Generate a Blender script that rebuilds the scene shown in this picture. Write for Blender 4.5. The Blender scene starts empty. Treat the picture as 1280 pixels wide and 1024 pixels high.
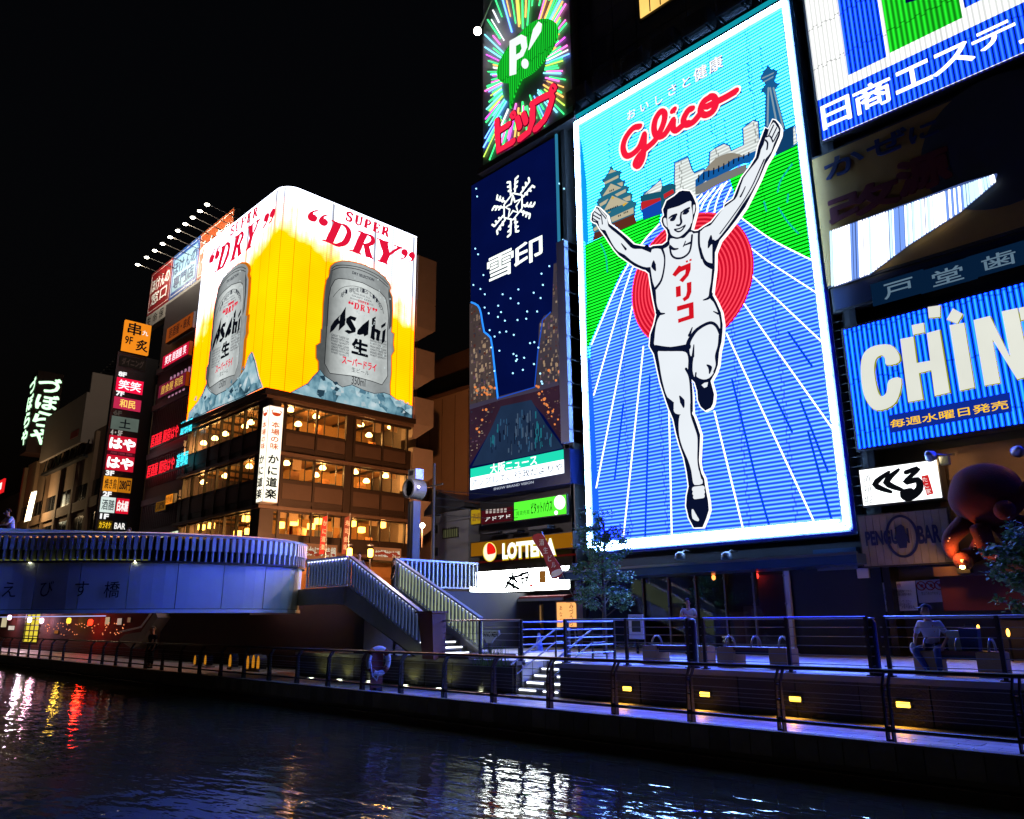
import bpy, bmesh, math, random
from math import pi, sin, cos, radians
from mathutils import Vector, Matrix
random.seed(7)
S = bpy.context.scene
C = S.collection
# ------------------------------------------------------------------ camera, sky, exposure
H = 1.1                                   # eye height above the upper promenade
FPX = 975.062                             # focal length in pixels of a 1280-wide frame
RM = ((0.70067893, -0.19138263, -0.68732941), (0.71343453, 0.17746213, 0.67787784), (-0.0077591, -0.96533926, 0.26088295))
cam = bpy.data.cameras.new('camera'); co = bpy.data.objects.new('camera', cam); C.objects.link(co)
cam.sensor_width = 36; cam.sensor_fit = 'HORIZONTAL'; cam.lens = FPX / 1280 * 36; cam.clip_start = .1; cam.clip_end = 2000
co.matrix_world = Matrix(((RM[0][0], -RM[0][1], -RM[0][2], 0), (RM[1][0], -RM[1][1], -RM[1][2], 0), (RM[2][0], -RM[2][1], -RM[2][2], H), (0, 0, 0, 1)))
S.camera = co
W = bpy.data.worlds.new('World'); S.world = W; W.use_nodes = True
nt = W.node_tree; bg = nt.nodes['Background']; sky = nt.nodes.new('ShaderNodeTexSky')
sky.sky_type = 'NISHITA'; sky.sun_disc = False; sky.sun_elevation = radians(-4.3); sky.sun_rotation = radians(160)
nt.links.new(sky.outputs[0], bg.inputs[0]); bg.inputs[1].default_value = .085
S.view_settings.view_transform = 'Standard'; S.view_settings.look = 'None'; S.view_settings.exposure = .7; S.view_settings.gamma = 1
S.view_settings.use_curve_mapping = False
try:
    S.cycles.use_denoising = True; S.cycles.denoiser = 'OPENIMAGEDENOISE'; S.cycles.denoising_input_passes = 'RGB_ALBEDO_NORMAL'
    S.cycles.max_bounces = 5; S.cycles.diffuse_bounces = 2; S.cycles.glossy_bounces = 3; S.cycles.transmission_bounces = 4; S.cycles.transparent_max_bounces = 12
    S.cycles.sample_clamp_indirect = 4; S.cycles.caustics_reflective = True; S.cycles.blur_glossy = 1.0; S.cycles.caustics_refractive = False
    S.cycles.use_light_tree = True
except Exception as e: print(e)
# ------------------------------------------------------------------ measuring
def ray(px, py):
    a, b, c = px - 640, py - 512, FPX
    return [r[0] * a + r[1] * b + r[2] * c for r in RM]
def onY(px, py, Y): d = ray(px, py); t = Y / d[1]; return Vector((d[0] * t, Y, d[2] * t + H))
def onX(px, py, X): d = ray(px, py); t = X / d[0]; return Vector((X, d[1] * t, d[2] * t + H))
def onZ(px, py, Z): d = ray(px, py); t = (Z - H) / d[2]; return Vector((d[0] * t, d[1] * t, Z))
class Pl:                                 # an upright plane that faces the river (Y) or the street (X)
    def __init__(s, ax, val):
        s.ax, s.val = ax, val
        s.n = Vector((0, -1, 0)) if ax == 'Y' else Vector((1, 0, 0))
        s.u = Vector((1, 0, 0)) if ax == 'Y' else Vector((0, 1, 0))
    def p(s, px, py, off=0):
        return onY(px, py, s.val - off) if s.ax == 'Y' else onX(px, py, s.val + off)
    def uv(s, px, py, off=0): q = s.p(px, py, off); return (q.dot(s.u), q.z)
    def w(s, u, v, off=0):
        return Vector((u, s.val - off, v)) if s.ax == 'Y' else Vector((s.val + off, u, v))
def zm(x0, y0, k, pts): return [(x0 + x / k, y0 + y / k) for x, y in pts]
# ------------------------------------------------------------------ materials
def lin(h):
    h = h.lstrip('#'); r = [int(h[i:i + 2], 16) / 255 for i in (0, 2, 4)]
    return tuple(x / 12.92 if x <= .04045 else ((x + .055) / 1.055) ** 2.4 for x in r)
def newmat(n):
    m = bpy.data.materials.new(n); m.use_nodes = True; t = m.node_tree; t.nodes.clear()
    o = t.nodes.new('ShaderNodeOutputMaterial'); return m, t, o
def nd(t, typ, **k):
    n = t.nodes.new('ShaderNode' + typ)
    for a, b in k.items(): setattr(n, a, b)
    return n
def mth(t, op, a, b=None, c=None):
    n = nd(t, 'Math', operation=op)
    for i, x in enumerate((a, b, c)):
        if x is None: continue
        if isinstance(x, (int, float)): n.inputs[i].default_value = x
        else: t.links.new(x, n.inputs[i])
    return n.outputs[0]
def mixc(t, f, a, b):
    n = nd(t, 'Mix', data_type='RGBA')
    for s, x in ((n.inputs[0], f), (n.inputs[6], a), (n.inputs[7], b)):
        if isinstance(x, (int, float)): s.default_value = x
        elif isinstance(x, tuple): s.default_value = (*x[:3], 1)
        else: t.links.new(x, s)
    return n.outputs[2]
def pos(t):
    g = nd(t, 'NewGeometry'); s = nd(t, 'SeparateXYZ'); t.links.new(g.outputs['Position'], s.inputs[0]); return g.outputs['Position'], s.outputs
MC = {}
def mat(n, col, rough=.6, metal=0, var=.25, scale=3, bump=0, spec=.4):
    """plain surface with blotchy colour variation and a little relief"""
    if n in MC: return MC[n]
    m, t, o = newmat(n); b = nd(t, 'BsdfPrincipled'); t.links.new(b.outputs[0], o.inputs[0])
    c = lin(col) if isinstance(col, str) else col
    b.inputs['Roughness'].default_value = rough; b.inputs['Metallic'].default_value = metal; b.inputs['Specular IOR Level'].default_value = spec
    p, _ = pos(t); nz = nd(t, 'TexNoise'); nz.inputs['Scale'].default_value = scale; nz.inputs['Detail'].default_value = 6; nz.inputs['Roughness'].default_value = .65
    t.links.new(p, nz.inputs['Vector'])
    t.links.new(mixc(t, nz.outputs[0], tuple(x * (1 - var) for x in c), tuple(min(1, x * (1 + var)) for x in c)), b.inputs['Base Color'])
    r = mth(t, 'MULTIPLY_ADD', nz.outputs[0], .3, rough - .15); t.links.new(r, b.inputs['Roughness'])
    if bump:
        n2 = nd(t, 'TexNoise'); n2.inputs['Scale'].default_value = scale * 9; n2.inputs['Detail'].default_value = 4; t.links.new(p, n2.inputs['Vector'])
        bm = nd(t, 'Bump'); bm.inputs['Strength'].default_value = bump; bm.inputs['Distance'].default_value = .02
        t.links.new(n2.outputs[0], bm.inputs['Height']); t.links.new(bm.outputs[0], b.inputs['Normal'])
    MC[n] = m; return m
def em(n, col, st=1.0, sample=False, stripe=None, vary=0):
    """something that gives off light; stripe = (axis, pitch, dark share) are its neon tubes"""
    if n in MC: return MC[n]
    m, t, o = newmat(n); c = lin(col) if isinstance(col, str) else col
    if max(c) * st < 2.6 or stripe: st *= .616                 # sign art is set for exposure 0
    e = nd(t, 'Emission'); e.inputs[0].default_value = (*c, 1); e.inputs[1].default_value = st; t.links.new(e.outputs[0], o.inputs[0])
    if stripe or vary:
        p, ax = pos(t); f = None
        if stripe:
            a, pitch, low = stripe[:3]
            s = mth(t, 'SINE', mth(t, 'MULTIPLY', ax['XYZ'.index(a)], 2 * pi / pitch))
            s = mth(t, 'POWER', mth(t, 'MULTIPLY_ADD', s, .5, .5), 1.4)
            f = mth(t, 'MULTIPLY_ADD', s, st * (1 - low) * 1.7, st * low)
            along = ax[0] if a == 'Z' else ax[2]                   # dark joints where one tube ends and the next begins
            row = mth(t, 'FLOOR', mth(t, 'MULTIPLY_ADD', ax['XYZ'.index(a)], 1 / pitch, .25))
            jt = mth(t, 'FRACT', mth(t, 'ADD', mth(t, 'MULTIPLY', along, 1 / 1.65), mth(t, 'MULTIPLY', mth(t, 'SINE', mth(t, 'MULTIPLY', row, 2.4)), .04)))
            f = mth(t, 'MULTIPLY', f, mth(t, 'MULTIPLY_ADD', mth(t, 'GREATER_THAN', jt, .03), .55, .45))
            wn = nd(t, 'TexWhiteNoise', noise_dimensions='1D'); t.links.new(mth(t, 'ADD', row, mth(t, 'FLOOR', mth(t, 'MULTIPLY', along, 1 / 1.65))), wn.inputs['W'])
            f = mth(t, 'MULTIPLY', f, mth(t, 'MULTIPLY_ADD', wn.outputs[0], .22, .89))
            if len(stripe) > 3:
                lo = stripe[3]; lo = lin(lo) if isinstance(lo, str) else lo
                t.links.new(mixc(t, s, lo, c), e.inputs[0])
        if vary:
            nz = nd(t, 'TexNoise'); nz.inputs['Scale'].default_value = .55; nz.inputs['Detail'].default_value = 5; t.links.new(p, nz.inputs['Vector'])
            v = mth(t, 'MULTIPLY_ADD', nz.outputs[0], 2 * vary, 1 - vary)
            f = mth(t, 'MULTIPLY', v, f if f is not None else st)
        t.links.new(f, e.inputs[1])
    try: m.cycles.emission_sampling = 'FRONT_BACK' if sample else 'NONE'
    except Exception: pass
    MC[n] = m; return m
def glass(n, tint=(.9, .92, .95), refl=.12):
    if n in MC: return MC[n]
    m, t, o = newmat(n); a = nd(t, 'BsdfTransparent'); a.inputs[0].default_value = (*tint, 1); g = nd(t, 'BsdfGlossy'); g.inputs['Roughness'].default_value = .03
    x = nd(t, 'MixShader'); x.inputs[0].default_value = refl
    t.links.new(a.outputs[0], x.inputs[1]); t.links.new(g.outputs[0], x.inputs[2]); t.links.new(x.outputs[0], o.inputs[0]); MC[n] = m; return m
# ------------------------------------------------------------------ meshes
class B:
    def __init__(s): s.v, s.f = [], []
    def add(s, vs, fs):
        k = len(s.v); s.v += [tuple(x) for x in vs]; s.f += [[i + k for i in f] for f in fs]; return s
    def box(s, x0, x1, y0, y1, z0, z1):
        return s.add([(x0, y0, z0), (x1, y0, z0), (x1, y1, z0), (x0, y1, z0), (x0, y0, z1), (x1, y0, z1), (x1, y1, z1), (x0, y1, z1)],
                     [(0, 3, 2, 1), (4, 5, 6, 7), (0, 1, 5, 4), (1, 2, 6, 5), (2, 3, 7, 6), (3, 0, 4, 7)])
    def hexa(s, q):                       # eight corners, bottom ring then top ring
        return s.add(q, [(0, 3, 2, 1), (4, 5, 6, 7), (0, 1, 5, 4), (1, 2, 6, 5), (2, 3, 7, 6), (3, 0, 4, 7)])
    def bar(s, a, b, w, h, up=(0, 0, 1)):
        a, b = Vector(a), Vector(b); d = (b - a).normalized(); u = Vector(up); x = d.cross(u)
        if x.length < 1e-4: x = d.cross(Vector((1, 0, 0)))
        x = x.normalized() * w / 2; y = x.cross(d).normalized() * h / 2
        return s.hexa([a - x - y, a + x - y, b + x - y, b - x - y, a - x + y, a + x + y, b + x + y, b - x + y])
    def tube(s, path, r, n=8, cap=True):
        P = [Vector(p) for p in path]; k = len(s.v); rr = r if isinstance(r, (list, tuple)) else [r] * len(P); prev = None
        for i, p in enumerate(P):
            d = (P[min(i + 1, len(P) - 1)] - P[max(i - 1, 0)]).normalized()
            if prev is None: x = d.cross(Vector((0, 0, 1)));  x = x if x.length > 1e-3 else d.cross(Vector((1, 0, 0)))
            else: x = prev - d * prev.dot(d)
            x.normalize(); prev = x; y = d.cross(x)
            for j in range(n):
                a = 2 * pi * j / n; s.v.append(tuple(p + (x * cos(a) + y * sin(a)) * rr[i]))
        for i in range(len(P) - 1):
            for j in range(n):
                s.f.append([k + i * n + j, k + i * n + (j + 1) % n, k + (i + 1) * n + (j + 1) % n, k + (i + 1) * n + j])
        if cap: s.f.append([k + j for j in range(n)][::-1]); s.f.append([k + (len(P) - 1) * n + j for j in range(n)])
        return s
    def prism(s, pts, vec):
        n = len(pts); a = [Vector(p) for p in pts]; v = Vector(vec)
        return s.add(a + [p + v for p in a], [list(range(n))[::-1], list(range(n, 2 * n))] + [[i, (i + 1) % n, n + (i + 1) % n, n + i] for i in range(n)])
    def ball(s, c, r, n=10, m=7, sq=(1, 1, 1)):
        c = Vector(c); vs = []
        for i in range(m + 1):
            th = pi * i / m
            for j in range(n): a = 2 * pi * j / n; vs.append(c + Vector((sin(th) * cos(a) * sq[0], sin(th) * sin(a) * sq[1], cos(th) * sq[2])) * r)
        return s.add(vs, [[i * n + j, (i + 1) * n + j, (i + 1) * n + (j + 1) % n, i * n + (j + 1) % n] for i in range(m) for j in range(n)])
    def lathe(s, c, prof, n=12):
        c = Vector(c); vs = [c + Vector((r * cos(2 * pi * j / n), r * sin(2 * pi * j / n), z)) for r, z in prof for j in range(n)]
        return s.add(vs, [[i * n + j, i * n + (j + 1) % n, (i + 1) * n + (j + 1) % n, (i + 1) * n + j] for i in range(len(prof) - 1) for j in range(n)])
def tag(o, label=None, cat=None, group=None, kind=None):
    for k, v in (('label', label), ('category', cat), ('group', group), ('kind', kind)):
        if v: o[k] = v
    return o
def mesh(name, b, m, smooth=False, fix=True):
    me = bpy.data.meshes.new(name); me.from_pydata(b.v, [], b.f); me.materials.append(m)
    if fix:
        bm = bmesh.new(); bm.from_mesh(me); bmesh.ops.recalc_face_normals(bm, faces=bm.faces); bm.to_mesh(me); bm.free()
    if smooth: me.polygons.foreach_set('use_smooth', [True] * len(me.polygons))
    return me
def obj(name, b, m, parent=None, smooth=False, fix=True, **k):
    o = bpy.data.objects.new(name, b if isinstance(b, bpy.types.Mesh) else mesh(name, b, m, smooth, fix)); C.objects.link(o)
    if parent: o.parent = parent; o.matrix_parent_inverse = PI_(parent)
    return tag(o, **k)
def PI_(p): return Matrix.Translation(p.location).inverted()     # every object's own location is its place in the world
def thing(name, label, cat, loc=(0, 0, 0), group=None, kind=None):
    o = bpy.data.objects.new(name, None); C.objects.link(o); o.location = loc; o.empty_display_size = .3
    return tag(o, label, cat, group, kind)
def inst(name, me, loc, parent, rz=0):    # a piece that shares its mesh with its like
    o = bpy.data.objects.new(name, me); C.objects.link(o); o.location = loc; o.rotation_euler = (0, 0, rz)
    if parent: o.parent = parent; o.matrix_parent_inverse = PI_(parent)
    return o
# flat art that stands proud of a sign's face; mp(px, py, off) gives the point
def smooth_pts(P, closed=False, k=4):
    n = len(P); out = []
    for i in range(n if closed else n - 1):
        g = (lambda j: P[j % n]) if closed else (lambda j: P[max(0, min(n - 1, j))])
        a, b, c, d = g(i - 1), g(i), g(i + 1), g(i + 2)
        for s in range(k):
            t = s / k
            out.append(tuple(.5 * (2 * b[q] + (c[q] - a[q]) * t + (2 * a[q] - 5 * b[q] + 4 * c[q] - d[q]) * t * t + (3 * b[q] - a[q] - 3 * c[q] + d[q]) * t ** 3) for q in range(len(b))))
    if not closed: out.append(tuple(P[-1]))
    return out
def poly_b(b, pl, pts, off, th, sm=0):
    if sm: pts = smooth_pts(pts, True, sm)
    q = [pl.p(x, y, off) for x, y in pts]; b.prism(q, pl.n * -th); return b
def poly(name, pl, pts, off, th, m, parent, sm=0, **k): return obj(name, poly_b(B(), pl, pts, off, th, sm), m, parent, **k)
def ribbon(b, P, n, ws, th):
    """3D polyline P with widths ws, flat in the plane with normal n, th thick, rounded ends"""
    L, R_ = [], []
    for i, p in enumerate(P):
        d = P[min(i + 1, len(P) - 1)] - P[max(i - 1, 0)]
        if d.length < 1e-6: d = Vector((0, 0, 1))
        s = d.normalized().cross(n).normalized() * ws[i] / 2; L.append(p + s); R_.append(p - s)
    m = len(P); bk = n * -th
    b.add(L + R_ + [x + bk for x in L] + [x + bk for x in R_], [[i, i + 1, m + i + 1, m + i] for i in range(m - 1)] + [[2 * m + i, i, i + 1, 2 * m + i + 1][::-1] for i in range(m - 1)] + [[3 * m + i, m + i, m + i + 1, 3 * m + i + 1] for i in range(m - 1)])
    for e, i, sg in ((P[0], 0, -1), (P[-1], m - 1, 1)):
        r = ws[i] / 2
        if r < .02: continue
        d = (P[1] - P[0] if sg < 0 else P[-1] - P[-2]).normalized() * sg * r; s = d.cross(n)
        b.add([e + s * cos(a) + d * sin(a) for a in [pi * j / 6 for j in range(7)]], [list(range(7))])
def stroke_b(b, pl, pts, w, off, th=.03, sm=4):
    if sm: pts = smooth_pts([tuple(p) for p in pts], False, sm)
    P = [pl.p(p[0], p[1], off) for p in pts]; n = len(P)
    if isinstance(w, (int, float)): ws = [w] * n
    else: ws = [w[0] + (w[-1] - w[0]) * i / (n - 1) if len(w) == 2 else w[min(len(w) - 1, int(i / (n - 1) * (len(w) - 1)))] * (1 - (i / (n - 1) * (len(w) - 1)) % 1) + w[min(len(w) - 1, int(i / (n - 1) * (len(w) - 1)) + 1)] * ((i / (n - 1) * (len(w) - 1)) % 1) for i in range(n)]
    ribbon(b, P, pl.n, ws, th); return b
def stroke(name, pl, pts, w, off, m, parent, th=.03, sm=4, **k): return obj(name, stroke_b(B(), pl, pts, w, off, th, sm), m, parent, fix=False, **k)
GL = {}
def glyphs(s, bold=0, ext=0):
    k = (s, bold, ext)
    if k not in GL:
        c = bpy.data.curves.new('lettering', 'FONT'); c.body = s; c.size = 1; c.offset = bold; c.resolution_u = 3; c.extrude = ext
        o = bpy.data.objects.new('lettering', c); C.objects.link(o); dg = bpy.context.evaluated_depsgraph_get()
        me = bpy.data.meshes.new_from_object(o.evaluated_get(dg)); v = [tuple(x.co) for x in me.vertices]; f = [list(p.vertices) for p in me.polygons]
        bpy.data.objects.remove(o); bpy.data.curves.remove(c); bpy.data.meshes.remove(me); GL[k] = (v, f)
    return GL[k]
def text_uv(b, pl, s, u0, v0, u1, v1, off, th=0, bold=0, fit='ink', slant=0):
    if bold and any(ord(c) > 0x2fff for c in s):        # heavy kana and kanji: the glyph laid down five times with tiny shifts
        k = bold * (v1 - v0) * (.8 if len(s) > 1 or fit != 'ink' else .9)
        for i, (a, c) in enumerate(((0, 0), (k, k), (-k, k), (k, -k), (-k, -k), (k * 1.2, 0), (-k * 1.2, 0), (0, k * 1.2), (0, -k * 1.2))): text_uv(b, pl, s, u0 + a, v0 + c, u1 + a, v1 + c, off + .0007 * i, th, 0, fit, slant)
        return b
    v, f = glyphs(s, bold, .5 if th else 0)
    if not v: return b
    xs = [x[0] for x in v]; ys = [x[1] for x in v]
    if fit == 'ink': x0, x1, y0, y1 = min(xs), max(xs), min(ys), max(ys)
    elif fit == 'line': x0, x1, y0, y1 = min(xs), max(xs), -.12, .88
    else: x0, x1, y0, y1 = 0, 1, -.12, .88
    sx = (u1 - u0) / max(x1 - x0, 1e-3); sy = (v1 - v0) / max(y1 - y0, 1e-3)
    b.add([pl.w(u0 + (x - x0) * sx + slant * (y - y0) * sy, v0 + (y - y0) * sy, off + (z - .5) * th) for x, y, z in v], f); return b
def text(name, pl, s, bl, tr, off, m, parent, **k):
    kk = {q: k.pop(q) for q in ('th', 'bold', 'fit', 'slant') if q in k}
    (u0, v0), (u1, v1) = pl.uv(*bl, off), pl.uv(*tr, off)
    return obj(name, text_uv(B(), pl, s, u0, v0, u1, v1, off, **kk), m, parent, fix=False, **k)
def textc_b(b, pl, s, c, w, h, off, **k):
    u, v = pl.uv(*c, off); return text_uv(b, pl, s, u - w / 2, v - h / 2, u + w / 2, v + h / 2, off, **k)
def textc(name, pl, s, c, w, h, off, m, parent, **k):
    kk = {q: k.pop(q) for q in ('th', 'bold', 'fit', 'slant') if q in k}
    return obj(name, textc_b(B(), pl, s, c, w, h, off, **kk), m, parent, fix=False, **k)
def rect(pl, u0, u1, v0, v1, off, th, b=None):
    b = b or B(); b.prism([pl.w(u0, v0, off), pl.w(u1, v0, off), pl.w(u1, v1, off), pl.w(u0, v1, off)], pl.n * -th); return b
def prect(pl, a, c, off, th, b=None):    # rectangle from two opposite pixel corners
    (u0, v0), (u1, v1) = pl.uv(*a, off), pl.uv(*c, off)
    return rect(pl, min(u0, u1), max(u0, u1), min(v0, v1), max(v0, v1), off, th, b)
def lamp(name, loc, col, power, size=.08, spot=None, aim=None):
    l = bpy.data.lights.new(name, 'SPOT' if spot else 'POINT'); l.energy = power; l.color = lin(col); l.shadow_soft_size = size
    if spot: l.spot_size = radians(spot); l.spot_blend = .6
    o = bpy.data.objects.new(name, l); C.objects.link(o); o.location = loc
    if aim is not None: o.rotation_euler = (Vector(aim) - Vector(loc)).to_track_quat('-Z', 'Y').to_euler()
    return o
# ------------------------------------------------------------------ materials of the place
conc = mat('concrete', '#8d8a86', .8, var=.35, scale=1.2, bump=.4)
concd = mat('stained_concrete', '#8a8176', .85, var=.5, scale=1.7, bump=.6)
stone = mat('rough_stone', '#45413c', .85, var=.4, scale=4, bump=.9)
steel = mat('brushed_steel', '#8b8f96', .35, .85, var=.12, scale=6)
dsteel = mat('dark_painted_steel', '#3c3936', .45, .3, var=.2, scale=5)
bsteel = mat('bronze_steel', '#5a5048', .4, .6, var=.2, scale=5)
black = mat('black_metal', '#15161a', .5, .2, var=.2)
dark = mat('dark_cladding', '#2a2a30', .55, 0, var=.3, scale=.8)
white_p = mat('white_paint', '#cfd0cf', .5, var=.08)
wood = mat('brown_wood', '#6a4a30', .6, var=.35, scale=5, bump=.3)
# ------------------------------------------------------------------ the river
def river():
    m, t, o = newmat('river_water'); b = nd(t, 'BsdfPrincipled'); t.links.new(b.outputs[0], o.inputs[0])
    p, ax = pos(t)
    b.inputs['Roughness'].default_value = .05; b.inputs['IOR'].default_value = 1.33
    nz = nd(t, 'TexNoise'); nz.inputs['Scale'].default_value = .35; nz.inputs['Detail'].default_value = 5; t.links.new(p, nz.inputs['Vector'])
    t.links.new(mixc(t, nz.outputs[0], (.014, .018, .010), (.05, .055, .028)), b.inputs['Base Color'])
    mp = nd(t, 'Mapping'); mp.inputs['Scale'].default_value = (1.6, 2.6, 1); mp.inputs['Rotation'].default_value = (0, 0, radians(-44)); t.links.new(p, mp.inputs[0])
    w1 = nd(t, 'TexNoise'); w1.inputs['Scale'].default_value = .75; w1.inputs['Detail'].default_value = 2.5; w1.inputs['Distortion'].default_value = .4; t.links.new(mp.outputs[0], w1.inputs['Vector'])
    mp2 = nd(t, 'Mapping'); mp2.inputs['Scale'].default_value = (2.2, 8, 1); mp2.inputs['Rotation'].default_value = (0, 0, radians(-38)); t.links.new(p, mp2.inputs[0])
    w2 = nd(t, 'TexNoise'); w2.inputs['Scale'].default_value = .8; w2.inputs['Detail'].default_value = 2; t.links.new(mp2.outputs[0], w2.inputs['Vector'])
    h = mth(t, 'ADD', w1.outputs[0], mth(t, 'MULTIPLY', w2.outputs[0], .35))
    bm = nd(t, 'Bump'); bm.inputs['Strength'].default_value = 1; bm.inputs['Distance'].default_value = .022; t.links.new(h, bm.inputs['Height']); t.links.new(bm.outputs[0], b.inputs['Normal'])
    return obj('river_water', B().add([(-400, -60, ZW), (60, -60, ZW), (60, 14, ZW), (-400, 14, ZW)], [(0, 1, 2, 3)]), m, kind='structure')
ZW, ZL, ZS = -1.38, -.8, 2.2              # water, lower promenade, street
river()
def paving(n, a, b_, rough, sx, sy, mortar=.012, bump=.5):
    m, t, o = newmat(n); s = nd(t, 'BsdfPrincipled'); t.links.new(s.outputs[0], o.inputs[0]); p, _ = pos(t)
    mp = nd(t, 'Mapping'); t.links.new(p, mp.inputs[0])
    br = nd(t, 'TexBrick'); br.inputs['Scale'].default_value = 1; br.inputs['Brick Width'].default_value = sx; br.inputs['Row Height'].default_value = sy; br.inputs['Mortar Size'].default_value = mortar
    br.inputs['Color1'].default_value = (*lin(a), 1); br.inputs['Color2'].default_value = (*lin(b_), 1); br.inputs['Mortar'].default_value = (.03, .03, .03, 1)
    t.links.new(mp.outputs[0], br.inputs['Vector']); nz = nd(t, 'TexNoise'); nz.inputs['Scale'].default_value = 1.4; nz.inputs['Detail'].default_value = 6; t.links.new(p, nz.inputs['Vector'])
    mul = nd(t, 'Mix', data_type='RGBA', blend_type='MULTIPLY'); mul.inputs[0].default_value = .6; t.links.new(br.outputs[0], mul.inputs[6])
    cr = nd(t, 'ValToRGB'); cr.color_ramp.elements[0].position = .3; cr.color_ramp.elements[1].position = .7; cr.color_ramp.elements[0].color = (.62, .62, .62, 1); t.links.new(nz.outputs[0], cr.inputs[0])
    t.links.new(cr.outputs[0], mul.inputs[7]); t.links.new(mul.outputs[2], s.inputs['Base Color'])
    t.links.new(mth(t, 'MULTIPLY_ADD', nz.outputs[0], .4, rough - .2), s.inputs['Roughness'])
    bm = nd(t, 'Bump'); bm.inputs['Strength'].default_value = bump; bm.inputs['Distance'].default_value = .01; t.links.new(br.outputs['Fac'], bm.inputs['Height']); bm.invert = True; t.links.new(bm.outputs[0], s.inputs['Normal'])
    return m
pav = paving('deck_paving', '#c4c2bf', '#b0afad', .5, .6, .3)
pav2 = paving('terrace_paving', '#d0cfce', '#c2c1c1', .45, .9, .45)
YQ, YR, YW = 13.0, 13.2, 15.55            # quay face, railing, retaining wall
lowp = obj('lower_promenade', B().box(-110, 8, YQ + .12, 17.6, -2.6, ZL), pav, kind='structure')
obj('kerb', B().box(-110, 8, YQ + .02, YQ + .3, ZL + .004, ZL + .05), conc, lowp)
tile_me = [mesh('paving_tile', B().box(-.292, .292, -.142, .142, 0, .016), m_) for m_ in (mat('tile_pale', '#c6c3c0', .45, var=.2, scale=5), mat('tile_grey', '#b2b0ad', .5, var=.2, scale=5), mat('tile_warm', '#c0b6a8', .5, var=.2, scale=5))]
k = 0
for j in range(7):
    for i in range(22):
        x = -14.6 + i * .6 + (.3 if j % 2 else 0); y = YQ + .46 + j * .3
        inst('paving_tile', random.choice(tile_me), (x, y, ZL + .002 + random.random() * .004), lowp)
# quay wall: upright concrete panels over a darker footing
quay = obj('quay_wall', B().box(-110, 8, YQ + .03, YQ + .12, -2.6, ZL), concd, label='long stained concrete quay wall below the lower promenade', cat='wall')
quay['category'] = 'wall'
pm = [mesh('concrete_panel', B().box(-.19, .19, 0, .06 + .012 * q, -.36, 0), mat('panel_%s' % c_, col_, .85, var=.45, scale=2.5, bump=.5)) for q, (c_, col_) in enumerate((('a', '#a69c8e'), ('b', '#8f877c'), ('c', '#b5aa9c')))]
for i in range(80): inst('concrete_panel', random.choice(pm), (-28 + i * .4, YQ - .04 - random.random() * .012, ZL + .03), quay)
obj('capping', B().box(-110, 8, YQ - .1, YQ + .05, ZL + .03, ZL + .075), conc, quay)
obj('footing', B().box(-110, 8, YQ - .3, YQ + .05, -2.6, -1.22), mat('weedy_footing', '#5e4c40', .9, var=.5, scale=3, bump=.6), quay)
obj('far_panels', B().box(-110, -28.2, YQ - .05, YQ + .03, -1.2, ZL + .03), concd, quay)
# upper terrace, street and what carries it
terr = obj('upper_promenade', B().box(-27, -15.7, YW + .25, 17.1, -2, 0).box(-14.1, 8, YW + .25, 17.1, -2, 0).box(-27, 8, 17.1, 40, -2, 0), pav2, kind='structure')
street = obj('street', B().box(-200, -23.6, 18.2, 90, -2, ZS), mat('asphalt', '#3a3a3c', .8, var=.3, scale=2, bump=.3), kind='structure')
obj('far_ground', B().box(-400, 200, 60, 500, -2.4, -2.1), mat('asphalt', '#3a3a3c'), kind='structure')
wallm = mat('wall_stone', '#45423e', .85, var=.35, scale=3, bump=.9)
rw = thing('retaining_wall', 'low rough stone wall between the two promenade levels under the giant lit sign', 'wall', (-8, YW, ZL))
obj('wall_core', B().box(-14.1, 6, YW + .05, YW + .3, ZL, -.06), stone, rw)
pme = [mesh('stone_panel', B().box(-.62, .62, -.03 - .012 * q, .06, ZL + .01, -.08), wallm) for q in range(3)]
for i in range(16): inst('stone_panel', pme[random.randrange(3)], (-13.45 + i * 1.26, YW, 0), rw)
obj('coping', B().box(-14.15, 6, YW - .09, YW + .36, -.075, .035), conc, rw)
rw2 = thing('retaining_wall', 'low stone wall lit by greenish ground lights beside the staircase foot', 'wall', (-20, YW, ZL))
obj('wall_core', B().box(-27.2, -15.75, YW + .05, YW + .3, ZL, -.06), stone, rw2)
for i in range(9): inst('stone_panel', pme[random.randrange(3)], (-26.5 + i * 1.26, YW, 0), rw2)
obj('coping', B().box(-27.2, -15.7, YW - .09, YW + .36, -.075, .035), conc, rw2)
# steps between the two levels
ledw = em('lit_nosing', '#eef6ff', 3)
st = thing('terrace_steps', 'short flight of stone steps with glowing white nosings between the promenades', 'steps', (-14.9, YW, ZL))
for i in range(5):
    z = ZL + .16 * (i + 1); y = YW + .02 + i * .3
    sob = obj('step', B().box(-15.69, -14.11, y, 17.09, z - .16, z - .004), conc, st)
    obj('light_strip', B().box(-15.6, -14.98, y - .012, y, z - .06, z - .02), ledw, sob); obj('light_strip', B().box(-14.72 - .02 * i, -14.2, y - .012, y, z - .06, z - .02), ledw, sob)
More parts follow.
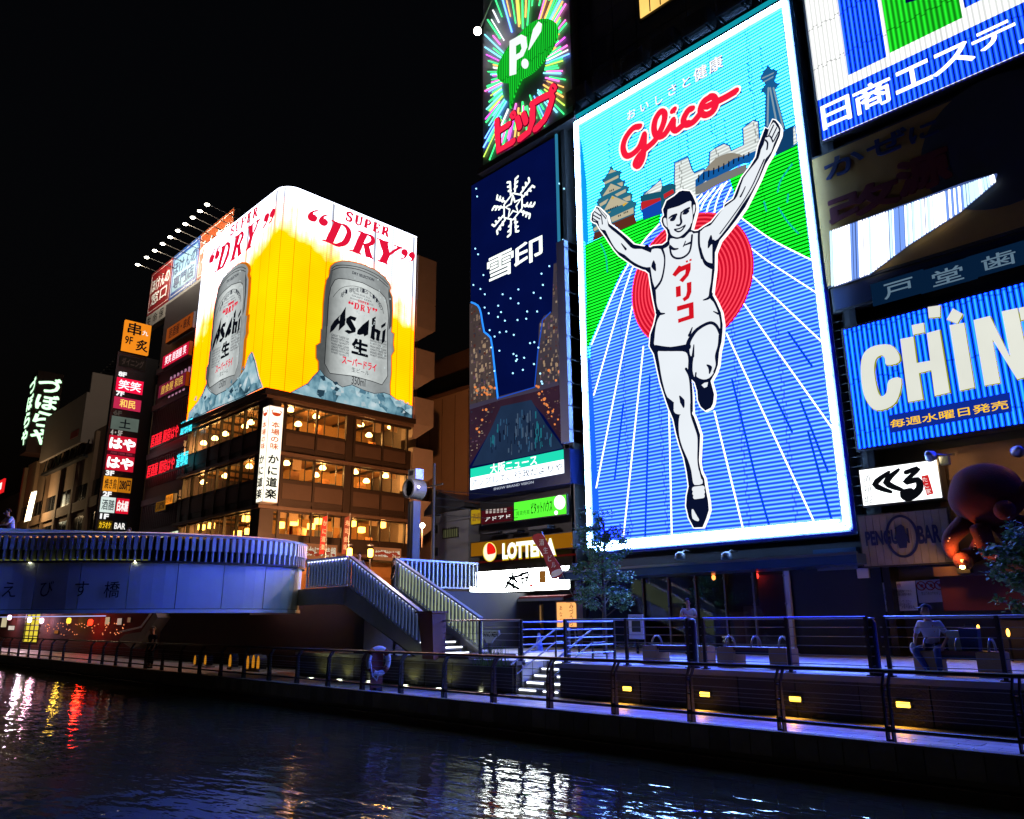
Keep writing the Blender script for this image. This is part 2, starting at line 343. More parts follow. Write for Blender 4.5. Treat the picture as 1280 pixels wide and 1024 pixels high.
# ------------------------------------------------------------------ railings
def post_mesh(h, lean=0):
    b = B()
    for s in (-.045, .045):
        b.hexa([Vector((s - .012, -.06, 0)), Vector((s + .012, -.06, 0)), Vector((s + .012, .06, 0)), Vector((s - .012, .06, 0)), Vector((s - .012, -.03, h * .8)), Vector((s + .012, -.03, h * .8)), Vector((s + .012, .03, h * .8)), Vector((s - .012, .03, h * .8))])
        b.hexa([Vector((s - .012, -.03, h * .8)), Vector((s + .012, -.03, h * .8)), Vector((s + .012, .03, h * .8)), Vector((s - .012, .03, h * .8)), Vector((s - .012, -.01 + .12, h)), Vector((s + .012, .02 + .08, h)), Vector((s + .012, .06 + .1, h - .03)), Vector((s - .012, .05 + .1, h - .03))])
    for z in (.06, .25, .55, .8): b.box(-.033, .033, -.02, .02, z * h / 1.1, z * h / 1.1 + .03)
    b.box(-.1, .1, -.09, .09, 0, .02)
    return b
pme1 = mesh('post', post_mesh(1.08), dsteel)
lr = thing('waterside_railing', 'long dark steel wire railing along the edge of the lower promenade', 'railing', (-12, YR, ZL))
PX = [-5.13 - 1.79 * i for i in range(-3, 22)] + [-44.8 - 2.2 * i for i in range(1, 24)]
for x in PX: inst('post', pme1, (x, YR, ZL), lr)
zr = ZL + 1.08; x1, x0 = 2, -96
obj('handrail', B().tube([(x0, YR + .1, zr), (x1, YR + .1, zr)], .035, 10), mat('red_brown_rail', '#4a3732', .35, .4), lr)
obj('lower_rail', B().tube([(x0, YR - .02, ZL + .22), (x1, YR - .02, ZL + .22)], .03), dsteel, lr)
for z in (.4, .55, .7, .85): obj('wire', B().tube([(x0, YR, ZL + z), (x1, YR, ZL + z)], .006, 5), steel, lr)
for z in (.47, .62): obj('wire', B().tube([(-50, YR, ZL + z), (x1, YR, ZL + z)], .004, 5), steel, lr)
YU = YW + .12
def upper_rail(label, xs, wires=5, y=YU, brk=()):
    r = thing('terrace_railing', label, 'railing', (sum(xs) / len(xs), y, 0))
    pm_ = bpy.data.meshes.get('rail_post') or mesh('rail_post', B().box(-.035, .035, -.03, .03, .02, 1.1).box(-.08, .08, -.07, .07, .02, .04), dsteel)
    for x in xs: inst('post', pm_, (x, y, .02), r)
    obj('handrail', B().tube([(xs[0], y, 1.1), (xs[-1], y, 1.1)], .026), steel, r)
    for i in range(wires):
        z = .22 + i * .175; obj('wire', B().tube([(xs[0], y, z), (xs[-1], y, z)], .007, 5), steel, r)
        for x in xs[1:-1] + ([xs[0], xs[-1]]):
            pass
    b = B()
    for x in (xs[0], xs[-1]):
        for i in range(wires): b.tube([(x - .09, y, .22 + i * .175), (x + .09, y, .22 + i * .175)], .013, 6)
    obj('wire_end', b, steel, r)
    return r
PXU = lambda px: onY(px, 800, YU).x
upper_rail('thin wire railing on the terrace edge between the steps and the first dark bollard', [-14.0, PXU(783), PXU(860)])
upper_rail('thin wire railing on the terrace edge between the two dark bollards', [PXU(880), PXU(985), PXU(1085)])
upper_rail('thin wire railing on the terrace edge in front of the seated man', [PXU(1108), PXU(1250), PXU(1250) + 2])
upper_rail('wire railing in front of the foot of the bridge staircase', [PXU(493), PXU(543), PXU(600), PXU(652)], 5)
for px, lb in ((869, 'tall dark round bollard at the terrace edge near the standing person'), (1096, 'tall dark round bollard at the terrace edge near the seated man')):
    c_ = onY(px, 845, YU + .12); t_ = thing('bollard', lb, 'bollard', (c_.x, YU + .12, 0))
    obj('shaft', B().lathe((c_.x, YU + .12, .03), [(.13, 0), (.13, .05), (.105, .06), (.1, .98), (.07, 1.03), (0, 1.04)], 14), dsteel, t_, smooth=True)
    obj('cap', B().lathe((c_.x, YU + .12, 1.07), [(.0, .035), (.085, .02), (.09, 0), (0, -.004)], 14), steel, t_, smooth=True)
# stair handrails beside the terrace steps
for lb, x in (('sloping steel stair handrail at the left of the glowing steps', -15.6), ('sloping steel stair handrail at the right of the glowing steps', -14.25)):
    t_ = thing('stair_handrail', lb, 'handrail', (x, YW + .6, 0))
    obj('rail', B().tube([(x, YW - .3, ZL + .75), (x, YW - .1, ZL + .85), (x, YW + 1.5, .85), (x, YW + 2.1, .85), (x, YW + 2.1, .02)], .028), steel, t_)
    obj('lower_rail', B().tube([(x, YW - .1, ZL + .5), (x, YW + 1.5, .5), (x, YW + 2.1, .5)], .022), steel, t_)
    obj('post', B().tube([(x, YW - .1, ZL), (x, YW - .1, ZL + .85)], .03), dsteel, t_)
    obj('post', B().tube([(x, YW + 1.5, 0), (x, YW + 1.5, .85)], .03), dsteel, t_)
def panel_rail(label, p0, p1):            # short railing frames that run back from the terrace edge
    t_ = thing('gate_railing', label, 'railing', (p0[0], p0[1], 0)); a, b_ = Vector((*p0, 0)), Vector((*p1, 0))
    for q in (a, b_): obj('post', B().bar(q, q + Vector((0, 0, 1.1)), .06, .06, (0, 1, 0)), dsteel, t_)
    for i in range(5): z = Vector((0, 0, .25 + i * .2)); obj('rail', B().tube([a + z, b_ + z], .018 if i < 4 else .024, 6), steel, t_)
panel_rail('steel bar railing that runs back from the glowing steps on the staircase side', (-15.75, YW + .2), (-15.75, YW + 2.2))
panel_rail('steel bar railing that runs back from the glowing steps on the bench side', (-14.05, YW + .2), (-14.05, YW + 2.2))
# ------------------------------------------------------------------ lights in the wall and in the deck
warm = em('warm_lamp', '#ffc24a', 14); warmw = em('warm_lamp_white', '#ffe9b8', 30)
for px, py, lb in ((784, 861, 'first from the glowing steps'), (881, 868, 'second from the glowing steps'), (994, 874, 'below the second bench'), (1129, 881, 'below the seated man')):
    q = onY(px, py, YW - .1); t_ = thing('wall_light', 'small rectangular amber light set in the low stone wall, ' + lb, 'light', (q.x, YW - .1, q.z), 'amber lights along the low wall')
    obj('housing', B().box(q.x - .14, q.x + .14, YW - .1, YW - .02, q.z - .07, q.z + .075), dsteel, t_)
    obj('lens', B().box(q.x - .115, q.x + .115, YW - .115, YW - .1, q.z - .045, q.z + .045), em('wall_lens', '#ffc63c', 4), t_)
    lamp('wall_light_glow', (q.x, YW - .3, q.z - .02), '#ffb03a', 9, .06, 150, (q.x, YW - .55, ZL))
for i, px in enumerate((389, 424, 462, 506, 549, 603)):
    q = onZ(px, (848, 850, 852, 857, 861, 863)[i], ZL + .02)
    t_ = thing('ground_light', 'small round light sunk in the lower promenade, %s from the right of its row' % ('sixth', 'fifth', 'fourth', 'third', 'second', 'first')[i], 'light', (q.x, q.y, ZL), 'round lights sunk in the promenade')
    obj('ring', B().lathe((q.x, q.y, ZL + .018), [(.1, 0), (.1, .02), (.13, .02), (.14, 0)], 14), steel, t_)
    obj('lens', B().lathe((q.x, q.y, ZL + .018), [(.1, .012), (0, .014)], 14), em('ground_lens', '#f6ffd8', 12), t_)
    lamp('ground_light_glow', (q.x, q.y + .1, ZL + .1), '#d6d860', 4.0, .05, 120, (q.x, YW, ZL + .9))
# ------------------------------------------------------------------ the building with the giant runner sign
GP = Pl('Y', 24.2)
gu0, gu1 = GP.uv(729, 430)[0], GP.uv(1065, 662)[0]
gv0, gv1 = GP.uv(738, 690)[1], GP.uv(720, 155)[1]
bt = thing('office_building', 'tall dark office building that carries the giant runner sign', 'building', (-15, 25, 0))
obj('wall', B().box(-21.0, -9.25, 25.06, 38, 3.3, 40), dark, bt)
pw, ph = 11.7 / 9, 1.35
pme = [mesh('cladding_panel', B().box(-pw / 2 + .02, pw / 2 - .02, -.05, .03, .02, ph - .02), mat('cladding_%d' % q, c_, .4, .1, var=.3, scale=1.2)) for q, c_ in enumerate(('#6a6a72', '#5c5c64', '#727078'))]
for i in range(9):
    for j in range(11): inst('cladding_panel', random.choice(pme), (-20.97 + pw * (i + .5), 25.0, 23.6 + j * ph), bt)
wq = [GP.p(802, 24, -.7), GP.p(856, 0, -.7)]
o_ = obj('window', B().box(wq[0].x - .12, wq[1].x + .12, 24.85, 25.0, wq[0].z - .15, wq[0].z + 2.6), dsteel, bt)
obj('pane', B().box(wq[0].x, wq[1].x, 24.8, 24.85, wq[0].z, wq[0].z + 2.45), em('office_light', '#f2c065', 1.3, True, vary=.4), o_)
for i in range(3): obj('mullion', B().box(wq[0].x + .55 * (i + 1) - .02, wq[0].x + .55 * (i + 1) + .02, 24.77, 24.8, wq[0].z, wq[0].z + 2.45), dsteel, o_)
um = mesh('unit_body', B().box(-.62, .62, -.45, .3, 0, .85), mat('unit_grey', '#4a4b50', .6, var=.2))
ug = mesh('unit_grille', B().lathe((0, -.47, .43), [(.02, 0), (.34, 0)], 12), black)
gm = B()
for q in range(9): gm.box(-.5, .5, -.48, -.455, .08 + q * .085, .11 + q * .085)
ug = mesh('unit_grille', gm, dsteel)
lad = ['leftmost', 'second', 'third', 'fourth', 'fifth', 'sixth', 'seventh']
for i in range(7):
    x = -20.1 + i * 1.6
    t_ = thing('air_conditioner', 'dark air conditioner box above the giant runner sign, %s of seven' % lad[i], 'air conditioner', (x, 24.6, 24.3), 'air conditioners above the giant sign')
    a = inst('body', um, (x, 24.6, 24.3), t_); inst('grille', ug, (x, 24.6, 24.3), t_)
    obj('bracket', B().bar((x - .5, 24.2, 24.27), (x - .5, 25, 24.27), .06, .06).bar((x + .5, 24.2, 24.27), (x + .5, 25, 24.27), .06, .06), black, t_)
obj('service_ledge', B().box(-21, -9.3, 24.45, 25, 23.72, 23.9), dsteel, bt)
for x in (-21.1, -9.2): obj('pilaster', B().box(x - .12, x + .12, 24.3, 25.06, 3.3, 40), dsteel, bt)
# ground floor: canopy, soffit, glazed shop front
cz = onY(900, 703, 23.3).z
obj('canopy', B().box(-21.1, -9.4, 23.3, 25.0, cz - .28, cz + .02), mat('blue_canopy', '#33506e', .35, .3, var=.15), bt)
obj('canopy_edge', B().box(-21.15, -9.35, 23.24, 23.3, cz - .02, cz + .06), steel, bt)
obj('upper_fascia', B().box(-21, -9.4, 24.4, 25.0, cz + .02, gv0 - .35), black, bt)
obj('back_wall', B().box(-21, -9.4, 29, 29.2, 0, cz), mat('shop_wall', '#55484a', .7, var=.3, scale=.7), bt)
obj('side_wall', B().box(-21.05, -20.85, 24.6, 29, 0, cz), dark, bt); obj('side_wall', B().box(-12.3, -12.1, 24.95, 29, 0, cz), dark, bt)
obj('wall', B().box(-12.1, -9.3, 24.7, 24.95, 0, cz - .3), dark, bt)
gl = glass('shop_glass', (.62, .68, .75), .05)
gx = [onY(p, 760, 24.7).x for p in (806, 838, 872, 909, 945, 985)]
gx = [-20.8 + .0] + gx
for i in range(len(gx) - 1):
    f_ = obj('glass_pane', B().box(gx[i] + .03, gx[i + 1] - .03, 24.7, 24.715, .06, cz - .3), gl, bt)
for x in gx[1:]:
    r_ = obj('glazing_post', B().tube([(x, 24.62, 0), (x, 24.62, cz - .3)], .03, 8), steel, bt)
    for z in (.12, 1.55, cz - .45): obj('fitting', B().ball((x, 24.6, z), .05, 8, 5), steel, r_)
obj('white_post', B().box(gx[-1] + .02, gx[-1] + .16, 24.6, 24.72, 0, cz - .3), white_p, bt)
obj('curtain', B().box(gx[4] + .1, gx[-1] - .05, 25.6, 25.66, .2, cz - .35), mat('pale_curtain', '#7a7478', .8, var=.35, scale=1.5), bt)
obj('poster', B().box(gx[4] + .3, gx[4] + 1.2, 24.72, 24.73, 1.5, 2.9), mat('poster', '#4f4a4c', .7, var=.4, scale=2.5), bt)
text('lettering', Pl('Y', 24.715), '劇', (916, 752), (938, 727), .02, black, bt)
for px, py, c_, lb in ((938, 716, '#ff3020', 'tiny red lantern glowing behind the shop glass, nearest the white post'), (946, 720, '#ff3020', 'tiny red lantern glowing behind the shop glass, lower of the red pair'), (892, 722, '#ff7a30', 'tiny orange lantern glowing behind the shop glass left of the red pair')):
    q = onY(px, py, 25.4); t_ = thing('paper_lantern', lb, 'lantern', q)
    obj('shade', B().ball(q, .075, 8, 6, (1, 1, 1.3)), em('lantern' + c_, c_, 6), t_, smooth=True); obj('cord', B().tube([q + Vector((0, 0, .08)), (q.x, q.y, cz)], .006, 5), black, t_)
q = onY(897, 711, 25.5); t_ = thing('menu_light_box', 'small dim yellow light box behind the shop glass', 'sign', q); obj('face', B().box(q.x - .3, q.x + .3, q.y, q.y + .08, q.z - .12, q.z + .12), em('dim_box', '#c98a3a', .7, vary=.5), t_)
text('lettering', Pl('Y', q.y), '営業中', (886, 716), (908, 706), .01, black, t_)
# ------------------------------------------------------------------ the giant sign
G = thing('neon_billboard', 'giant blue neon billboard of a white running athlete crossing a track', 'billboard', (-15, 24.3, gv0))
obj('backing_box', rect(GP, gu0 - .15, gu1 + .15, gv0 - .15, gv1 + .15, -.03, .6), mat('sign_steel', '#3b4250', .5, .5), G)
SKY = em('neon_sky', (.50, 10.0, 32.0), .62, True, ('Z', .14, .42, (.03, .50, 1.2)), .14)
BLU = em('neon_blue', (.34, .98, 80.0), .62, True, ('Z', .14, .40, (.05, .28, .95)), .18)
GRN = em('neon_green', (.02, 3.0, .06), .7, True, ('Z', .14, .38, (.0, .42, .01)), .16)
obj('sky_field', rect(GP, gu0, gu1, gv0 + 8, gv1, 0, .025), SKY, G)
trk = [(738, 432), (775, 343), (800, 305), (824, 280), (828, 266), (872, 244), (905, 222), (925, 206), (934, 235), (926, 272), (962, 298), (1000, 318), (1018, 327)]
a_ = [GP.w(gu0, gv0, .02)] + [GP.p(x, y, .02) for x, y in trk] + [GP.w(gu1, GP.uv(1020, 327)[1], .02), GP.w(gu1, gv0, .02)]
obj('track_field', B().prism(a_, GP.n * -.02), BLU, G)
poly('grass_field', GP, [(731, 306), (826, 263), (824, 280), (800, 305), (775, 343), (734, 436)], .05, .025, GRN, G)
poly('grass_field', GP, [(912, 224), (955, 201), (1004, 175), (1021, 327), (1000, 318), (962, 298), (926, 272)], .05, .025, GRN, G)
poly('edge_strip', GP, [(723, 168), (727, 180), (733, 230), (735, 300), (733, 306), (729, 300)], .06, .03, em('edge_blue', '#10a8ff', .9), G)
poly('edge_strip', GP, [(735, 436), (741, 500), (747, 612), (751, 680), (742, 684), (737, 520)], .06, .03, em('edge_blue_deep', '#1e6bff', 1.0), G)
WL = em('neon_white_line', '#f4f8ff', 2.2)
lanes = [[(824, 280), (800, 307), (772, 355), (739, 431)], [(833, 287), (810, 312), (788, 340), (742, 494)], [(842, 292), (820, 316), (800, 352), (788, 393), (745, 610)], [(804, 433), (778, 681)], [(836, 512), (839.5, 675)], [(892.6, 514), (930, 667)], [(908, 417), (1019, 656)], [(930, 380), (1046, 544)], [(937, 342), (1033, 433)], [(932, 305), (962, 328), (1022, 367)], [(926, 272), (962, 298), (1000, 318), (1019, 327)]]
lanes += [zm(810, 225, 10.24, q) for q in ([(630, 255), (690, 180)], [(650, 300), (775, 145)], [(675, 380), (720, 270), (860, 95)], [(735, 470), (790, 280), (950, 55)], [(840, 460), (870, 300), (940, 120), (1010, 20)], [(970, 290), (1010, 210), (1060, 100)])]
for q in lanes: stroke('lane_line', GP, q, .048, .09, WL, G, .03)
aq = em('dashed_aqua', '#18c8b8', .8)
for q in ([(751, 305), (757, 320), (759, 340)], [(990, 205), (976, 225), (972, 240)], [(985, 243), (984, 253)], [(955, 252), (958, 264)], [(973, 260), (985, 278), (998, 292)]): stroke('grass_line', GP, q, .06, .08, aq, G, .02)
# dark gaps in the tubes above the track and in the sky
dk = em('tube_gap_blue', '#0b62f0', .55); dk2 = em('tube_gap_sky', '#30b0ea', .9)
for q in ([(779, 505), (768, 600)], [(812, 470), (806, 680)], [(934, 425), (990, 540)], [(915, 475), (945, 600), (965, 670)], [(1000, 500), (1035, 590)], [(985, 415), (1015, 458)], [(1010, 540), (1042, 660)]): stroke('tube_gap', GP, q, .07, .045, dk, G, .02, 0)
for x0, y0, n_ in ((782, 172, 5), (806, 160, 6), (838, 138, 4), (905, 150, 6), (950, 60, 8), (934, 80, 5), (858, 168, 5), (885, 132, 5), (760, 180, 6)):
    b = B()
    for i in range(n_): stroke_b(b, GP, [(x0 + i * .8, y0 + i * 8), (x0 + 2 + i * .8, y0 + 2 + i * 8)], .06, .03, .02, 0)
    obj('tube_gap', b, dk2, G, fix=False)
# skyline
WB = em('skyline_white', '#eef6f2', .95, False, ('Z', .14, .72)); OL = em('skyline_outline', '#1a7fd0', .7)
for q in ([(800, 262), (804, 243), (826, 224), (829, 236), (841, 232), (843, 258), (806, 268)], [(842, 250), (843, 204), (860, 196), (865, 211), (868, 216), (880, 211), (886, 235), (866, 250)], [(884, 226), (887, 190), (893, 185), (905, 179), (912, 182), (914, 188), (929, 181), (928, 160), (935, 155), (941, 150), (948, 152), (950, 182), (940, 196), (900, 214)], [(984, 168), (992, 158), (1000, 148), (1003, 175), (990, 183)]):
    t_ = poly('skyline_block', GP, q, .06, .03, WB, G); stroke('outline', GP, q + q[:1], .06, .075, OL, t_, .02, 0)
teal = em('roof_teal', '#2c7f9c', .7); cream = em('castle_cream', '#d9cfae', .75); brn = em('castle_brown', '#7a3a2c', .6); inkm = em('ink_navy', '#0a1230', .9); gold = em('castle_gold', '#f0c040', .8)
Z8 = lambda pts: zm(735, 200, 9.305, pts)
ca = poly('castle', GP, Z8([(265, 70), (290, 110), (380, 130), (360, 170), (360, 225), (420, 235), (405, 300), (470, 305), (440, 370), (505, 385), (495, 470), (555, 490), (530, 560), (535, 630), (270, 745), (60, 840), (38, 735), (130, 690), (120, 560), (95, 490), (150, 430), (130, 380), (185, 320), (195, 285), (160, 245), (220, 170)]), .14, .1, teal, G)
for q in ([(235, 160), (268, 110), (330, 128)], [(185, 262), (350, 178), (352, 205), (188, 285)], [(170, 420), (265, 275), (385, 322)], [(335, 275), (400, 255), (402, 295), (385, 305)], [(310, 402), (435, 338), (438, 370), (335, 422)], [(185, 590), (280, 415), (470, 495)], [(132, 512), (232, 452), (205, 505), (140, 542)], [(400, 452), (488, 412), (492, 468), (445, 480)], [(262, 672), (525, 552), (528, 618), (278, 722)], [(60, 800), (100, 770), (120, 800), (70, 830)]):
    poly('castle_wall', GP, Z8(q), .16, .02, cream, ca)
for q in ([(275, 742), (535, 632), (562, 728), (370, 812)], [(72, 850), (160, 818), (190, 880), (50, 942)]): poly('castle_base', GP, Z8(q), .16, .02, brn, ca)
for q in ([(270, 440), (285, 425), (305, 440), (285, 455)], [(400, 520), (440, 495), (455, 505), (410, 540)], [(230, 610), (265, 600), (240, 620)]): poly('gold_trim', GP, Z8(q), .175, .012, gold, ca)
for x, y in ((235, 575), (255, 565), (275, 557), (295, 548), (315, 540), (335, 530), (350, 645), (370, 637), (415, 610), (435, 602), (455, 595), (250, 355), (270, 347), (290, 338)): poly('castle_window', GP, Z8([(x, y), (x + 9, y - 4), (x + 9, y + 14), (x, y + 18)]), .175, .012, inkm, ca)
ar = poly('arena', GP, Z8([(605, 412), (845, 365), (860, 305), (985, 272), (1010, 285), (1000, 560), (850, 622), (640, 692)]), .12, .07, em('arena_teal', '#1f6f8a', .6), G)
poly('arena_wall', GP, Z8([(625, 580), (845, 470), (850, 620), (640, 690)]), .14, .02, em('arena_blue', '#1450c0', .8), ar)
poly('arena_band', GP, Z8([(615, 490), (840, 440), (845, 470), (622, 580)]), .14, .02, em('arena_red', '#d22a30', .8), ar)
poly('arena_band', GP, Z8([(880, 400), (985, 340), (1000, 380), (885, 450)]), .14, .02, em('arena_red', '#d22a30', .8), ar)
Z3 = lambda pts: zm(870, 140, 6.4, pts)
dm = poly('dome_roof', GP, Z3([(55, 480), (110, 420), (160, 370), (250, 332), (310, 330), (375, 352), (300, 385), (210, 440), (150, 470)]), .12, .07, em('dome_grey', '#a8a090', .7, vary=.2), G, 2)
poly('dome_band', GP, Z3([(-5, 545), (30, 510), (60, 478), (150, 462), (240, 420), (300, 375), (370, 358), (470, 312), (470, 360), (420, 402), (350, 412), (260, 462), (160, 522), (70, 545), (20, 585), (-5, 600)]), .14, .08, em('dome_blue', '#1668b8', .75), G)
poly('dome_base', GP, Z3([(-5, 602), (70, 562), (330, 440), (400, 415), (395, 470), (200, 560), (60, 640), (-5, 655)]), .13, .07, em('dome_stone', '#9a9a98', .6), G)
b = B()
for i in range(11): x = 20 + i * 40; stroke_b(b, GP, Z3([(x, 560 - i * 21), (x + 2, 505 - i * 18)]), .05, .155, .01, 0)
obj('dome_rib', b, inkm, G, fix=False)
Z9 = lambda pts: zm(860, 70, 5.387, pts)
tw = poly('tower', GP, Z9([(540, 62), (552, 85), (597, 95), (582, 140), (572, 178), (612, 182), (578, 212), (652, 492), (515, 480), (520, 240), (488, 240), (512, 205), (522, 190), (483, 155), (510, 100), (525, 80)]), .14, .1, em('tower_blue', '#1e6aa6', .75), G)
poly('tower_base', GP, Z9([(590, 540), (702, 472), (705, 600), (590, 665)]), .13, .08, em('tower_deep', '#175088', .6), G)
for q in ([(540, 215), (535, 470)], [(552, 215), (600, 470)], [(575, 215), (640, 480)]): stroke('tower_rib', GP, Z9(q), .06, .155, em('tower_rib', '#9ab8c8', .7), tw, .015, 0)
for q in ([(500, 150), (575, 115)], [(510, 175), (572, 140)]): stroke('tower_ring', GP, Z9(q), .05, .155, em('tower_rib', '#9ab8c8', .7), tw, .015, 0)
# red disc of ring tubes
cu, cv = GP.uv(863, 352); rad = (GP.uv(938, 340)[0] - GP.uv(787, 380)[0]) / 2
disc = obj('sun_disc', B().prism([GP.w(cu + rad * cos(a * pi / 32), cv + rad * sin(a * pi / 32), .13) for a in range(64)], GP.n * -.06), em('disc_red', (.78, .006, .03), .8, True), G)
for i in range(14):
    r = rad * (1 - (i + .3) / 17); b = B(); ribbon(b, [GP.w(cu + r * cos(a * pi / 32), cv + r * sin(a * pi / 32), .16) for a in range(65)], GP.n, [.055] * 65, .02)
    obj('ring_tube', b, em('ring_red', (1.0, .06, .10), 1.1), disc, fix=False)
# ------- the running athlete: white halo, dark ink, white body
Z1 = lambda pts: zm(730, 250, 10.24, pts); Z2 = lambda pts: zm(810, 225, 10.24, pts); Z4 = lambda pts: zm(790, 290, 6.4, pts); Z5 = lambda pts: zm(800, 390, 7.877, pts); Z6 = lambda pts: zm(820, 500, 6.02, pts)
halo = Z1([(80, 260), (90, 170), (130, 120), (150, 75), (185, 80), (230, 120), (300, 190), (325, 290), (420, 360), (540, 460), (640, 555), (740, 575), (850, 590)]) + Z2([(60, 830), (180, 820), (232, 780), (240, 700), (225, 645), (180, 595), (157, 530), (165, 480), (190, 450), (175, 380), (200, 320), (225, 258), (330, 190), (390, 135), (440, 120), (540, 130), (580, 190), (622, 290), (630, 370), (610, 450), (580, 560), (560, 630), (600, 640), (640, 635), (700, 590), (800, 530), (880, 430), (960, 350)]) + \
    Z3([(220, 738), (290, 690), (330, 590), (360, 520), (420, 440), (470, 360), (490, 270), (520, 190), (550, 118), (575, 130), (610, 53), (640, 60), (665, 90), (684, 130), (678, 185), (642, 270), (605, 350), (562, 420), (512, 540), (462, 640), (400, 762), (330, 862), (260, 952), (195, 1030)]) + Z4([(670, 165), (668, 300), (653, 420), (645, 492), (680, 555), (717, 640), (732, 740), (730, 800), (722, 880), (702, 960)]) + \
    Z5([(785, 400), (775, 520), (748, 600), (702, 680), (722, 750), (737, 810), (727, 900), (702, 950), (640, 982), (588, 940), (558, 870), (552, 780), (528, 700), (490, 652), (520, 830), (516, 920), (522, 1000)]) + Z6([(290, 120), (312, 180), (338, 260), (333, 370), (328, 470), (338, 530), (368, 590), (378, 660), (398, 760), (403, 830), (383, 895), (352, 965), (280, 968), (238, 890), (217, 800), (222, 720), (237, 650), (222, 540), (202, 440), (167, 340), (142, 250), (122, 150), (88, 70)]) + \
    Z5([(240, 862), (188, 700), (157, 560), (127, 420), (82, 340), (92, 220), (128, 120)]) + Z4([(172, 720), (185, 660), (160, 540), (140, 420), (128, 335), (100, 312), (40, 292)]) + Z1([(740, 887), (640, 862), (540, 792), (440, 722), (378, 650), (317, 560), (267, 480), (198, 390), (150, 308), (100, 290)])
ru = poly('runner', GP, halo, .30, .14, em('halo_white', '#ffffff', 1.25), G)
def shrink(pts, d):
    n = len(pts); A = sum(pts[i][0] * pts[(i + 1) % n][1] - pts[(i + 1) % n][0] * pts[i][1] for i in range(n)); sg = 1 if A > 0 else -1; out = []
    for i in range(n):
        (ax, ay), (bx, by), (cx, cy) = pts[i - 1], pts[i], pts[(i + 1) % n]
        e1 = Vector((bx - ax, by - ay)).normalized(); e2 = Vector((cx - bx, cy - by)).normalized()
        nn = Vector((-(e1.y + e2.y), e1.x + e2.x)); nn = nn.normalized() * sg * d if nn.length > 1e-3 else Vector((0, 0)); out.append((bx + nn.x, by + nn.y))
    return out
poly('ink', GP, shrink(halo, 1.5), .33, .03, inkm, ru)
body = em('runner_white', '#eaf0f6', 1.02, True, vary=.05)
arm_l = Z1([(115, 255), (118, 205), (132, 150), (170, 102), (215, 135), (265, 188), (300, 245), (308, 335), (400, 415), (500, 500), (592, 602), (650, 628), (740, 628), (850, 672), (870, 632), (950, 622), (1010, 650), (1040, 720), (1030, 900), (900, 900), (915, 890), (880, 780), (880, 842), (800, 862), (700, 832), (600, 772), (520, 702), (440, 662), (380, 592), (330, 502), (290, 422), (270, 385), (228, 380), (195, 345), (183, 285), (135, 268)])
torso = Z4([(160, 150), (245, 138), (302, 100), (308, 52), (460, 50), (480, 14), (530, 8), (575, -20), (628, 25), (640, 60), (650, 100), (648, 200), (640, 280), (630, 400), (612, 512), (650, 560), (690, 630), (700, 690), (705, 770), (690, 760), (620, 725), (560, 740), (500, 790), (460, 850), (440, 912), (300, 920), (186, 922), (180, 850), (190, 760), (206, 700), (232, 652), (210, 620), (195, 560), (190, 470), (166, 400), (150, 300), (140, 200)])
neck = Z2([(285, 755), (380, 768), (470, 735), (530, 670), (575, 680), (570, 800), (500, 960), (300, 940)])
thigh_r = Z5([(488, 310), (520, 225), (590, 155), (680, 118), (750, 150), (780, 230), (772, 330), (745, 430), (750, 520), (728, 590), (680, 650), (620, 665), (560, 640), (548, 608), (535, 640), (518, 580), (520, 500), (527, 430), (500, 435), (488, 390)])
thigh_l = Z5([(175, 400), (200, 382), (300, 388), (420, 388), (462, 412), (474, 480), (470, 580), (488, 660), (490, 760), (500, 880), (490, 1024), (400, 1010), (350, 1000), (330, 960), (346, 900), (270, 840), (235, 740), (208, 620), (190, 500)])
shin = Z6([(195, 105), (178, 118), (170, 180), (175, 270), (200, 360), (240, 450), (265, 530), (275, 600), (290, 640), (348, 630), (343, 590), (318, 520), (311, 450), (314, 350), (308, 260), (283, 180), (260, 110), (255, -20), (170, -20), (140, 0), (133, 60), (150, 100)])
arm_r = Z3([(540, 262), (556, 205), (572, 185), (585, 132), (620, 82), (645, 115), (660, 135), (658, 175), (622, 255), (600, 320), (560, 368), (545, 400), (500, 520), (440, 640), (370, 740), (300, 850), (200, 985), (150, 1030), (60, 1030), (28, 990), (40, 955), (70, 925), (118, 905), (160, 850), (230, 760), (312, 700), (342, 640), (380, 530), (440, 450), (500, 372), (520, 300)])
for n_, q in (('neck', neck), ('torso', torso), ('arm', arm_l), ('arm', arm_r), ('leg', thigh_r), ('leg', thigh_l), ('leg', shin)): poly(n_, GP, smooth_pts(q, True, 2), .345 if n_ != 'neck' else .343, .012, body, ru)
poly('face', GP, smooth_pts(Z2([(245, 490), (250, 400), (268, 372), (400, 332), (540, 268), (552, 335), (570, 440), (560, 560), (535, 620), (470, 690), (400, 738), (340, 738), (285, 708), (262, 640), (250, 570)]), True, 3), .348, .012, body, ru)
for q in ([(200, 492), (232, 492), (238, 560), (250, 608), (215, 580), (197, 530)], [(575, 332), (600, 320), (600, 380), (580, 440)]): poly('ear', GP, smooth_pts(Z2(q), True, 2), .348, .012, body, ru)
poly('foot', GP, Z5([(605, 720), (635, 697), (668, 692), (660, 735), (632, 748)]), .348, .012, body, ru)
def inks(lst):
    for q, w in lst: stroke('ink_line', GP, q, w, .365, inkm, ru, .01, 4)
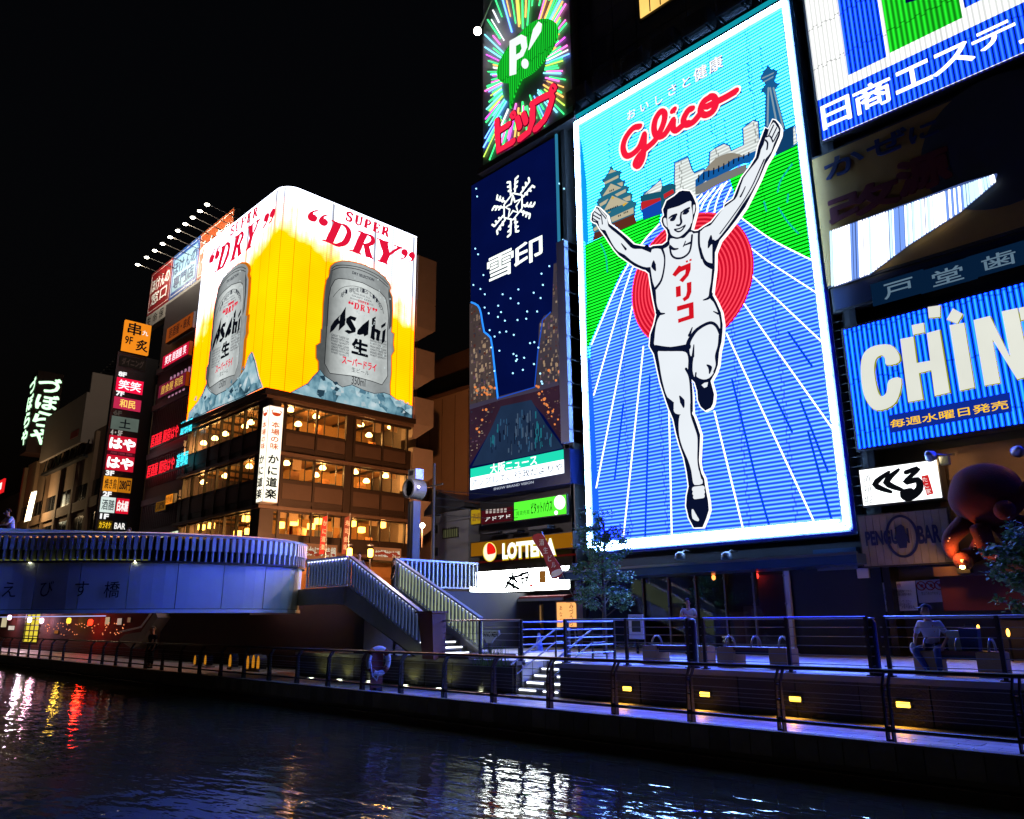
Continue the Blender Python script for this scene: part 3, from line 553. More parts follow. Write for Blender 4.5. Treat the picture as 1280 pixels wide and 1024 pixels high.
inks([(Z4([(240, 135), (260, 200), (256, 290), (232, 390), (185, 455)]), (.10, .06, .08, .12)), (Z2([(655, 650), (650, 720), (655, 850), (690, 1000)]), .09), (Z4([(545, 130), (560, 190), (590, 250), (642, 275)]), (.08, .1, .22)), (Z4([(303, 110), (312, 175), (345, 208), (400, 207), (450, 172), (470, 120), (480, 25)]), .08),
      (Z2([(285, 860), (330, 885), (385, 880)]), (.14, .05)), (Z2([(480, 785), (465, 820), (450, 855)]), .04), (Z2([(455, 840), (550, 800)]), (.04, .1)), (Z2([(262, 640), (285, 708), (340, 740), (400, 740), (470, 692), (535, 620), (560, 560)]), .07),
      (Z2([(805, 715), (795, 790), (770, 870)]), (.06, .2, .04)), (Z2([(800, 800), (840, 800), (838, 960), (835, 1100)]), (.2, .12, .07)), (Z1([(890, 780), (890, 840), (915, 905)]), (.05, .22, .05)), (Z1([(800, 610), (855, 668)]), (.25, .04)), (Z1([(475, 555), (535, 632)]), (.03, .1)),
      (Z1([(215, 185), (225, 230), (235, 310)]), (.04, .05)), (Z1([(175, 105), (215, 160), (280, 240)]), .045), (Z1([(135, 150), (215, 205)]), .05), (Z1([(120, 195), (205, 245)]), .05), (Z1([(110, 235), (180, 280)]), .05),
      (Z3([(620, 105), (580, 190)]), .045), (Z3([(645, 125), (605, 208)]), .045), (Z3([(660, 160), (620, 235)]), .045), (Z3([(555, 225), (572, 250), (567, 300)]), .06), (Z3([(560, 200), (592, 194), (615, 240)]), .05), (Z3([(395, 595), (375, 640), (355, 678)]), (.03, .07)), (Z3([(545, 380), (500, 480), (450, 590), (380, 710), (290, 840), (190, 975)]), (.05, .04, .04)),
      (Z4([(265, 652), (225, 655), (205, 640)]), (.03, .2)), (Z4([(570, 545), (610, 530), (632, 500)]), (.04, .16)), (Z4([(625, 510), (665, 570), (700, 660), (712, 760), (690, 960)]), .07), (Z4([(650, 635), (690, 655)]), (.03, .08)),
      (Z5([(150, 355), (300, 365), (475, 345)]), (.24, .16, .24)), (Z5([(470, 330), (490, 270), (560, 175), (680, 108), (750, 135), (790, 220)]), (.2, .12, .1)), (Z5([(515, 150), (485, 230)]), (.03, .12)), (Z5([(530, 320), (520, 440)]), (.03, .12)), (Z5([(655, 520), (690, 550), (682, 610)]), (.03, .16, .03)), (Z5([(550, 600), (545, 640)]), .06),
      (Z5([(388, 825), (415, 880), (430, 940)]), (.03, .2, .05)), (Z5([(452, 560), (490, 640), (505, 800), (508, 980)]), .1), (Z5([(780, 230), (772, 330), (745, 430), (752, 520), (728, 590)]), .06), (Z6([(262, 30), (265, 110), (290, 190), (315, 270), (318, 350), (318, 470), (345, 590)]), .06),
      (Z2([(268, 490), (305, 462), (360, 447)]), (.05, .12)), (Z2([(432, 415), (470, 385), (525, 362)]), (.05, .1)), (Z2([(300, 508), (325, 495), (350, 475)]), (.14, .2, .1)), (Z2([(455, 430), (485, 412), (512, 402)]), (.1, .2, .12)), (Z2([(425, 415), (417, 480), (425, 540), (402, 578), (368, 578)]), (.06, .1, .07)), (Z2([(338, 632), (400, 622), (475, 578)]), .05), (Z2([(342, 640), (385, 662), (430, 645), (475, 585)]), .06)])
for q, w in ((Z6([(287, 672), (350, 664)]), .18), (Z6([(290, 702), (352, 694)]), .18), (Z6([(293, 730), (352, 722)]), .16), (Z6([(275, 830), (290, 880), (315, 902)]), (.08, .2, .1))): stroke('shoe_stripe', GP, q, w, .366, body, ru, .01, 3)
redm = em('letter_red', (.78, .008, .02), .85)
KR = lambda pts: poly('letter', GP, Z4(pts), .375, .012, redm, ru)
for q in ([(375, 268), (395, 275), (468, 245), (468, 300), (450, 350), (405, 403), (378, 388), (425, 335), (430, 300), (385, 320), (345, 358), (322, 342)], [(430, 232), (445, 226), (447, 240), (432, 245)], [(458, 222), (474, 214), (476, 228), (460, 234)], [(350, 440), (387, 430), (390, 512), (353, 522)], [(438, 408), (474, 398), (474, 480), (455, 530), (418, 556), (403, 535), (432, 510), (440, 470)], [(360, 596), (490, 560), (494, 688), (370, 728), (368, 698), (456, 668), (454, 606), (360, 634)]): KR(q)
# the script word and the line over it
Z7 = lambda pts: zm(760, 60, 6.4, pts)
scr = [[(255, 628), (200, 640), (140, 715), (118, 795), (140, 858), (190, 850), (250, 790), (285, 700)], [(288, 690), (285, 780), (275, 880), (243, 942), (215, 925), (240, 870), (300, 805), (375, 735), (435, 620), (452, 530), (420, 508), (378, 570), (366, 650), (390, 705), (450, 690), (520, 575)], [(520, 575), (518, 640), (545, 658), (600, 615), (640, 600)], [(675, 485), (640, 498), (602, 570), (620, 612), (680, 590), (735, 525)], [(820, 390), (762, 430), (738, 500), (772, 535), (832, 508), (862, 440), (845, 392), (815, 388)], [(785, 470), (860, 432), (940, 392), (1025, 342)], [(516, 505), (530, 492)]]
b = B(); b2 = B(); b3 = B()
for q in scr:
    stroke_b(b3, GP, [(x + 1.3, y + 1.2) for x, y in Z7(q)], .42, .10, .03); stroke_b(b, GP, Z7(q), .44, .14, .04); stroke_b(b2, GP, Z7(q), .27, .18, .04)
lo = obj('script_word', b, em('script_white', '#fff6f0', 1.2), G, fix=False); obj('script_shadow', b3, em('script_shade', '#0a5aa8', .5), lo, fix=False); obj('script_red', b2, em('script_red', (1.0, .012, .05), .95), lo, fix=False)
for s_, x, y, k_ in (('お', 185, 530, 78), ('い', 290, 468, 78), ('し', 402, 412, 78), ('さ', 512, 337, 84), ('と', 624, 272, 84), ('健', 738, 200, 98), ('康', 862, 130, 98)):
    c_ = Z7([(x, y)])[0]; hh = k_ / 6.4 * .042; o_ = textc('letter', GP, s_, c_, hh, hh, .12, em('slogan_white', '#ffffff', 1.1), G, fit='em', bold=.02); textc('letter_shade', GP, s_, (c_[0] + .9, c_[1] + .8), hh, hh, .09, em('script_shade', '#0a5aa8', .5), o_, fit='em', bold=.02)
# border tubes
fr = em('border_neon', (.45, .9, 1.8), 32.0, True)
for side in range(4):
    for i in range(3):
        d = .06 + i * (.125 if side == 0 else .1); b = B(); o_ = .14
        u0, u1, v0, v1 = gu0 - .02 + d, gu1 + .02 - d, gv0 - .02 + d, gv1 + .02 - d
        a, c_ = (((u0, v0), (u1, v0)), ((u0, v1), (u1, v1)), ((u0, v0), (u0, v1)), ((u1, v0), (u1, v1)))[side]
        if side != 0 and i == 2: continue
        L = 1 if side < 2 else 0; n_ = 7 if side < 2 else 12
        for k in range(n_):
            p0 = Vector(a) + (Vector(c_) - Vector(a)) * ((k + .02) / n_); p1 = Vector(a) + (Vector(c_) - Vector(a)) * ((k + .98) / n_)
            b.tube([GP.w(*p0, o_), GP.w(*p1, o_)], .036, 6)
        obj('border_tube', b, fr, G, fix=False)
obj('border_bed', rect(GP, gu0 - .06, gu0 + .26, gv0, gv1, .07, .04), mat('tube_bed', '#3a3f4c', .5), G)
obj('border_bed', rect(GP, gu1 - .26, gu1 + .06, gv0, gv1, .07, .04), mat('tube_bed', '#3a3f4c', .5), G)
obj('border_bed', rect(GP, gu0, gu1, gv0 - .06, gv0 + .38, .074, .04), mat('tube_bed', '#3a3f4c', .5), G)
obj('border_bed', rect(GP, gu0, gu1, gv1 - .24, gv1 + .06, .074, .04), mat('tube_bed', '#3a3f4c', .5), G)
obj('top_strip', rect(GP, gu0 - .1, gu1 + .2, gv1 + .2, gv1 + .34, .15, .1), em('teal_strip', '#10a6b8', .8), G)
# two small floodlights under the sign
for px, lb in ((848, 'small dark floodlight under the giant sign, nearer the little tree'), (906, 'small dark floodlight under the giant sign, under the runner\'s shoe')):
    q = onY(px, 692, 23.6); t_ = thing('floodlight', lb, 'floodlight', (q.x, 24.3, q.z)); b = B()
    b.lathe((q.x, 23.7, q.z - .1), [(.05, .16), (.17, .1), (.19, -.08), (.15, -.1), (0, -.1)], 12); obj('housing', b, dsteel, t_, smooth=True)
    obj('arm', B().tube([(q.x, 23.7, q.z - .0), (q.x, 24.0, q.z + .12), (q.x, 24.4, q.z + .12)], .025), dsteel, t_)
# ------------------------------------------------------------------ the narrow building with the snow picture
SP = Pl('Y', 24.3)
nb = thing('narrow_building', 'narrow dark building with the tall canal picture and small stacked shop signs', 'building', (-24.5, 26, 0))
su0, su1 = SP.uv(587, 590)[0], SP.uv(703, 560)[0]
obj('wall', B().box(su0 + .1, -21.2, 24.9, 34, 0, 33.5), dark, nb)
lilac = mat('lilac_panel', '#8d93b4', .5, .1, var=.1)
obj('side_panel', B().box(-21.45, -20.98, 24.05, 24.9, 8.3, 17.6), lilac, nb); obj('side_panel', B().box(-21.2, -21.05, 24.3, 24.95, 0, 8.2), lilac, nb)
for i in range(9): obj('side_rib', B().box(-20.975, -20.95, 24.05, 24.9, 8.8 + i * 1.05, 8.85 + i * 1.05), steel, nb)
# star-burst sign on the roof
NP = Pl('Y', 24.2)
pv0 = NP.uv(603, 212)[1]; pu0, pu1 = NP.uv(604, 100)[0], NP.uv(718, 148)[0]
P = thing('rooftop_neon_sign', 'neon sign of coloured rays behind a green speech bubble on the roof', 'neon sign', (-23.5, 24.3, pv0))
obj('panel', rect(NP, pu0, pu1, pv0, pv0 + 11.6, 0, .25), mat('pale_sign_panel', '#8a8794', .6, var=.15, scale=1), P)
obj('frame', rect(NP, pu0 - .15, pu1 + .2, pv0 - .35, pv0 - .02, .25, .6), dsteel, P); obj('frame', rect(NP, pu1, pu1 + .15, pv0, pv0 + 11.6, .1, .4), dsteel, P)
cu_, cv_ = NP.uv(656, 92)
cols = [em('ray_' + n_, c_, s_, True) for n_, c_, s_ in (('green', (.05, 1.0, .22), 2.2), ('blue', (.10, .28, 1.0), 2.6), ('pink', (1.0, .16, .62), 2.2), ('white', (.9, .95, 1.0), 2.0), ('orange', (1.0, .5, .12), 1.8), ('lime', (.55, 1.0, .1), 1.8), ('sky', (.2, .75, 1.0), 2.2), ('magenta', (.9, .1, 1.0), 2.0))]
rnd = random.Random(3)
for i in range(110):
    a = 2 * pi * (i + rnd.random() * .7) / 110; dx, dz = cos(a), sin(a)
    lim = min(((pu1 - .1 - cu_) if dx > 0 else (pu0 + .1 - cu_)) / dx if abs(dx) > 1e-3 else 99, ((pv0 + 11.5 - cv_) if dz > 0 else (pv0 + .15 - cv_)) / dz if abs(dz) > 1e-3 else 99)
    r0 = max(1.6, lim * (.35 + .25 * rnd.random())); r1 = lim * (.72 + .28 * rnd.random())
    if r1 - r0 < .4: r0 = max(.8, r1 - 1)
    b = B(); b.tube([NP.w(cu_ + dx * r0, cv_ + dz * r0, .1), NP.w(cu_ + dx * r1, cv_ + dz * r1, .1)], .03 + .02 * rnd.random(), 5)
    obj('ray_tube', b, cols[rnd.randrange(8) if i % 3 else 0], P, fix=False)
Z10 = lambda pts: zm(590, 0, 4.874, pts)
bub = poly('speech_bubble', NP, smooth_pts(Z10([(150, 440), (165, 380), (215, 290), (290, 205), (360, 140), (420, 115), (480, 120), (512, 150), (518, 210), (490, 290), (440, 360), (380, 430), (310, 475)]) , False, 3) + Z10([(300, 480), (262, 560), (228, 665), (228, 580), (222, 505), (180, 500), (155, 480)]), .22, .1, em('bubble_green', (.01, .62, .03), .85, True, ('X', .13, .3)), P)
wn = em('bubble_white', '#eaf6f4', 1.15)
poly('letter', NP, Z10([(228, 250), (300, 210), (330, 225), (335, 285), (310, 342), (270, 366), (268, 450), (228, 462)]), .25, .02, wn, P)
poly('letter_gap', NP, Z10([(268, 280), (295, 265), (302, 295), (290, 320), (268, 332)]), .262, .01, em('bubble_green2', (.01, .5, .03), .7), P)
poly('letter', NP, Z10([(342, 305), (372, 180), (405, 130), (425, 145), (420, 190), (350, 300)]), .25, .02, wn, P)
obj('letter', poly_b(B(), NP, [(Z10([(322, 388)])[0][0] + 4.4 * cos(a * pi / 8), Z10([(322, 388)])[0][1] + 6.2 * sin(a * pi / 8)) for a in range(16)], .25, .02), wn, P)
rn = em('pip_red', (1.0, .02, .07), 1.05, True); rd_ = em('pip_shade', (.25, .0, .03), .6)
for q, w in (([(150, 735), (152, 800), (160, 915), (250, 860)], .36), ([(155, 800), (225, 755)], .34), ([(235, 700), (250, 680), (262, 700), (246, 718), (235, 700)], .17), ([(275, 720), (290, 775)], .34), ([(312, 695), (328, 745)], .34), ([(368, 655), (365, 740), (345, 800), (290, 845)], .36), ([(365, 630), (480, 570), (475, 640), (440, 725), (385, 785)], .36), ([(475, 540), (490, 515), (508, 535), (492, 560), (475, 540)], .17)):
    k_ = stroke('kana_shade', NP, [(x + .8, y + .8) for x, y in Z10(q)], w + .12, .2, rd_, P, .02, 2 if len(q) > 4 else 0); stroke('kana', NP, Z10(q), w, .24, rn, k_, .03, 2 if len(q) > 4 else 0)
# the floodlight on its arm
fq = onY(597, 39, 22.8); t_ = thing('floodlight', 'small bright floodlight on a long arm beside the roof sign', 'floodlight', (fq.x, 24, fq.z))
obj('bulb', B().ball(fq, .2, 12, 8), em('flood_violet', '#fff4e8', 25), t_, smooth=True); obj('arm', B().tube([fq + Vector((0, .1, .1)), NP.w(pu0 + 1.8, pv0 + 11.4, .1)], .04), steel, t_)
# snow picture board
N = thing('picture_billboard', 'tall dark blue billboard with a snowflake emblem above a night canal picture', 'billboard', (-24.7, 24.4, 8))
sv0, sv1 = SP.uv(586, 590)[1], SP.uv(590, 232)[1]
obj('backing', rect(SP, su0 - .1, su1 + .12, sv0 - .1, sv1 + .15, -.03, .6), dsteel, N)
obj('picture', rect(SP, su0, su1, sv0, sv1, 0, .025), em('night_blue', '#04104a', .75, True, vary=.35), N)
sg = em('tube_side', '#3fa8d8', .5); obj('edge_tube', B().tube([SP.w(su1 + .2, 15.5, .1), SP.w(su1 + .2, sv1, .1)], .07, 6), sg, N)
Z11 = lambda pts: zm(580, 200, 5.12, pts)
sc_ = SP.uv(*Z11([(318, 300)])[0]); b = B(); wsn = em('snow_white', '#f6fff8', 1.5)
ex, ez = Vector(SP.u), Vector((0, 0, 1))
def SQ(r, a): r = r * .74; return SP.w(sc_[0] + r * cos(a), sc_[1] + r * sin(a), .06)
for i in range(6):
    a = pi / 2 + i * pi / 3
    ribbon(b, [SQ(.98, a), SQ(.98, a + pi / 3)], SP.n, [.075] * 2, .02)
    for dl in (-.13, .13):
        ribbon(b, [SQ(1.0, a + dl * 1.6), SQ(1.95, a + dl)], SP.n, [.10] * 2, .02)
        for r in (1.25, 1.6, 1.95): ribbon(b, [SQ(r, a + dl), SQ(r + .13, a + dl * (2.9 - .5 * r))], SP.n, [.11] * 2, .02)
star = [SQ(.78 if k % 2 == 0 else .32, pi / 2 + k * pi / 5) for k in range(11)]; ribbon(b, star, SP.n, [.1] * 11, .02)
obj('snowflake', b, wsn, N, fix=False)
text('lettering', SP, '雪', *[(Z11([(150, 790)])[0]), (Z11([(315, 560)])[0])], .08, wsn, N, bold=.017)
text('lettering', SP, '印', *[(Z11([(325, 700)])[0]), (Z11([(498, 478)])[0])], .08, wsn, N, bold=.026)
# the picture's streets and canal
py_ = lambda pts, n_, c_, s_, off, **k: poly(n_, SP, pts, off, .012, em(n_ + c_, c_, s_, **k), N)
py_([(587, 380), (594, 378), (599, 388), (603, 415), (612, 422), (616, 455), (620, 500), (587, 508)], 'painted_houses', '#6a5a58', .45, .02, vary=.6)
py_([(674, 405), (680, 395), (690, 390), (692, 330), (702, 326), (704, 478), (670, 484)], 'painted_houses', '#5e5460', .45, .02, vary=.6)
py_([(587, 508), (622, 498), (666, 488), (704, 478), (704, 556), (680, 520), (664, 502), (626, 508), (612, 540), (587, 582)], 'painted_banks', '#4a2f44', .45, .02, vary=.6)
py_([(626, 508), (664, 500), (682, 530), (704, 560), (640, 574), (590, 583), (612, 540)], 'painted_canal', '#2c4468', .5, .022, vary=.5)
py_([(587, 506), (622, 496), (704, 474), (704, 480), (664, 491), (626, 500), (587, 512)], 'painted_bridge', '#58506a', .5, .024, vary=.3)
gb = em('blue_glow_tube', '#2a8cff', 1.3)
stroke('blue_tube', SP, [(589, 378), (597, 382), (601, 392), (605, 415), (613, 422), (617, 452), (622, 498)], .09, .05, gb, N, .03, 2); stroke('blue_tube', SP, [(622, 498), (668, 484), (672, 440), (678, 400), (688, 390)], .045, .05, em('blue_dim_tube', '#1a50c8', .9), N, .03, 0)
rh = random.Random(31)
def inq(px, py, P):
    c = False
    for k in range(len(P)):
        (x1, y1), (x2, y2) = P[k], P[k - 1]
        if (y1 > py) != (y2 > py) and px < (x2 - x1) * (py - y1) / (y2 - y1) + x1: c = not c
    return c
HL = [(587, 380), (594, 378), (599, 388), (603, 415), (612, 422), (616, 455), (620, 500), (587, 508)]; HR = [(674, 405), (680, 395), (690, 390), (692, 330), (702, 326), (704, 478), (670, 484)]; BK = [(587, 512), (624, 500), (610, 540), (587, 578)]; BR_ = [(666, 490), (704, 480), (704, 552), (684, 524)]
ht = [em('house_tone_%d' % k, c_, .55) for k, c_ in enumerate(('#8a7468', '#4a3c40', '#a88c78', '#6a3c34', '#3a3e54', '#c8b098', '#7a5a70'))]; hb = [B() for _ in ht]
for k in range(620):
    P_ = rh.choice((HL, HL, HR, HR, BK, BR_)); x0, x1 = min(p[0] for p in P_), max(p[0] for p in P_); y0, y1 = min(p[1] for p in P_), max(p[1] for p in P_)
    px, py = x0 + (x1 - x0) * rh.random(), y0 + (y1 - y0) * rh.random()
    px = round(px / 3.2) * 3.2 if P_ in (HL, HR) else px
    w_, h_ = rh.uniform(.8, 2.6), rh.uniform(1.2, 5.5) if P_ in (HL, HR) else rh.uniform(.8, 2.2)
    if all(inq(a, b_, P_) for a, b_ in ((px, py), (px + w_, py), (px, py + h_), (px + w_, py + h_))): prect(SP, (px, py + h_), (px + w_, py), .024 + .0003 * (k % 30), .004, hb[rh.randrange(7)])
for bb, m_ in zip(hb, ht): obj('painted_facades', bb, m_, N, fix=False, kind='stuff')
cs_ = [em('canal_tone_%d' % k, c_, .55) for k, c_ in enumerate(('#3f6c94', '#1c3050', '#58708c', '#2a8ca0', '#141e38'))]; cb = [B() for _ in cs_]
for k in range(150):
    px = 600 + 95 * rh.random(); py = 512 + 52 * rh.random(); h_ = rh.uniform(3, 14)
    edge = abs(px - 646) / 50
    if inq(px, py, [(628, 509), (663, 502), (680, 530), (700, 556), (640, 572), (594, 580), (613, 541)]) and inq(px, py + h_, [(628, 509), (663, 502), (680, 530), (700, 556), (640, 572), (594, 580), (613, 541)]): prect(SP, (px, py + h_), (px + rh.uniform(.5, 1.6), py), .026 + .0003 * (k % 20), .004, cb[rh.choice((0, 1, 2, 4)) if edge < .45 else rh.choice((0, 3, 3, 1))])
for bb, m_ in zip(cb, cs_): obj('painted_ripples', bb, m_, N, fix=False, kind='stuff')
rnd = random.Random(11); b = B(); b2 = B(); b3 = B()
for px, py in Z11([(608, 152), (640, 184), (78, 184), (84, 234), (634, 512), (600, 554), (622, 622), (546, 680), (496, 728), (505, 800), (446, 850), (490, 884), (348, 829), (247, 860), (298, 886), (348, 918), (404, 970), (468, 970), (219, 933), (237, 974), (158, 982), (105, 826), (133, 860), (60, 800), (124, 737), (90, 604), (72, 568), (132, 945)]) + [(612 + rnd.random() * 66, 395 + rnd.random() * 85) for _ in range(26)]:
    b.ball(SP.p(px, py, .06), .045, 6, 4)
obj('star_bulbs', b, em('star_bulb', '#9ad8ff', 2.2), N, fix=False, kind='stuff')
for i in range(46):
    t = rnd.random(); sd = rnd.random() < .5
    px, py = (592 + 24 * t + rnd.random() * 6, 545 - 62 * t - rnd.random() * 6) if sd else (702 - 32 * t - rnd.random() * 6, 528 - 56 * t + rnd.random() * 8)
    if rnd.random() < .4: px, py = (590 + rnd.random() * 26, 495 - rnd.random() * 12) if sd else (674 + rnd.random() * 28, 476 - rnd.random() * 16)
    b2.ball(SP.p(px, py, .05), .03 + .045 * rnd.random(), 6, 4)
obj('painted_street_lights', b2, em('ember', '#f08a4a', .95), N, fix=False, kind='stuff')
for i in range(40):
    sd = rnd.random() < .5; px, py = (590 + rnd.random() * 22, 430 + rnd.random() * 60) if sd else (676 + rnd.random() * 26, 400 + rnd.random() * 70)
    prect(SP, (px, py), (px + 2, py + 3.5), .035, .01, b3)
obj('painted_windows', b3, em('painted_window', '#c8a888', .6), N, fix=False, kind='stuff')
# news screen
LP = Pl('Y', 24.0)
E_ = thing('news_screen', 'wide news screen with a green band over white text below the canal picture', 'screen', (-24.7, 24.2, 6.8))
obj('housing', prect(LP, (586, 625), (712, 560), -.02, .8), mat('navy_panel', '#101c4c', .4, .2), E_)
lu0, lv0 = LP.uv(588, 612.5, .01); lu1, lv1 = LP.uv(704, 562, .01); lm = LP.uv(588, 597.5)[1]
obj('green_band', rect(LP, lu0, lu1, lm, lv1, .01, .02), em('screen_green', '#1cc8a4', 1.3, True), E_); obj('white_band', rect(LP, lu0, lu1, lv0, lm, .01, .02), em('screen_white', '#eef8ff', 2.2, True), E_)
text('lettering', LP, '大阪ニュース', (613, 592.5), (671, 568.5), .03, em('led_white', '#ffffff', 2.0), E_, bold=.01)
text('lettering', LP, 'アップして、行政だよりや', (589, 609), (703, 578), .03, em('led_navy', '#16306a', .5), E_, bold=.008)
text('lettering', LP, 'SNOW BRAND VISION', (617, 613), (667, 601), .01, em('dim_white', '#d4dcf0', .7), E_, bold=.02)
# shop boards below
def board(name, label, pl, a, c_, m, off=.0, th=.15, fr=dsteel):
    t_ = thing(name, label, 'sign', pl.p(*a)); obj('housing', prect(pl, a, c_, off - .02, th), fr, t_)
    (u0, v0), (u1, v1) = pl.uv(*a, off), pl.uv(*c_, off); obj('face', rect(pl, u0 + .04, u1 - .04, v0 + .04, v1 - .04, off, .015), m, t_); return t_
BP = Pl('Y', 24.1)
t_ = board('shop_sign', 'small yellow shop sign at the left end of its row', BP, (588, 657), (601, 635), em('sign_yellow', '#c9a21c', .6, vary=.3)); text('lettering', BP, '酒場', (590, 652), (600, 641), .02, brn, t_)
t_ = board('shop_sign', 'dark red shop sign with small white squares and white katakana', BP, (601, 657), (641, 632), em('sign_maroon', '#5c1620', .5, vary=.3))
text('lettering', BP, 'アドアド', (606, 652), (638, 643), .02, em('letter_w', '#f8f4f0', 1.1), t_, bold=.02)
for i in range(6): u, v = BP.uv(609 + i * 4.6, 639.5 - i * .3); obj('square', rect(BP, u - .07, u + .07, v - .09, v + .09, .02, .01), em('letter_w2', '#d0c0b8', .7), t_)
t_ = board('shop_sign', 'bright lime green sign with a white speech bubble', BP, (642, 652), (708, 617), em('sign_lime', '#4fe030', 1.5, True))
text('lettering', BP, 'ピタットハウス', (664, 643), (690, 625), .02, em('letter_k', '#0a2a0c', .5), t_, bold=.01); text('lettering', BP, '賃貸売買', (645, 645), (662, 637), .02, em('letter_dg', '#1c7a20', .6), t_)
obj('bubble', poly_b(B(), BP, [(699.5 + 7 * cos(a * pi / 10), 628 + 9 * sin(a * pi / 10)) for a in range(20)], .02, .01), em('letter_w3', '#ffffff', 1.6), t_); obj('bubble_dot', poly_b(B(), BP, [(695 + 2.2 * cos(a * pi / 6), 641 + 2.8 * sin(a * pi / 6)) for a in range(12)], .02, .01), em('letter_w3', '#ffffff', 1.6), t_)
t_ = board('restaurant_sign', 'ochre restaurant sign with a round red and white emblem and white letters', BP, (588, 697), (716, 664), em('sign_ochre', '#a86a10', .6, True, vary=.25), .0, .3)
u0, v0 = BP.uv(588, 703); u1, v1 = BP.uv(716, 694); obj('red_base', rect(BP, u0, u1, v0, v1, .02, .2), em('base_red', '#5a1010', .5), t_)
em_c = (612, 690)
for r, c_, of in (((9.2, 13), '#2a1a08', .03), ((8.6, 12.3), '#f8d838', .04), ((7.6, 11.2), '#fff4d8', .05)): obj('emblem', poly_b(B(), BP, [(em_c[0] + r[0] * cos(a * pi / 14), em_c[1] + r[1] * sin(a * pi / 14)) for a in range(28)], of, .01), em('emblem' + c_, c_, 1.1), t_)
poly('emblem_mark', BP, smooth_pts([(609, 681), (613, 679), (618, 684), (619, 691), (612, 693), (609, 692)], True, 3), .06, .01, em('mark_red', '#f01c14', 1.0), t_)
obj('letter_shade', textc_b(B(), BP, 'LOTTERIA', (660.6, 686.8), BP.uv(692, 686)[0] - BP.uv(626, 686)[0] + .06, .78, .04, bold=.09), em('gold_shade', '#e8d020', .9), t_, fix=False)
textc('lettering', BP, 'LOTTERIA', (660, 686.3), BP.uv(692, 686)[0] - BP.uv(626, 686)[0], .7, .07, em('lot_white', '#ffffff', 1.5), t_, bold=.05)
t_ = board('restaurant_sign', 'long brilliant white light box with brush strokes above the dark entrance', BP, (587, 743), (712, 706), em('box_white', (.93, 1.0, .97), 14.0, True), .1, .5)
ink = em('ink_black', '#101218', .6)
text('lettering', BP, '魚', (628, 736), (642, 727), .13, ink, t_); text('lettering', BP, 'うまい', (611, 740), (614.5, 714), .13, em('ink_grey', '#707880', .6), t_)
b = B()
for q, w in (([(632, 735), (640, 722), (646, 728)], .12), ([(636, 722), (650, 720)], .1), ([(640, 716), (642, 735)], .12), ([(652, 716), (653, 730)], .1), ([(648, 720), (660, 716), (658, 726)], .12), ([(650, 724), (658, 722)], .09), ([(634, 728), (648, 736)], .14)): stroke_b(b, BP, q, w, .13, .01, 3)
obj('brush_stroke', b, ink, t_, fix=False, kind='stuff'); obj('seal', prect(BP, (662, 734), (666, 730), .13, .01), em('seal_red', '#e05048', .9), t_); obj('glass_picture', prect(BP, (674, 729), (682, 713), .13, .01), em('beer_brown', '#9a6428', .7, vary=.3), t_); text('lettering', BP, '酒房', (689, 733), (702, 727), .13, em('ink_grey', '#707880', .6), t_)
aw = thing('awning', 'narrow dark red awning under the long white light box', 'awning', (-24.5, 24, 1.9)); q0, q1 = BP.p(586, 752), BP.p(716, 742)
obj('cloth', B().hexa([Vector((q0.x, 23.55, q0.z - .05)), Vector((q1.x, 23.55, q0.z - .05)), Vector((q1.x, 24.4, q0.z + .1)), Vector((q0.x, 24.4, q0.z + .1)), Vector((q0.x, 23.6, q0.z + .1)), Vector((q1.x, 23.6, q0.z + .1)), Vector((q1.x, 24.4, q1.z)), Vector((q0.x, 24.4, q1.z))]), mat('awning_red', '#6a1824', .7), aw)
obj('rim', B().box(q0.x, q1.x, 23.5, 23.56, q0.z - .09, q0.z + .02), steel, aw)
dw = em('door_amber', '#e8a050', .9, True, vary=.3)
FP = Pl('Y', 24.85)
for a, c_ in (((620, 777), (630, 765)), ((632, 777), (641, 765))): o_ = obj('window', prect(FP, (a[0] - .8, a[1] + .8), (c_[0] + .8, c_[1] - .8), .0, .1), dsteel, nb); obj('pane', prect(FP, a, c_, .015, .01), dw, o_)
o_ = obj('door', prect(FP, (658, 792), (678, 755), .0, .1), mat('door_wood', '#9a7444', .5), nb); obj('pane', prect(FP, (660, 780), (676, 757), .02, .01), em('door_dim', '#b88c58', .45, True, vary=.4), o_)
for a, c_ in (((603, 671), (622, 664)), ((628, 670), (646, 662)), ((660, 666), (684, 656))): obj('vent_box', prect(BP, (a[0], a[1] - 3), (c_[0], c_[1]), -.05, .5), mat('unit_grey', '#4a4b50', .6), nb)
# slanting banner and the lit paper sign
fl = thing('banner', 'dark red banner with white lettering leaning on a thin pole over the restaurant sign', 'banner', onY(700, 740, 23.2)); FB = Pl('Y', 23.2)
q = smooth_pts([(665, 672), (676, 667), (684, 678), (692, 695), (704, 716), (690, 724), (684, 708), (677, 692)], True, 3)
obj('cloth', poly_b(B(), FB, q, 0, .02), mat('banner_red', '#8e2a30', .8, var=.2, scale=4), fl); obj('pole', B().tube([FB.p(677, 665, -.03), FB.p(716, 745, -.03)], .018), steel, fl)
for s_, c_ in (('酒', (677, 678)), ('生', (682, 688)), ('ビ', (687, 698)), ('ル', (692, 706))): textc('lettering', FB, s_, c_, .28, .28, .02, white_p, fl, fit='em')
obj('patch', poly_b(B(), FB, smooth_pts([(690, 715), (701, 711), (703, 716), (691, 722)], True, 3), .01, .01), white_p, fl)
ps = thing('paper_sign', 'small square amber lit paper sign with brush writing beside the little tree', 'sign', onY(708, 790, 21)); KP = Pl('Y', 21)
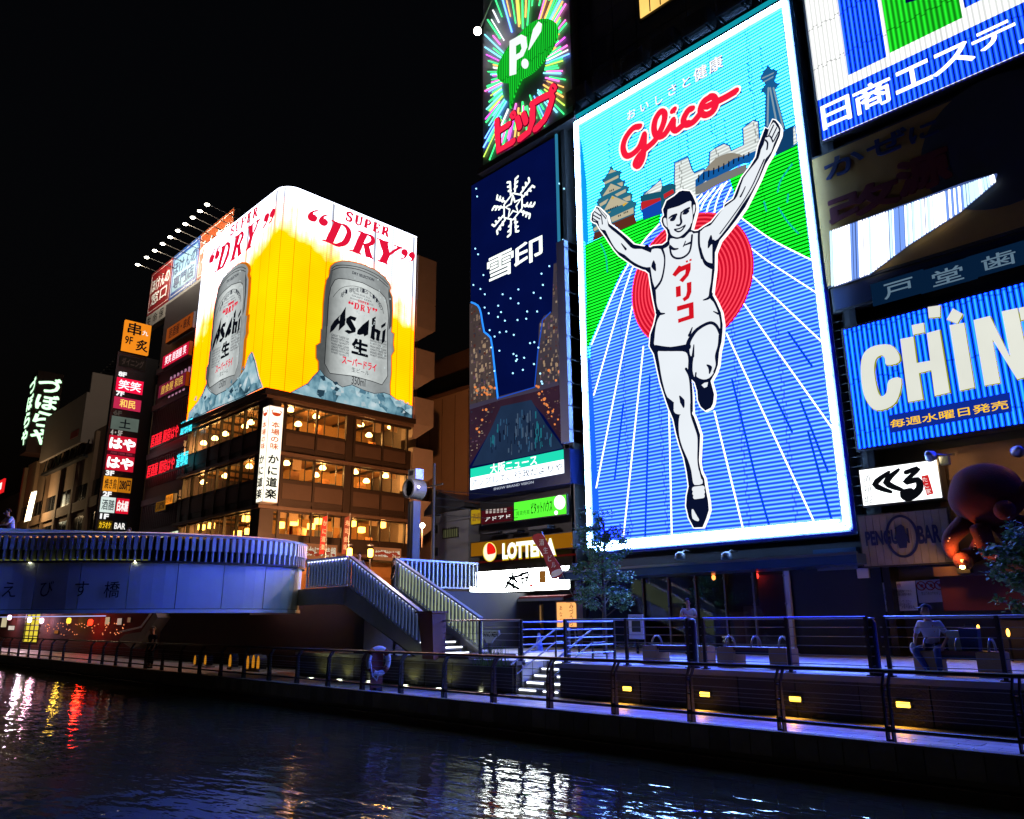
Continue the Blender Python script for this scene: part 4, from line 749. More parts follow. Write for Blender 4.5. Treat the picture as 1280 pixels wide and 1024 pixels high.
obj('frame', prect(KP, (695, 786), (721, 751), 0, .3), wood, ps); obj('face', prect(KP, (696.5, 784), (707, 753), .02, .02), em('paper_amber', '#ffb066', 1.25, True, vary=.15), ps); obj('face', prect(KP, (708, 784), (719.5, 753), .02, .02), em('paper_amber', '#ffb066', 1.25, True), ps)
for i, s_ in enumerate('みづうら'): textc('lettering', KP, s_, (714, 757.5 + i * 7.2), .22, .22, .04, ink, ps, fit='em')
for i, s_ in enumerate('あなご'): textc('lettering', KP, s_, (701, 760 + i * 8), .16, .18, .04, ink, ps, fit='em')
obj('post', B().tube([KP.p(720, 786, -.15), (KP.p(720, 786).x, 21.15, 0)], .04), black, ps)
# pale sign shield and blue cone in front of the entrance
pq = onY(611, 800, 18.5); t_ = thing('name_board', 'pale shield-shaped name board standing behind the railing', 'sign', (pq.x, 18.5, 0)); NB = Pl('Y', 18.5)
obj('board', poly_b(B(), NB, [(600, 788), (623, 788), (624, 793), (617, 799), (614, 804), (608, 804), (606, 799), (599, 793)], 0, .06), mat('board_grey', '#8e9490', .6, var=.1), t_); text('lettering', NB, 'PIANO MEN', (602, 796), (622, 790), .01, black, t_, bold=.02); obj('leg', B().box(pq.x - .05, pq.x + .05, 18.52, 18.58, 0, NB.p(611, 804).z), dsteel, t_)
cq = onZ(674, 814, 0); t_ = thing('traffic_cone', 'small blue cone standing in the dark entrance', 'cone', cq); obj('cone', B().lathe(cq, [(.2, .03), (.16, .05), (.05, .62), (.0, .64)], 12), mat('cone_blue', '#3c64b0', .5), t_, smooth=True); obj('foot', B().box(cq.x - .22, cq.x + .22, cq.y - .22, cq.y + .22, 0, .035), mat('cone_blue', '#3c64b0'), t_)
# ------------------------------------------------------------------ the building on the right with its stack of signs
RP = Pl('Y', 24.2)
rb = thing('sign_building', 'dark building stacked with lit advertising boards beside the giant runner sign', 'building', (-4, 26, 0))
obj('wall', B().box(-9.1, 9, 25.0, 38, 0, 40), dark, rb); obj('corner_post', B().box(-9.1, -8.9, 24.3, 25, 0, 40), black, rb)
ru1 = 6.0
def slab(name, label, px, z0px, z1px, m, off=0, th=.35):
    u0, v0 = RP.uv(px, z0px, off); v1 = RP.uv(px, z1px, off)[1]
    t_ = thing(name, label, 'billboard', (u0, 24.3, v0)); obj('backing', rect(RP, u0 - .08, ru1, v0 - .08, v1 + .08, off - .02, th), dsteel, t_); obj('face', rect(RP, u0, ru1 - .1, v0, v1, off, .02), m, t_); return t_, u0, v0, v1
WS = em('board_white', '#f2f4f2', 1.5, True, ('X', .155, .6), .06); BS = em('board_blue', (.06, .34, 24.0), .62, True, ('X', .155, .35, (.0, .10, .75)), .1)
t_, u0, v0, v1 = slab('housing_billboard', 'huge white, blue and green striped billboard at the top edge with white lettering', 1028, 176, -150, WS)
bz = RP.uv(1021, 127)[1]; obj('blue_band', rect(RP, u0, ru1 - .1, v0, bz, .03, .02), BS, t_)
bl0 = RP.uv(1056, 60)[0]; bl1 = RP.uv(1105, 50)[0]; bt0 = RP.uv(1070, 90)[1]
gr0 = RP.uv(1107, 30)[0]; gr1 = RP.uv(1203, 20)[0]; gt0 = RP.uv(1119, 64)[1]
obj('blue_block', rect(RP, bl0, bl1, bt0, v1, .03, .02), BS, t_); obj('blue_block', rect(RP, gr1 + .1, ru1 - .1, gt0 + .3, v1, .03, .02), BS, t_)
obj('green_block', rect(RP, gr0, gr1, gt0, v1, .05, .02), em('board_green', (.02, .95, .03), .75, True, ('X', .155, .35)), t_); poly('green_gap', RP, [(1132, 4), (1146, 0), (1148, -30), (1128, -30)], .06, .01, em('block_dark', '#061058', .6), t_)
lb = em('tube_letter', '#ffffff', 1.7)
Zr = lambda pts: zm(980, 0, 2.8433, pts)
for s_, a, c_ in (('日', (140, 462), (228, 335)), ('商', (255, 412), (372, 265)), ('エ', (400, 335), (515, 205)), ('ス', (530, 275), (665, 135)), ('テ', (675, 195), (815, 60)), ('ム', (838, 160), (980, 10))): text('lettering', RP, s_, *Zr([a, c_]), .09, lb, t_, bold=.012, th=.04)
# the dark advert with the glowing wedge
t_, u0, v0, v1 = slab('medicine_billboard', 'unlit ochre billboard with dark lettering and a glowing white wedge', 1034, 358, 192, mat('ochre_board', '#9a7436', .7, var=.3, scale=1.2, bump=.2))
dn = mat('navy_letter', '#16204c', .6); dr = mat('maroon_letter', '#5c1420', .6)
for s_, a, c_ in (('か', (150, 640), (275, 520)), ('ぜ', (300, 570), (430, 450)), ('に', (450, 512), (540, 420))): text('lettering', RP, s_, *Zr([a, c_]), .05, dn, t_, bold=.03, th=.04)
for s_, a, c_ in (('改', (165, 800), (400, 620)), ('源', (415, 700), (575, 520))): text('lettering', RP, s_, *Zr([a, c_]), .05, dr, t_, bold=.05, th=.04)
cu2, cv2 = RP.uv(*Zr([(760, 500)])[0]); obj('dark_roundel', B().prism([RP.w(cu2 + 2.1 * cos(a * pi / 20), cv2 + 2.1 * sin(a * pi / 20), .03) for a in range(40)], RP.n * -.02), mat('slate_roundel', '#34363c', .6, var=.2), t_)
wd = poly('wedge', RP, Zr([(160, 822), (500, 700), (640, 648), (755, 616), (745, 650), (620, 755), (440, 870), (300, 975), (178, 1018)]), .14, .1, em('wedge_bed', '#5870b8', .6), t_)
tw_ = [em('wedge_tube_%d' % i, c_, s_) for i, (c_, s_) in enumerate((('#ffffff', 2.2), ('#bfe6ff', 1.6), ('#7fa8ff', 1.0), ('#e8f4ff', 2.0)))]
rnd = random.Random(5)
def lerp(x, P):
    for (a, b), (c, d) in zip(P, P[1:]):
        if x <= c: return b + (d - b) * (x - a) / (c - a)
    return P[-1][1]
for i in range(64):
    t = i / 64; x = 165 + 585 * t + rnd.uniform(-1.5, 1.5)
    top = 822 - (x - 160) * .346; bot = lerp(x, [(160, 1020), (178, 1018), (300, 975), (440, 870), (620, 755), (755, 640)])
    if bot - top < 4: continue
    if .12 < t < .17 or .39 < t < .45 or (.7 < t < .8 and i % 2): mi = 2
    else: mi = rnd.choice((0, 0, 1, 3))
    stroke('wedge_tube', RP, Zr([(x, top + 3), (x + 6, bot - 4)]), .05 + .02 * rnd.random(), .18, tw_[mi], wd, .03, 0)
t_, u0, v0, v1 = slab('clinic_billboard', 'dim dark blue billboard strip with pale clinic lettering', 1044, 388, 362, mat('deep_navy_board', '#0c1a3c', .5, var=.2), -.05)
for s_, a, c_ in (('戸', (1106, 375), (1140, 346)), ('堂', (1167, 359), (1202, 330)), ('歯', (1229, 340), (1268, 310))):
    u, v = RP.uv(*a); v_ = RP.uv(*c_)[1]; q0, q1 = RP.uv(*a), RP.uv(*c_); obj('letter_plate', rect(RP, q0[0] - .35, q1[0] + .35, q0[1] - .12, q1[1] + .12, .06, .05), em('plate_blue', '#0c2c50', .45), t_); text('lettering', RP, s_, a, c_, .08, em('pale_letter', '#7c9cb4', .55), t_, bold=.01)
# magazine board
t_, u0, v0, v1 = slab('magazine_billboard', 'bright blue ribbed billboard with big white capitals and a yellow line of writing', 1073, 561, 408, em('magazine_blue', (.04, .60, 28.0), .62, True, ('X', .15, .3, (.0, .13, .75)), .08))
Zc = lambda pts: zm(1020, 340, 2.327, pts)
mw = em('magazine_white', '#eceee2', .92, True, vary=.12); ms = em('magazine_rim', '#b8c030', .6)
L_ = [[(240, 262), (238, 235), (215, 212), (170, 215), (140, 235), (130, 275), (135, 340), (150, 380), (175, 402), (215, 392), (238, 365), (247, 310), (212, 315), (205, 350), (190, 362), (178, 345), (168, 290), (172, 255), (188, 242), (200, 250), (205, 270)], [(245, 195), (282, 188), (292, 265), (332, 258), (322, 178), (358, 168), (388, 350), (345, 360), (335, 285), (298, 294), (310, 370), (268, 378)], [(388, 155), (430, 148), (460, 335), (418, 345)], [(458, 140), (505, 128), (565, 250), (540, 115), (585, 105), (625, 300), (585, 312), (512, 195), (535, 322), (490, 330)], [(590, 105), (720, 75), (725, 110), (682, 122), (710, 290), (668, 300), (640, 130), (596, 140)],
      [(278, 155), (312, 148), (315, 175), (282, 182)], [(325, 102), (360, 97), (360, 130), (328, 133)], [(380, 138), (398, 106), (426, 122), (410, 150)]]
for q in L_:
    if len(q) > 15: q = smooth_pts(q, True, 3)
    r_ = poly('letter_rim', RP, [(x + .6, y + .5) for x, y in shrink(Zc(q), -.8)], .10, .08, ms, t_); poly('letter', RP, Zc(q), .13, .03, mw, r_)
lp_ = poly('lettering_band', RP, Zc([(208, 418), (562, 350), (570, 405), (216, 468)]), .08, .05, em('band_blue', '#1030a0', .8), t_); text('lettering', RP, '毎週水曜日発売', *Zc([(218, 455), (556, 372)]), .1, em('letter_gold', '#ffc820', 1.1), t_, bold=.015)
# takoyaki sign, grey bar board, notices
t_ = board('shop_sign', 'bright white light box with thick black brush lettering and a red tag', RP, (1078, 634), (1172, 573), em('sign_white', '#eef2f4', 2.4, True), .25, .5)
b = B(); Zk = lambda pts: zm(1020, 340, 2.327, pts)
for q, w in (([(212, 582), (172, 618), (218, 640)], (.09, .2, .1)), ([(240, 575), (205, 612), (252, 635)], (.09, .22, .1)), ([(262, 583), (298, 572), (258, 612), (295, 605), (300, 632), (270, 655), (255, 645), (275, 638)], (.14, .12, .2, .26, .2))): stroke_b(b, RP, Zk(q), w, .28, .01, 4)
obj('brush_stroke', b, ink, t_, fix=False)
for i, s_ in enumerate('道頓堀'): textc('lettering', RP, s_, Zk([(148 + i * 2, 602 + i * 30)])[0], .26, .26, .28, ink, t_, fit='em')
obj('red_tag', poly_b(B(), RP, Zk([(306, 594), (326, 590), (342, 645), (322, 650)]), .28, .01), em('tag_red', '#d8282c', .9), t_)
for i, s_ in enumerate('たこ家'): textc('lettering', RP, s_, Zk([(317 + i * 5, 604 + i * 17)])[0], .15, .15, .295, em('letter_w', '#f8f4f0', 1.1), t_, fit='em')
t_ = thing('bar_sign', 'unlit grey wooden bar sign with a round penguin emblem', 'sign', (-8.5, 24, 2.4)); (u0, v0), (u1, v1) = RP.uv(1080, 708, .2), RP.uv(1190, 630, .2)
u1 = RP.uv(1196, 704)[0]; wd2 = mat('weathered_board', '#7f7a70', .8, var=.3, scale=2.5, bump=.4); n_ = 12
for i in range(n_): obj('plank', rect(RP, u0 + (u1 - u0) * (i + .03) / n_, u0 + (u1 - u0) * (i + .97) / n_, v0, v1 - .1, .2, .06), wd2, t_)
obj('backing', rect(RP, u0 - .05, u1 + .05, v0 - .05, v1 - .05, .13, .1), dsteel, t_)
text('lettering', RP, 'PENGUIN', (1083, 683), (1135, 660), .22, dn, t_, bold=.04); text('lettering', RP, 'BAR', (1149, 680), (1174, 655), .22, dn, t_, bold=.04)
ec = RP.uv(1131, 671); b = B(); ribbon(b, [RP.w(ec[0] + .42 * cos(a * pi / 16), ec[1] + .58 * sin(a * pi / 16), .235) for a in range(33)], RP.n, [.07] * 33, .02)
obj('ring', b, dn, t_, fix=False); obj('penguin', B().prism([RP.w(ec[0] + x, ec[1] + y, .24) for x, y in ((-.1, -.34), (-.16, -.1), (-.22, -.05), (-.14, .08), (-.1, .2), (-.18, .24), (-.08, .3), (.02, .34), (.1, .27), (.12, .1), (.2, -.06), (.13, -.1), (.1, -.34))], RP.n * -.01), dn, t_)
t_ = thing('notice_board', 'white notice board with rows of small dark writing on the dark wall', 'notice board', RP.p(1120, 765)); NPp = Pl('Y', 24.75)
obj('board', poly_b(B(), NPp, [(1096, 729), (1143, 726), (1147, 763), (1100, 765)], .03, .04), mat('notice_white', '#dcdcda', .6, var=.05), t_); text('lettering', NPp, '注 意', (1113, 735), (1126, 729.5), .04, mat('notice_red', '#8c2430', .6), t_)
for i, s_ in enumerate(('遊歩道での次の行為は危険ですから', 'ご遠慮ください。火気の使用や物の', '放置をしないこと。', '川にゴミを投げ捨てないでください', '飲酒や大声での迷惑行為も同じ')): text('lettering', NPp, s_, (1102 + i * .5, 741.5 + i * 4.2), (1139 - (14 if i == 2 else 0), 737 + i * 4.2), .04, black, t_)
text('lettering', NPp, '大阪市建設局', (1127, 761), (1143, 757), .04, black, t_)
t_ = thing('prohibition_board', 'grey board with three red prohibition rings beside the white notice', 'notice board', RP.p(1165, 750)); obj('board', poly_b(B(), NPp, [(1144, 726), (1182, 723.5), (1186, 752), (1149, 754)], .03, .04), mat('notice_grey', '#9c9ca4', .6, var=.08), t_)
for i in range(3):
    c_ = NPp.uv(1152 + i * 11.3, 732.5 - i * .4); b = B(); ribbon(b, [NPp.w(c_[0] + .12 * cos(a * pi / 10), c_[1] + .12 * sin(a * pi / 10), .045) for a in range(21)], NPp.n, [.03] * 21, .01); ribbon(b, [NPp.w(c_[0] - .08, c_[1] + .08, .045), NPp.w(c_[0] + .08, c_[1] - .08, .045)], NPp.n, [.03] * 2, .01); b.ball(NPp.w(c_[0] + .02, c_[1], .045), .05, 6, 4); obj('ring', b, mat('notice_red', '#8c2430', .6), t_, fix=False)
text('lettering', NPp, '禁止行為はやめましょう', (1152, 744), (1180, 739), .04, dsteel, t_)
t_ = thing('junction_box', 'small pale grey box on the dark wall under the bar sign', 'box', RP.p(1078, 720)); obj('box', prect(NPp, (1072, 723), (1085, 710), .15, .15), white_p, t_); obj('lid', prect(NPp, (1073, 722), (1084, 711), .16, .01), white_p, t_)
sh = thing('roller_shutter', 'blue roller shutter housing beside the giant sign\'s lower corner', 'shutter', RP.p(1040, 705)); (u0, v0), (u1, v1) = RP.uv(1020, 710), RP.uv(1071, 684); obj('box', rect(RP, u0, u1, (v0 + v1) / 2 - .05, v1, .1, .4), mat('blue_canopy', '#33506e'), sh)
for i in range(5): obj('slat', rect(RP, u0 + .05, u1 - .05, v0 - .1 + i * .11, v0 - .01 + i * .11, .02, .03), steel, sh)
lad_ = thing('access_ladder', 'dark steel ladder between the giant sign and the blue magazine board', 'ladder', (-9.3, 24, 4)); lx0, lx1 = RP.uv(1050, 500)[0], RP.uv(1066, 500)[0]
for x in (lx0, lx1): obj('rail', B().box(x - .02, x + .02, 24.3, 24.34, 4.2, 11), dsteel, lad_)
for i in range(22): obj('rung', B().box(lx0, lx1, 24.31, 24.33, 4.4 + i * .3, 4.43 + i * .3), dsteel, lad_)
# ------------------------------------------------------------------ the corner restaurant with the wrapped beer sign
class Fr:                                 # an upright frame at any heading: origin, heading of u, facing n
    def __init__(s, o, u, n): s.o, s.u, s.n = Vector(o), Vector(u).normalized(), Vector(n).normalized()
    def w(s, a, b, off=0): return s.o + s.u * a + Vector((0, 0, b)) + s.n * off
KX, KY = -47.84, 24.0
KL, KRt = Pl('Y', KY), Pl('X', KX)
kb = thing('corner_restaurant', 'dark timber fronted corner restaurant with three lit window storeys below the yellow sign', 'building', (-54, 30, ZS))
tim = mat('dark_timber', '#29221d', .55, .1, var=.3, scale=3, bump=.2); pnl = mat('timber_panel', '#41352d', .6, var=.3, scale=2, bump=.3)
YE, XE = 36.1, -61.6
zr_ = lambda z: (z, z)
rows = ((6.7, 8.2), (10.4, 11.9), (13.85, 15.6))
zw = [KRt.uv(p, 560)[0] for p in (354.1, 394, 432.5, 441.8, 477.6, 508.2)]       # window posts on the street side
xw = [KL.uv(p, 545)[0] for p in (236, 246.5, 262, 276, 290, 305, 323)]        # window posts on the river side
def wallband(z0, z1, name, m, set_=0.0):
    obj(name, B().box(XE, KX + set_, KY - set_, KY + .25, z0, z1), m, kb); obj(name, B().box(KX - .25, KX + set_, KY + .25, YE, z0, z1), m, kb)
for z0, z1 in ((5.4, 6.7), (8.2, 10.4), (11.9, 13.85), (15.6, 16.35)): wallband(z0, z1, 'wall', tim)
for z in (5.5, 8.3, 12.0, 15.75): wallband(z, z + .22, 'ledge', mat('ledge_timber', '#54453a', .5, var=.2), .3)
wallband(15.97, 16.35, 'fascia', tim, .55)
ppm = [mesh('timber_panel', B().box(-.5, .5, -.04, 0, 0, 1), pnl)]
for z0, z1 in ((8.75, 10.15), (12.4, 13.65)):
    for i in range(len(zw) - 1):
        if i == 2: continue
        obj('timber_panel', B().box(KX, KX + .05, zw[i] + .12, zw[i + 1] - .12, z0 + .35, z1), pnl, kb); obj('lower_rail', B().box(KX, KX + .08, zw[i] + .05, zw[i + 1] - .05, z0, z0 + .3), tim, kb)
    for i in range(len(xw) - 1): obj('timber_panel', B().box(xw[i] + .12, xw[i + 1] - .12, KY - .05, KY, z0 + .35, z1), pnl, kb)
for z0, z1 in ((5.72, 15.7),):
    for i, y in enumerate(zw): obj('post', B().box(KX - .1, KX + (.14 if i in (2, 3) else .1), y - (.06 if i not in (0, 2, 3) else .12), y + .07, z0, z1), tim, kb)
    for x in xw: obj('post', B().box(x - .06, x + .06, KY - .1, KY + .1, z0, z1), tim, kb)
obj('pillar', B().box(KX - .1, KX + .05, zw[2], zw[3], 2.2, 15.9), tim, kb)
obj('corner_pillar', B().box(KX - 1.0, KX + .08, KY - .08, KY + .9, 2.2, 15.9), tim, kb)
gl2 = glass('window_glass', (.95, .93, .88), .07)
for z0, z1 in rows:
    for i in range(len(zw) - 1):
        if i == 2: continue
        w_ = obj('window', B().box(KX - .06, KX - .05, zw[i] + .05, zw[i + 1] - .05, z0, z1), gl2, kb)
        b = B(); n_ = 2 if i in (0, 1, 3) else 1
        for k in range(n_): y = zw[i] + (zw[i + 1] - zw[i]) * (k + 1) / (n_ + 1) + .3 * (k - .5); b.box(KX - .09, KX - .03, y - .025, y + .025, z0, z1)
        b.box(KX - .09, KX - .03, zw[i] + .05, zw[i + 1] - .05, z0, z0 + .06); obj('window_bar', b, black, w_)
    for i in range(len(xw) - 1):
        w_ = obj('window', B().box(xw[i] + .05, xw[i + 1] - .05, KY + .05, KY + .06, z0, z1), gl2, kb); obj('window_bar', B().box((xw[i] + xw[i + 1]) / 2 - .025, (xw[i] + xw[i + 1]) / 2 + .025, KY + .03, KY + .08, z0, z1), black, w_)
rmw = mat('room_cream', '#b58a54', .75, var=.25, scale=.9); rmc = mat('room_ceiling', '#8d6a42', .8, var=.15); rmf = mat('room_floor', '#4a3426', .7, var=.3)
for z0, z1 in rows:
    f0, f1 = z0 - 1.0, z1 + .45
    obj('room_floor', B().box(XE + .2, KX - .3, KY + .3, YE - .2, f0, f0 + .1), rmf, kb); obj('room_ceiling', B().box(XE + .2, KX - .3, KY + .3, YE - .2, f1, f1 + .1), rmc, kb)
    obj('room_wall', B().box(KX - 5.2, KX - 5.0, KY + 5, YE - .2, f0, f1), rmw, kb); obj('room_wall', B().box(XE + .2, KX - 5.0, KY + 5, KY + 5.2, f0, f1), rmw, kb)
    b = B()
    for q in range(5): b.box(KX - 4.6, KX - .4, KY + 1.5 + q * 2.1, KY + 1.62 + q * 2.1, f1 - .16, f1)
    for q in range(4): b.box(XE + 2 + q * 2.6, XE + 2.12 + q * 2.6, KY + .4, KY + 4.8, f1 - .16, f1)
    obj('beam', b, tim, kb)
    b = B(); rr = random.Random(int(z0 * 10))
    for q in range(9):
        y = KY + 1.6 + q * 1.15; x = KX - 1.2 - rr.random() * 1.6; b.box(x - .5, x + .5, y - .3, y + .3, f0 + .68, f0 + .74); b.box(x - .05, x + .05, y - .05, y + .05, f0 + .1, f0 + .7)
        x2 = XE + 1.8 + q * 1.2; b.box(x2 - .3, x2 + .3, KY + 1.2, KY + 2.1, f0 + .68, f0 + .74)
    obj('dining_tables', b, wood, kb)
    for q in range(3):
        y = KY + 2.2 + q * 3.4; obj('partition', B().box(KX - 4.9, KX - 3.4, y, y + .08, f0 + .1, f0 + 1.9), mat('partition_wood', '#8a5a30', .6, var=.3, scale=3), kb)
    b = B(); b3 = B(); b4 = B()
    for i in range(len(zw) - 1):          # half-drawn blinds, door curtains and shelves, different in every bay
        if i == 2: continue
        for k in range(3):
            y0 = zw[i] + (zw[i + 1] - zw[i]) * (k + .08) / 3; y1 = zw[i] + (zw[i + 1] - zw[i]) * (k + .92) / 3; r = rr.random()
            if r < .3: b.box(KX - .2, KX - .18, y0, y1, z1 - .25 - .7 * rr.random(), z1)
            elif r < .5: b3.box(KX - 1.9, KX - 1.85, y0, y1, z0 + .15, z0 + .5 + .8 * rr.random())
            elif r < .7: b4.box(KX - 4.97, KX - 4.7, y0, y1, z0 - .2, z0 + .9)
    obj('blind', b, mat('paper_blind', '#c8b890', .8, var=.15), kb); obj('room_screen', b3, mat('partition_wood', '#8a5a30', .6, var=.3, scale=3), kb); obj('cupboard', b4, mat('room_red', '#6a2c20', .7, var=.3, scale=2), kb)
    obj('wall_picture', B().box(KX - 5.0, KX - 4.96, KY + 7, KY + 8.6, f0 + 1.2, f0 + 2.1), mat('pale_curtain', '#7a7478'), kb)
# pendant lamps behind the windows
ZK = lambda x, y: (220 + x / 3.765, 470 + y / 3.765)
rn_ = ['top', 'middle', 'lowest']; spots = ((0, 'r', ((540, 158), (575, 226), (660, 190), (870, 228), (908, 278), (1010, 240))), (1, 'r', ((690, 432), (658, 466), (843, 452), (896, 494), (987, 470), (520, 410))), (2, 'r', ((492, 702), (556, 690), (636, 708), (670, 684), (830, 696), (873, 725), (970, 702))),
        (0, 'l', ((183, 293), (232, 272), (325, 236), (352, 218), (130, 315))), (1, 'l', ((130, 500), (232, 470), (345, 425))), (2, 'l', ((290, 742), (342, 732), (120, 712), (165, 705), (330, 672))))
ordn = ['first', 'second', 'third', 'fourth', 'fifth', 'sixth', 'seventh']
amb = em('lamp_amber', '#ffd27a', 9, True); ambs = em('lamp_square', '#ffb94a', 7, True)
for fl_, side, pts in spots:
    order = sorted(range(len(pts)), key=lambda i: pts[i][0] if side == 'r' else -pts[i][0])
    for i, (x, y) in enumerate(pts):
        px, py = ZK(x, y); q = onX(px, py, KX - .9 - .35 * (i % 3)) if side == 'r' else onY(px, py, KY + .9 + .3 * (i % 3))
        zc = rows[2 - fl_][1] + .45
        t_ = thing('pendant_lamp', '%s amber lamp behind %s storey windows, %s from the corner, %s side' % ('round' if fl_ < 2 else 'square', rn_[fl_], ordn[order.index(i)], 'street' if side == 'r' else 'river'), 'lamp', q, 'pendant lamps in the corner restaurant')
        if fl_ < 2: obj('shade', B().lathe(q, [(.0, .2), (.12, .17), (.24, .02), (.25, -.08), (.2, -.14), (0, -.15)], 12), amb, t_, smooth=True)
        else: obj('shade', B().box(q.x - .2, q.x + .2, q.y - .2, q.y + .2, q.z - .2, q.z + .2), ambs, t_)
        obj('cord', B().tube([(q.x, q.y, q.z + .18), (q.x, q.y, max(zc, q.z + .3))], .01, 5), black, t_)
        if i % 2 == 0: lamp('pendant_glow', (q.x, q.y, q.z - .3), '#ffb868', 200, .15)
# ground floor of the restaurant
gw = em('entrance_glow', '#f0a048', .55, True, vary=.5)
obj('ground_back', B().box(KX - 2.2, KX - 2.1, KY + .4, YE, 2.2, 5.4), rmw, kb); obj('ground_back', B().box(XE, KX - 2.2, KY + 2, KY + 2.1, 2.2, 5.4), rmw, kb)
obj('ground_pane', B().box(KX - .2, KX - .18, KY + 1, YE - .2, 2.2, 4.2), gl2, kb)
ctr = 0
for a, c_ in (((470 + 36, 840), (760, 790)), ((930, 850), (1060, 806))):
    p0, p1 = ZK(*a), ZK(*c_); pl = Pl('X', KX + .35); o_ = obj('picture_awning', prect(pl, (p0[0], p0[1] + 4), (p1[0], p1[1] + 2), 0, .1), em('awning_picture', '#c87848', .55, True, vary=.5), kb); text('lettering', pl, 'かに料理かにすき鍋', (p0[0] + 2, p0[1]), (p1[0] - 2, p1[1] + 5), .01, em('aw_letter', '#f8e8c8', .7), o_, bold=.02)
    b = B(); rr = random.Random(9 + ctr); (u0, v0), (u1, v1) = pl.uv(p0[0], p0[1] + 4), pl.uv(p1[0], p1[1] + 2); ctr += 1
    for q in range(9): u = u0 + .3 + (abs(u1 - u0) - .6) * q / 8 if u1 > u0 else u0; b.ball(pl.w(u, min(v0, v1) + .3 + .25 * rr.random(), .0), .16 + .1 * rr.random(), 7, 5, (.15, 1.2, .6))
    obj('painted_crab_dishes', b, em('dish_red', '#b8442c', .6), o_)
for px, py, lb in ((437, 689, 'glowing amber lantern at the head of the bridge stairs, nearer the bridge'), (463, 690, 'glowing amber lantern at the head of the bridge stairs, nearer the steel clock pillar')):
    q = onY(px, py, 27); t_ = thing('lantern', lb, 'lantern', (q.x, 27, ZS)); obj('shade', B().lathe(q + Vector((0, 0, -.4)), [(.1, .1), (.16, .16), (.16, .52), (.1, .58)], 10), em('lantern_amber', '#ffb040', 9, True), t_, smooth=True)
    obj('post', B().tube([(q.x, 27, ZS), (q.x, 27, q.z - .4)], .05), black, t_); obj('cap', B().lathe(q + Vector((0, 0, .35)), [(.2, 0), (.22, .04), (0, .16)], 10), black, t_)
    lamp('lantern_glow', q + Vector((.3, -.45, 0)), '#ffb880', 480, .25)
for px, py, tx, lb in ((403, 668, 'かに道楽', 'bright red upright banner before the restaurant windows'), (431, 666, '寿司会席', 'dull brown upright banner before the restaurant windows')):
    pl = Pl('X', KX + 2.2); t_ = thing('nobori_banner', lb, 'banner', pl.p(px, 690)); q0 = [(px - 4, 693), (px + 2, 692), (px + 6, 645), (px - 0, 647)]
    obj('cloth', poly_b(B(), pl, q0, 0, .02), mat('nobori_' + ('red' if px < 420 else 'brown'), '#b02a2c' if px < 420 else '#6a3a34', .8, var=.2), t_); obj('pole', B().tube([pl.p(px + 3.4, 702, 0), pl.p(px + 6.8, 641, 0)], .03), steel, t_)
    for i, s_ in enumerate(tx): textc('lettering', pl, s_, (px + 3.2 - i * .9, 654 + i * 10), .34, .4, .02, white_p, t_, fit='em')
# upright lit sign on the corner
vq = onX(337, 506, -46.7); vs = thing('corner_sign', 'tall glowing white two-faced vertical sign on the corner of the timber restaurant', 'sign', vq)
VR, VL = Pl('X', -46.7), Pl('Y', vq.y); vy1 = VR.uv(354.5, 520)[0]; vx0 = VL.uv(328, 520)[0]; vz0, vz1 = VR.uv(326.5, 627)[1], vq.z
obj('case', B().box(vx0, -46.72, vq.y + .02, vy1, vz0, vz1), white_p, vs); wsg = em('sign_cream', '#fff6dc', 1.6, True)
obj('face', rect(VR, vq.y + .05, vy1 - .03, vz0 + .05, vz1 - .05, .0, .02), wsg, vs); obj('face', rect(VL, vx0 + .05, -46.75, vz0 + .05, vz1 - .05, .0, .02), wsg, vs)
for pl, c0, wd_ in ((VR, (vq.y + vy1) / 2, vy1 - vq.y), (VL, (vx0 - 46.7) / 2, -46.7 - vx0)):
    hh = vz1 - vz0; b = B(); b2 = B(); b3 = B()
    for i, s_ in enumerate('本場の味'): v = vz1 - hh * (.20 + .075 * i); text_uv(b, pl, s_, c0 - wd_ * .3, v - hh * .034, c0 + wd_ * .3, v + hh * .034, .03, fit='em', bold=.025)
    for i, s_ in enumerate('かに道楽'): v = vz1 - hh * (.56 + .118 * i); text_uv(b2, pl, s_, c0 - wd_ * .38, v - hh * .05, c0 + wd_ * .38, v + hh * .05, .03, fit='em', bold=.035)
    obj('lettering', b, em('sign_vermilion', '#e8641e', .9), vs, fix=False); obj('lettering', b2, ink, vs, fix=False)
    v = vz1 - hh * .08; b3.prism([pl.w(c0 + wd_ * .3 * cos(a * pi / 8) * (1 if a % 16 <= 8 else 1), v + hh * .03 * sin(a * pi / 8) * (1.0 if sin(a * pi / 8) < .3 else .35), .03) for a in range(16)], pl.n * -.01)
    for sg in (-1, 1): ribbon(b3, [pl.w(c0 + sg * wd_ * .26, v, .035), pl.w(c0 + sg * wd_ * .33, v + hh * .025, .035), pl.w(c0 + sg * wd_ * .18, v + hh * .035, .035)], pl.n, [.07, .07, .04], .01)
    obj('crab_emblem', b3, em('crab_orange', '#e04a20', .95), vs)
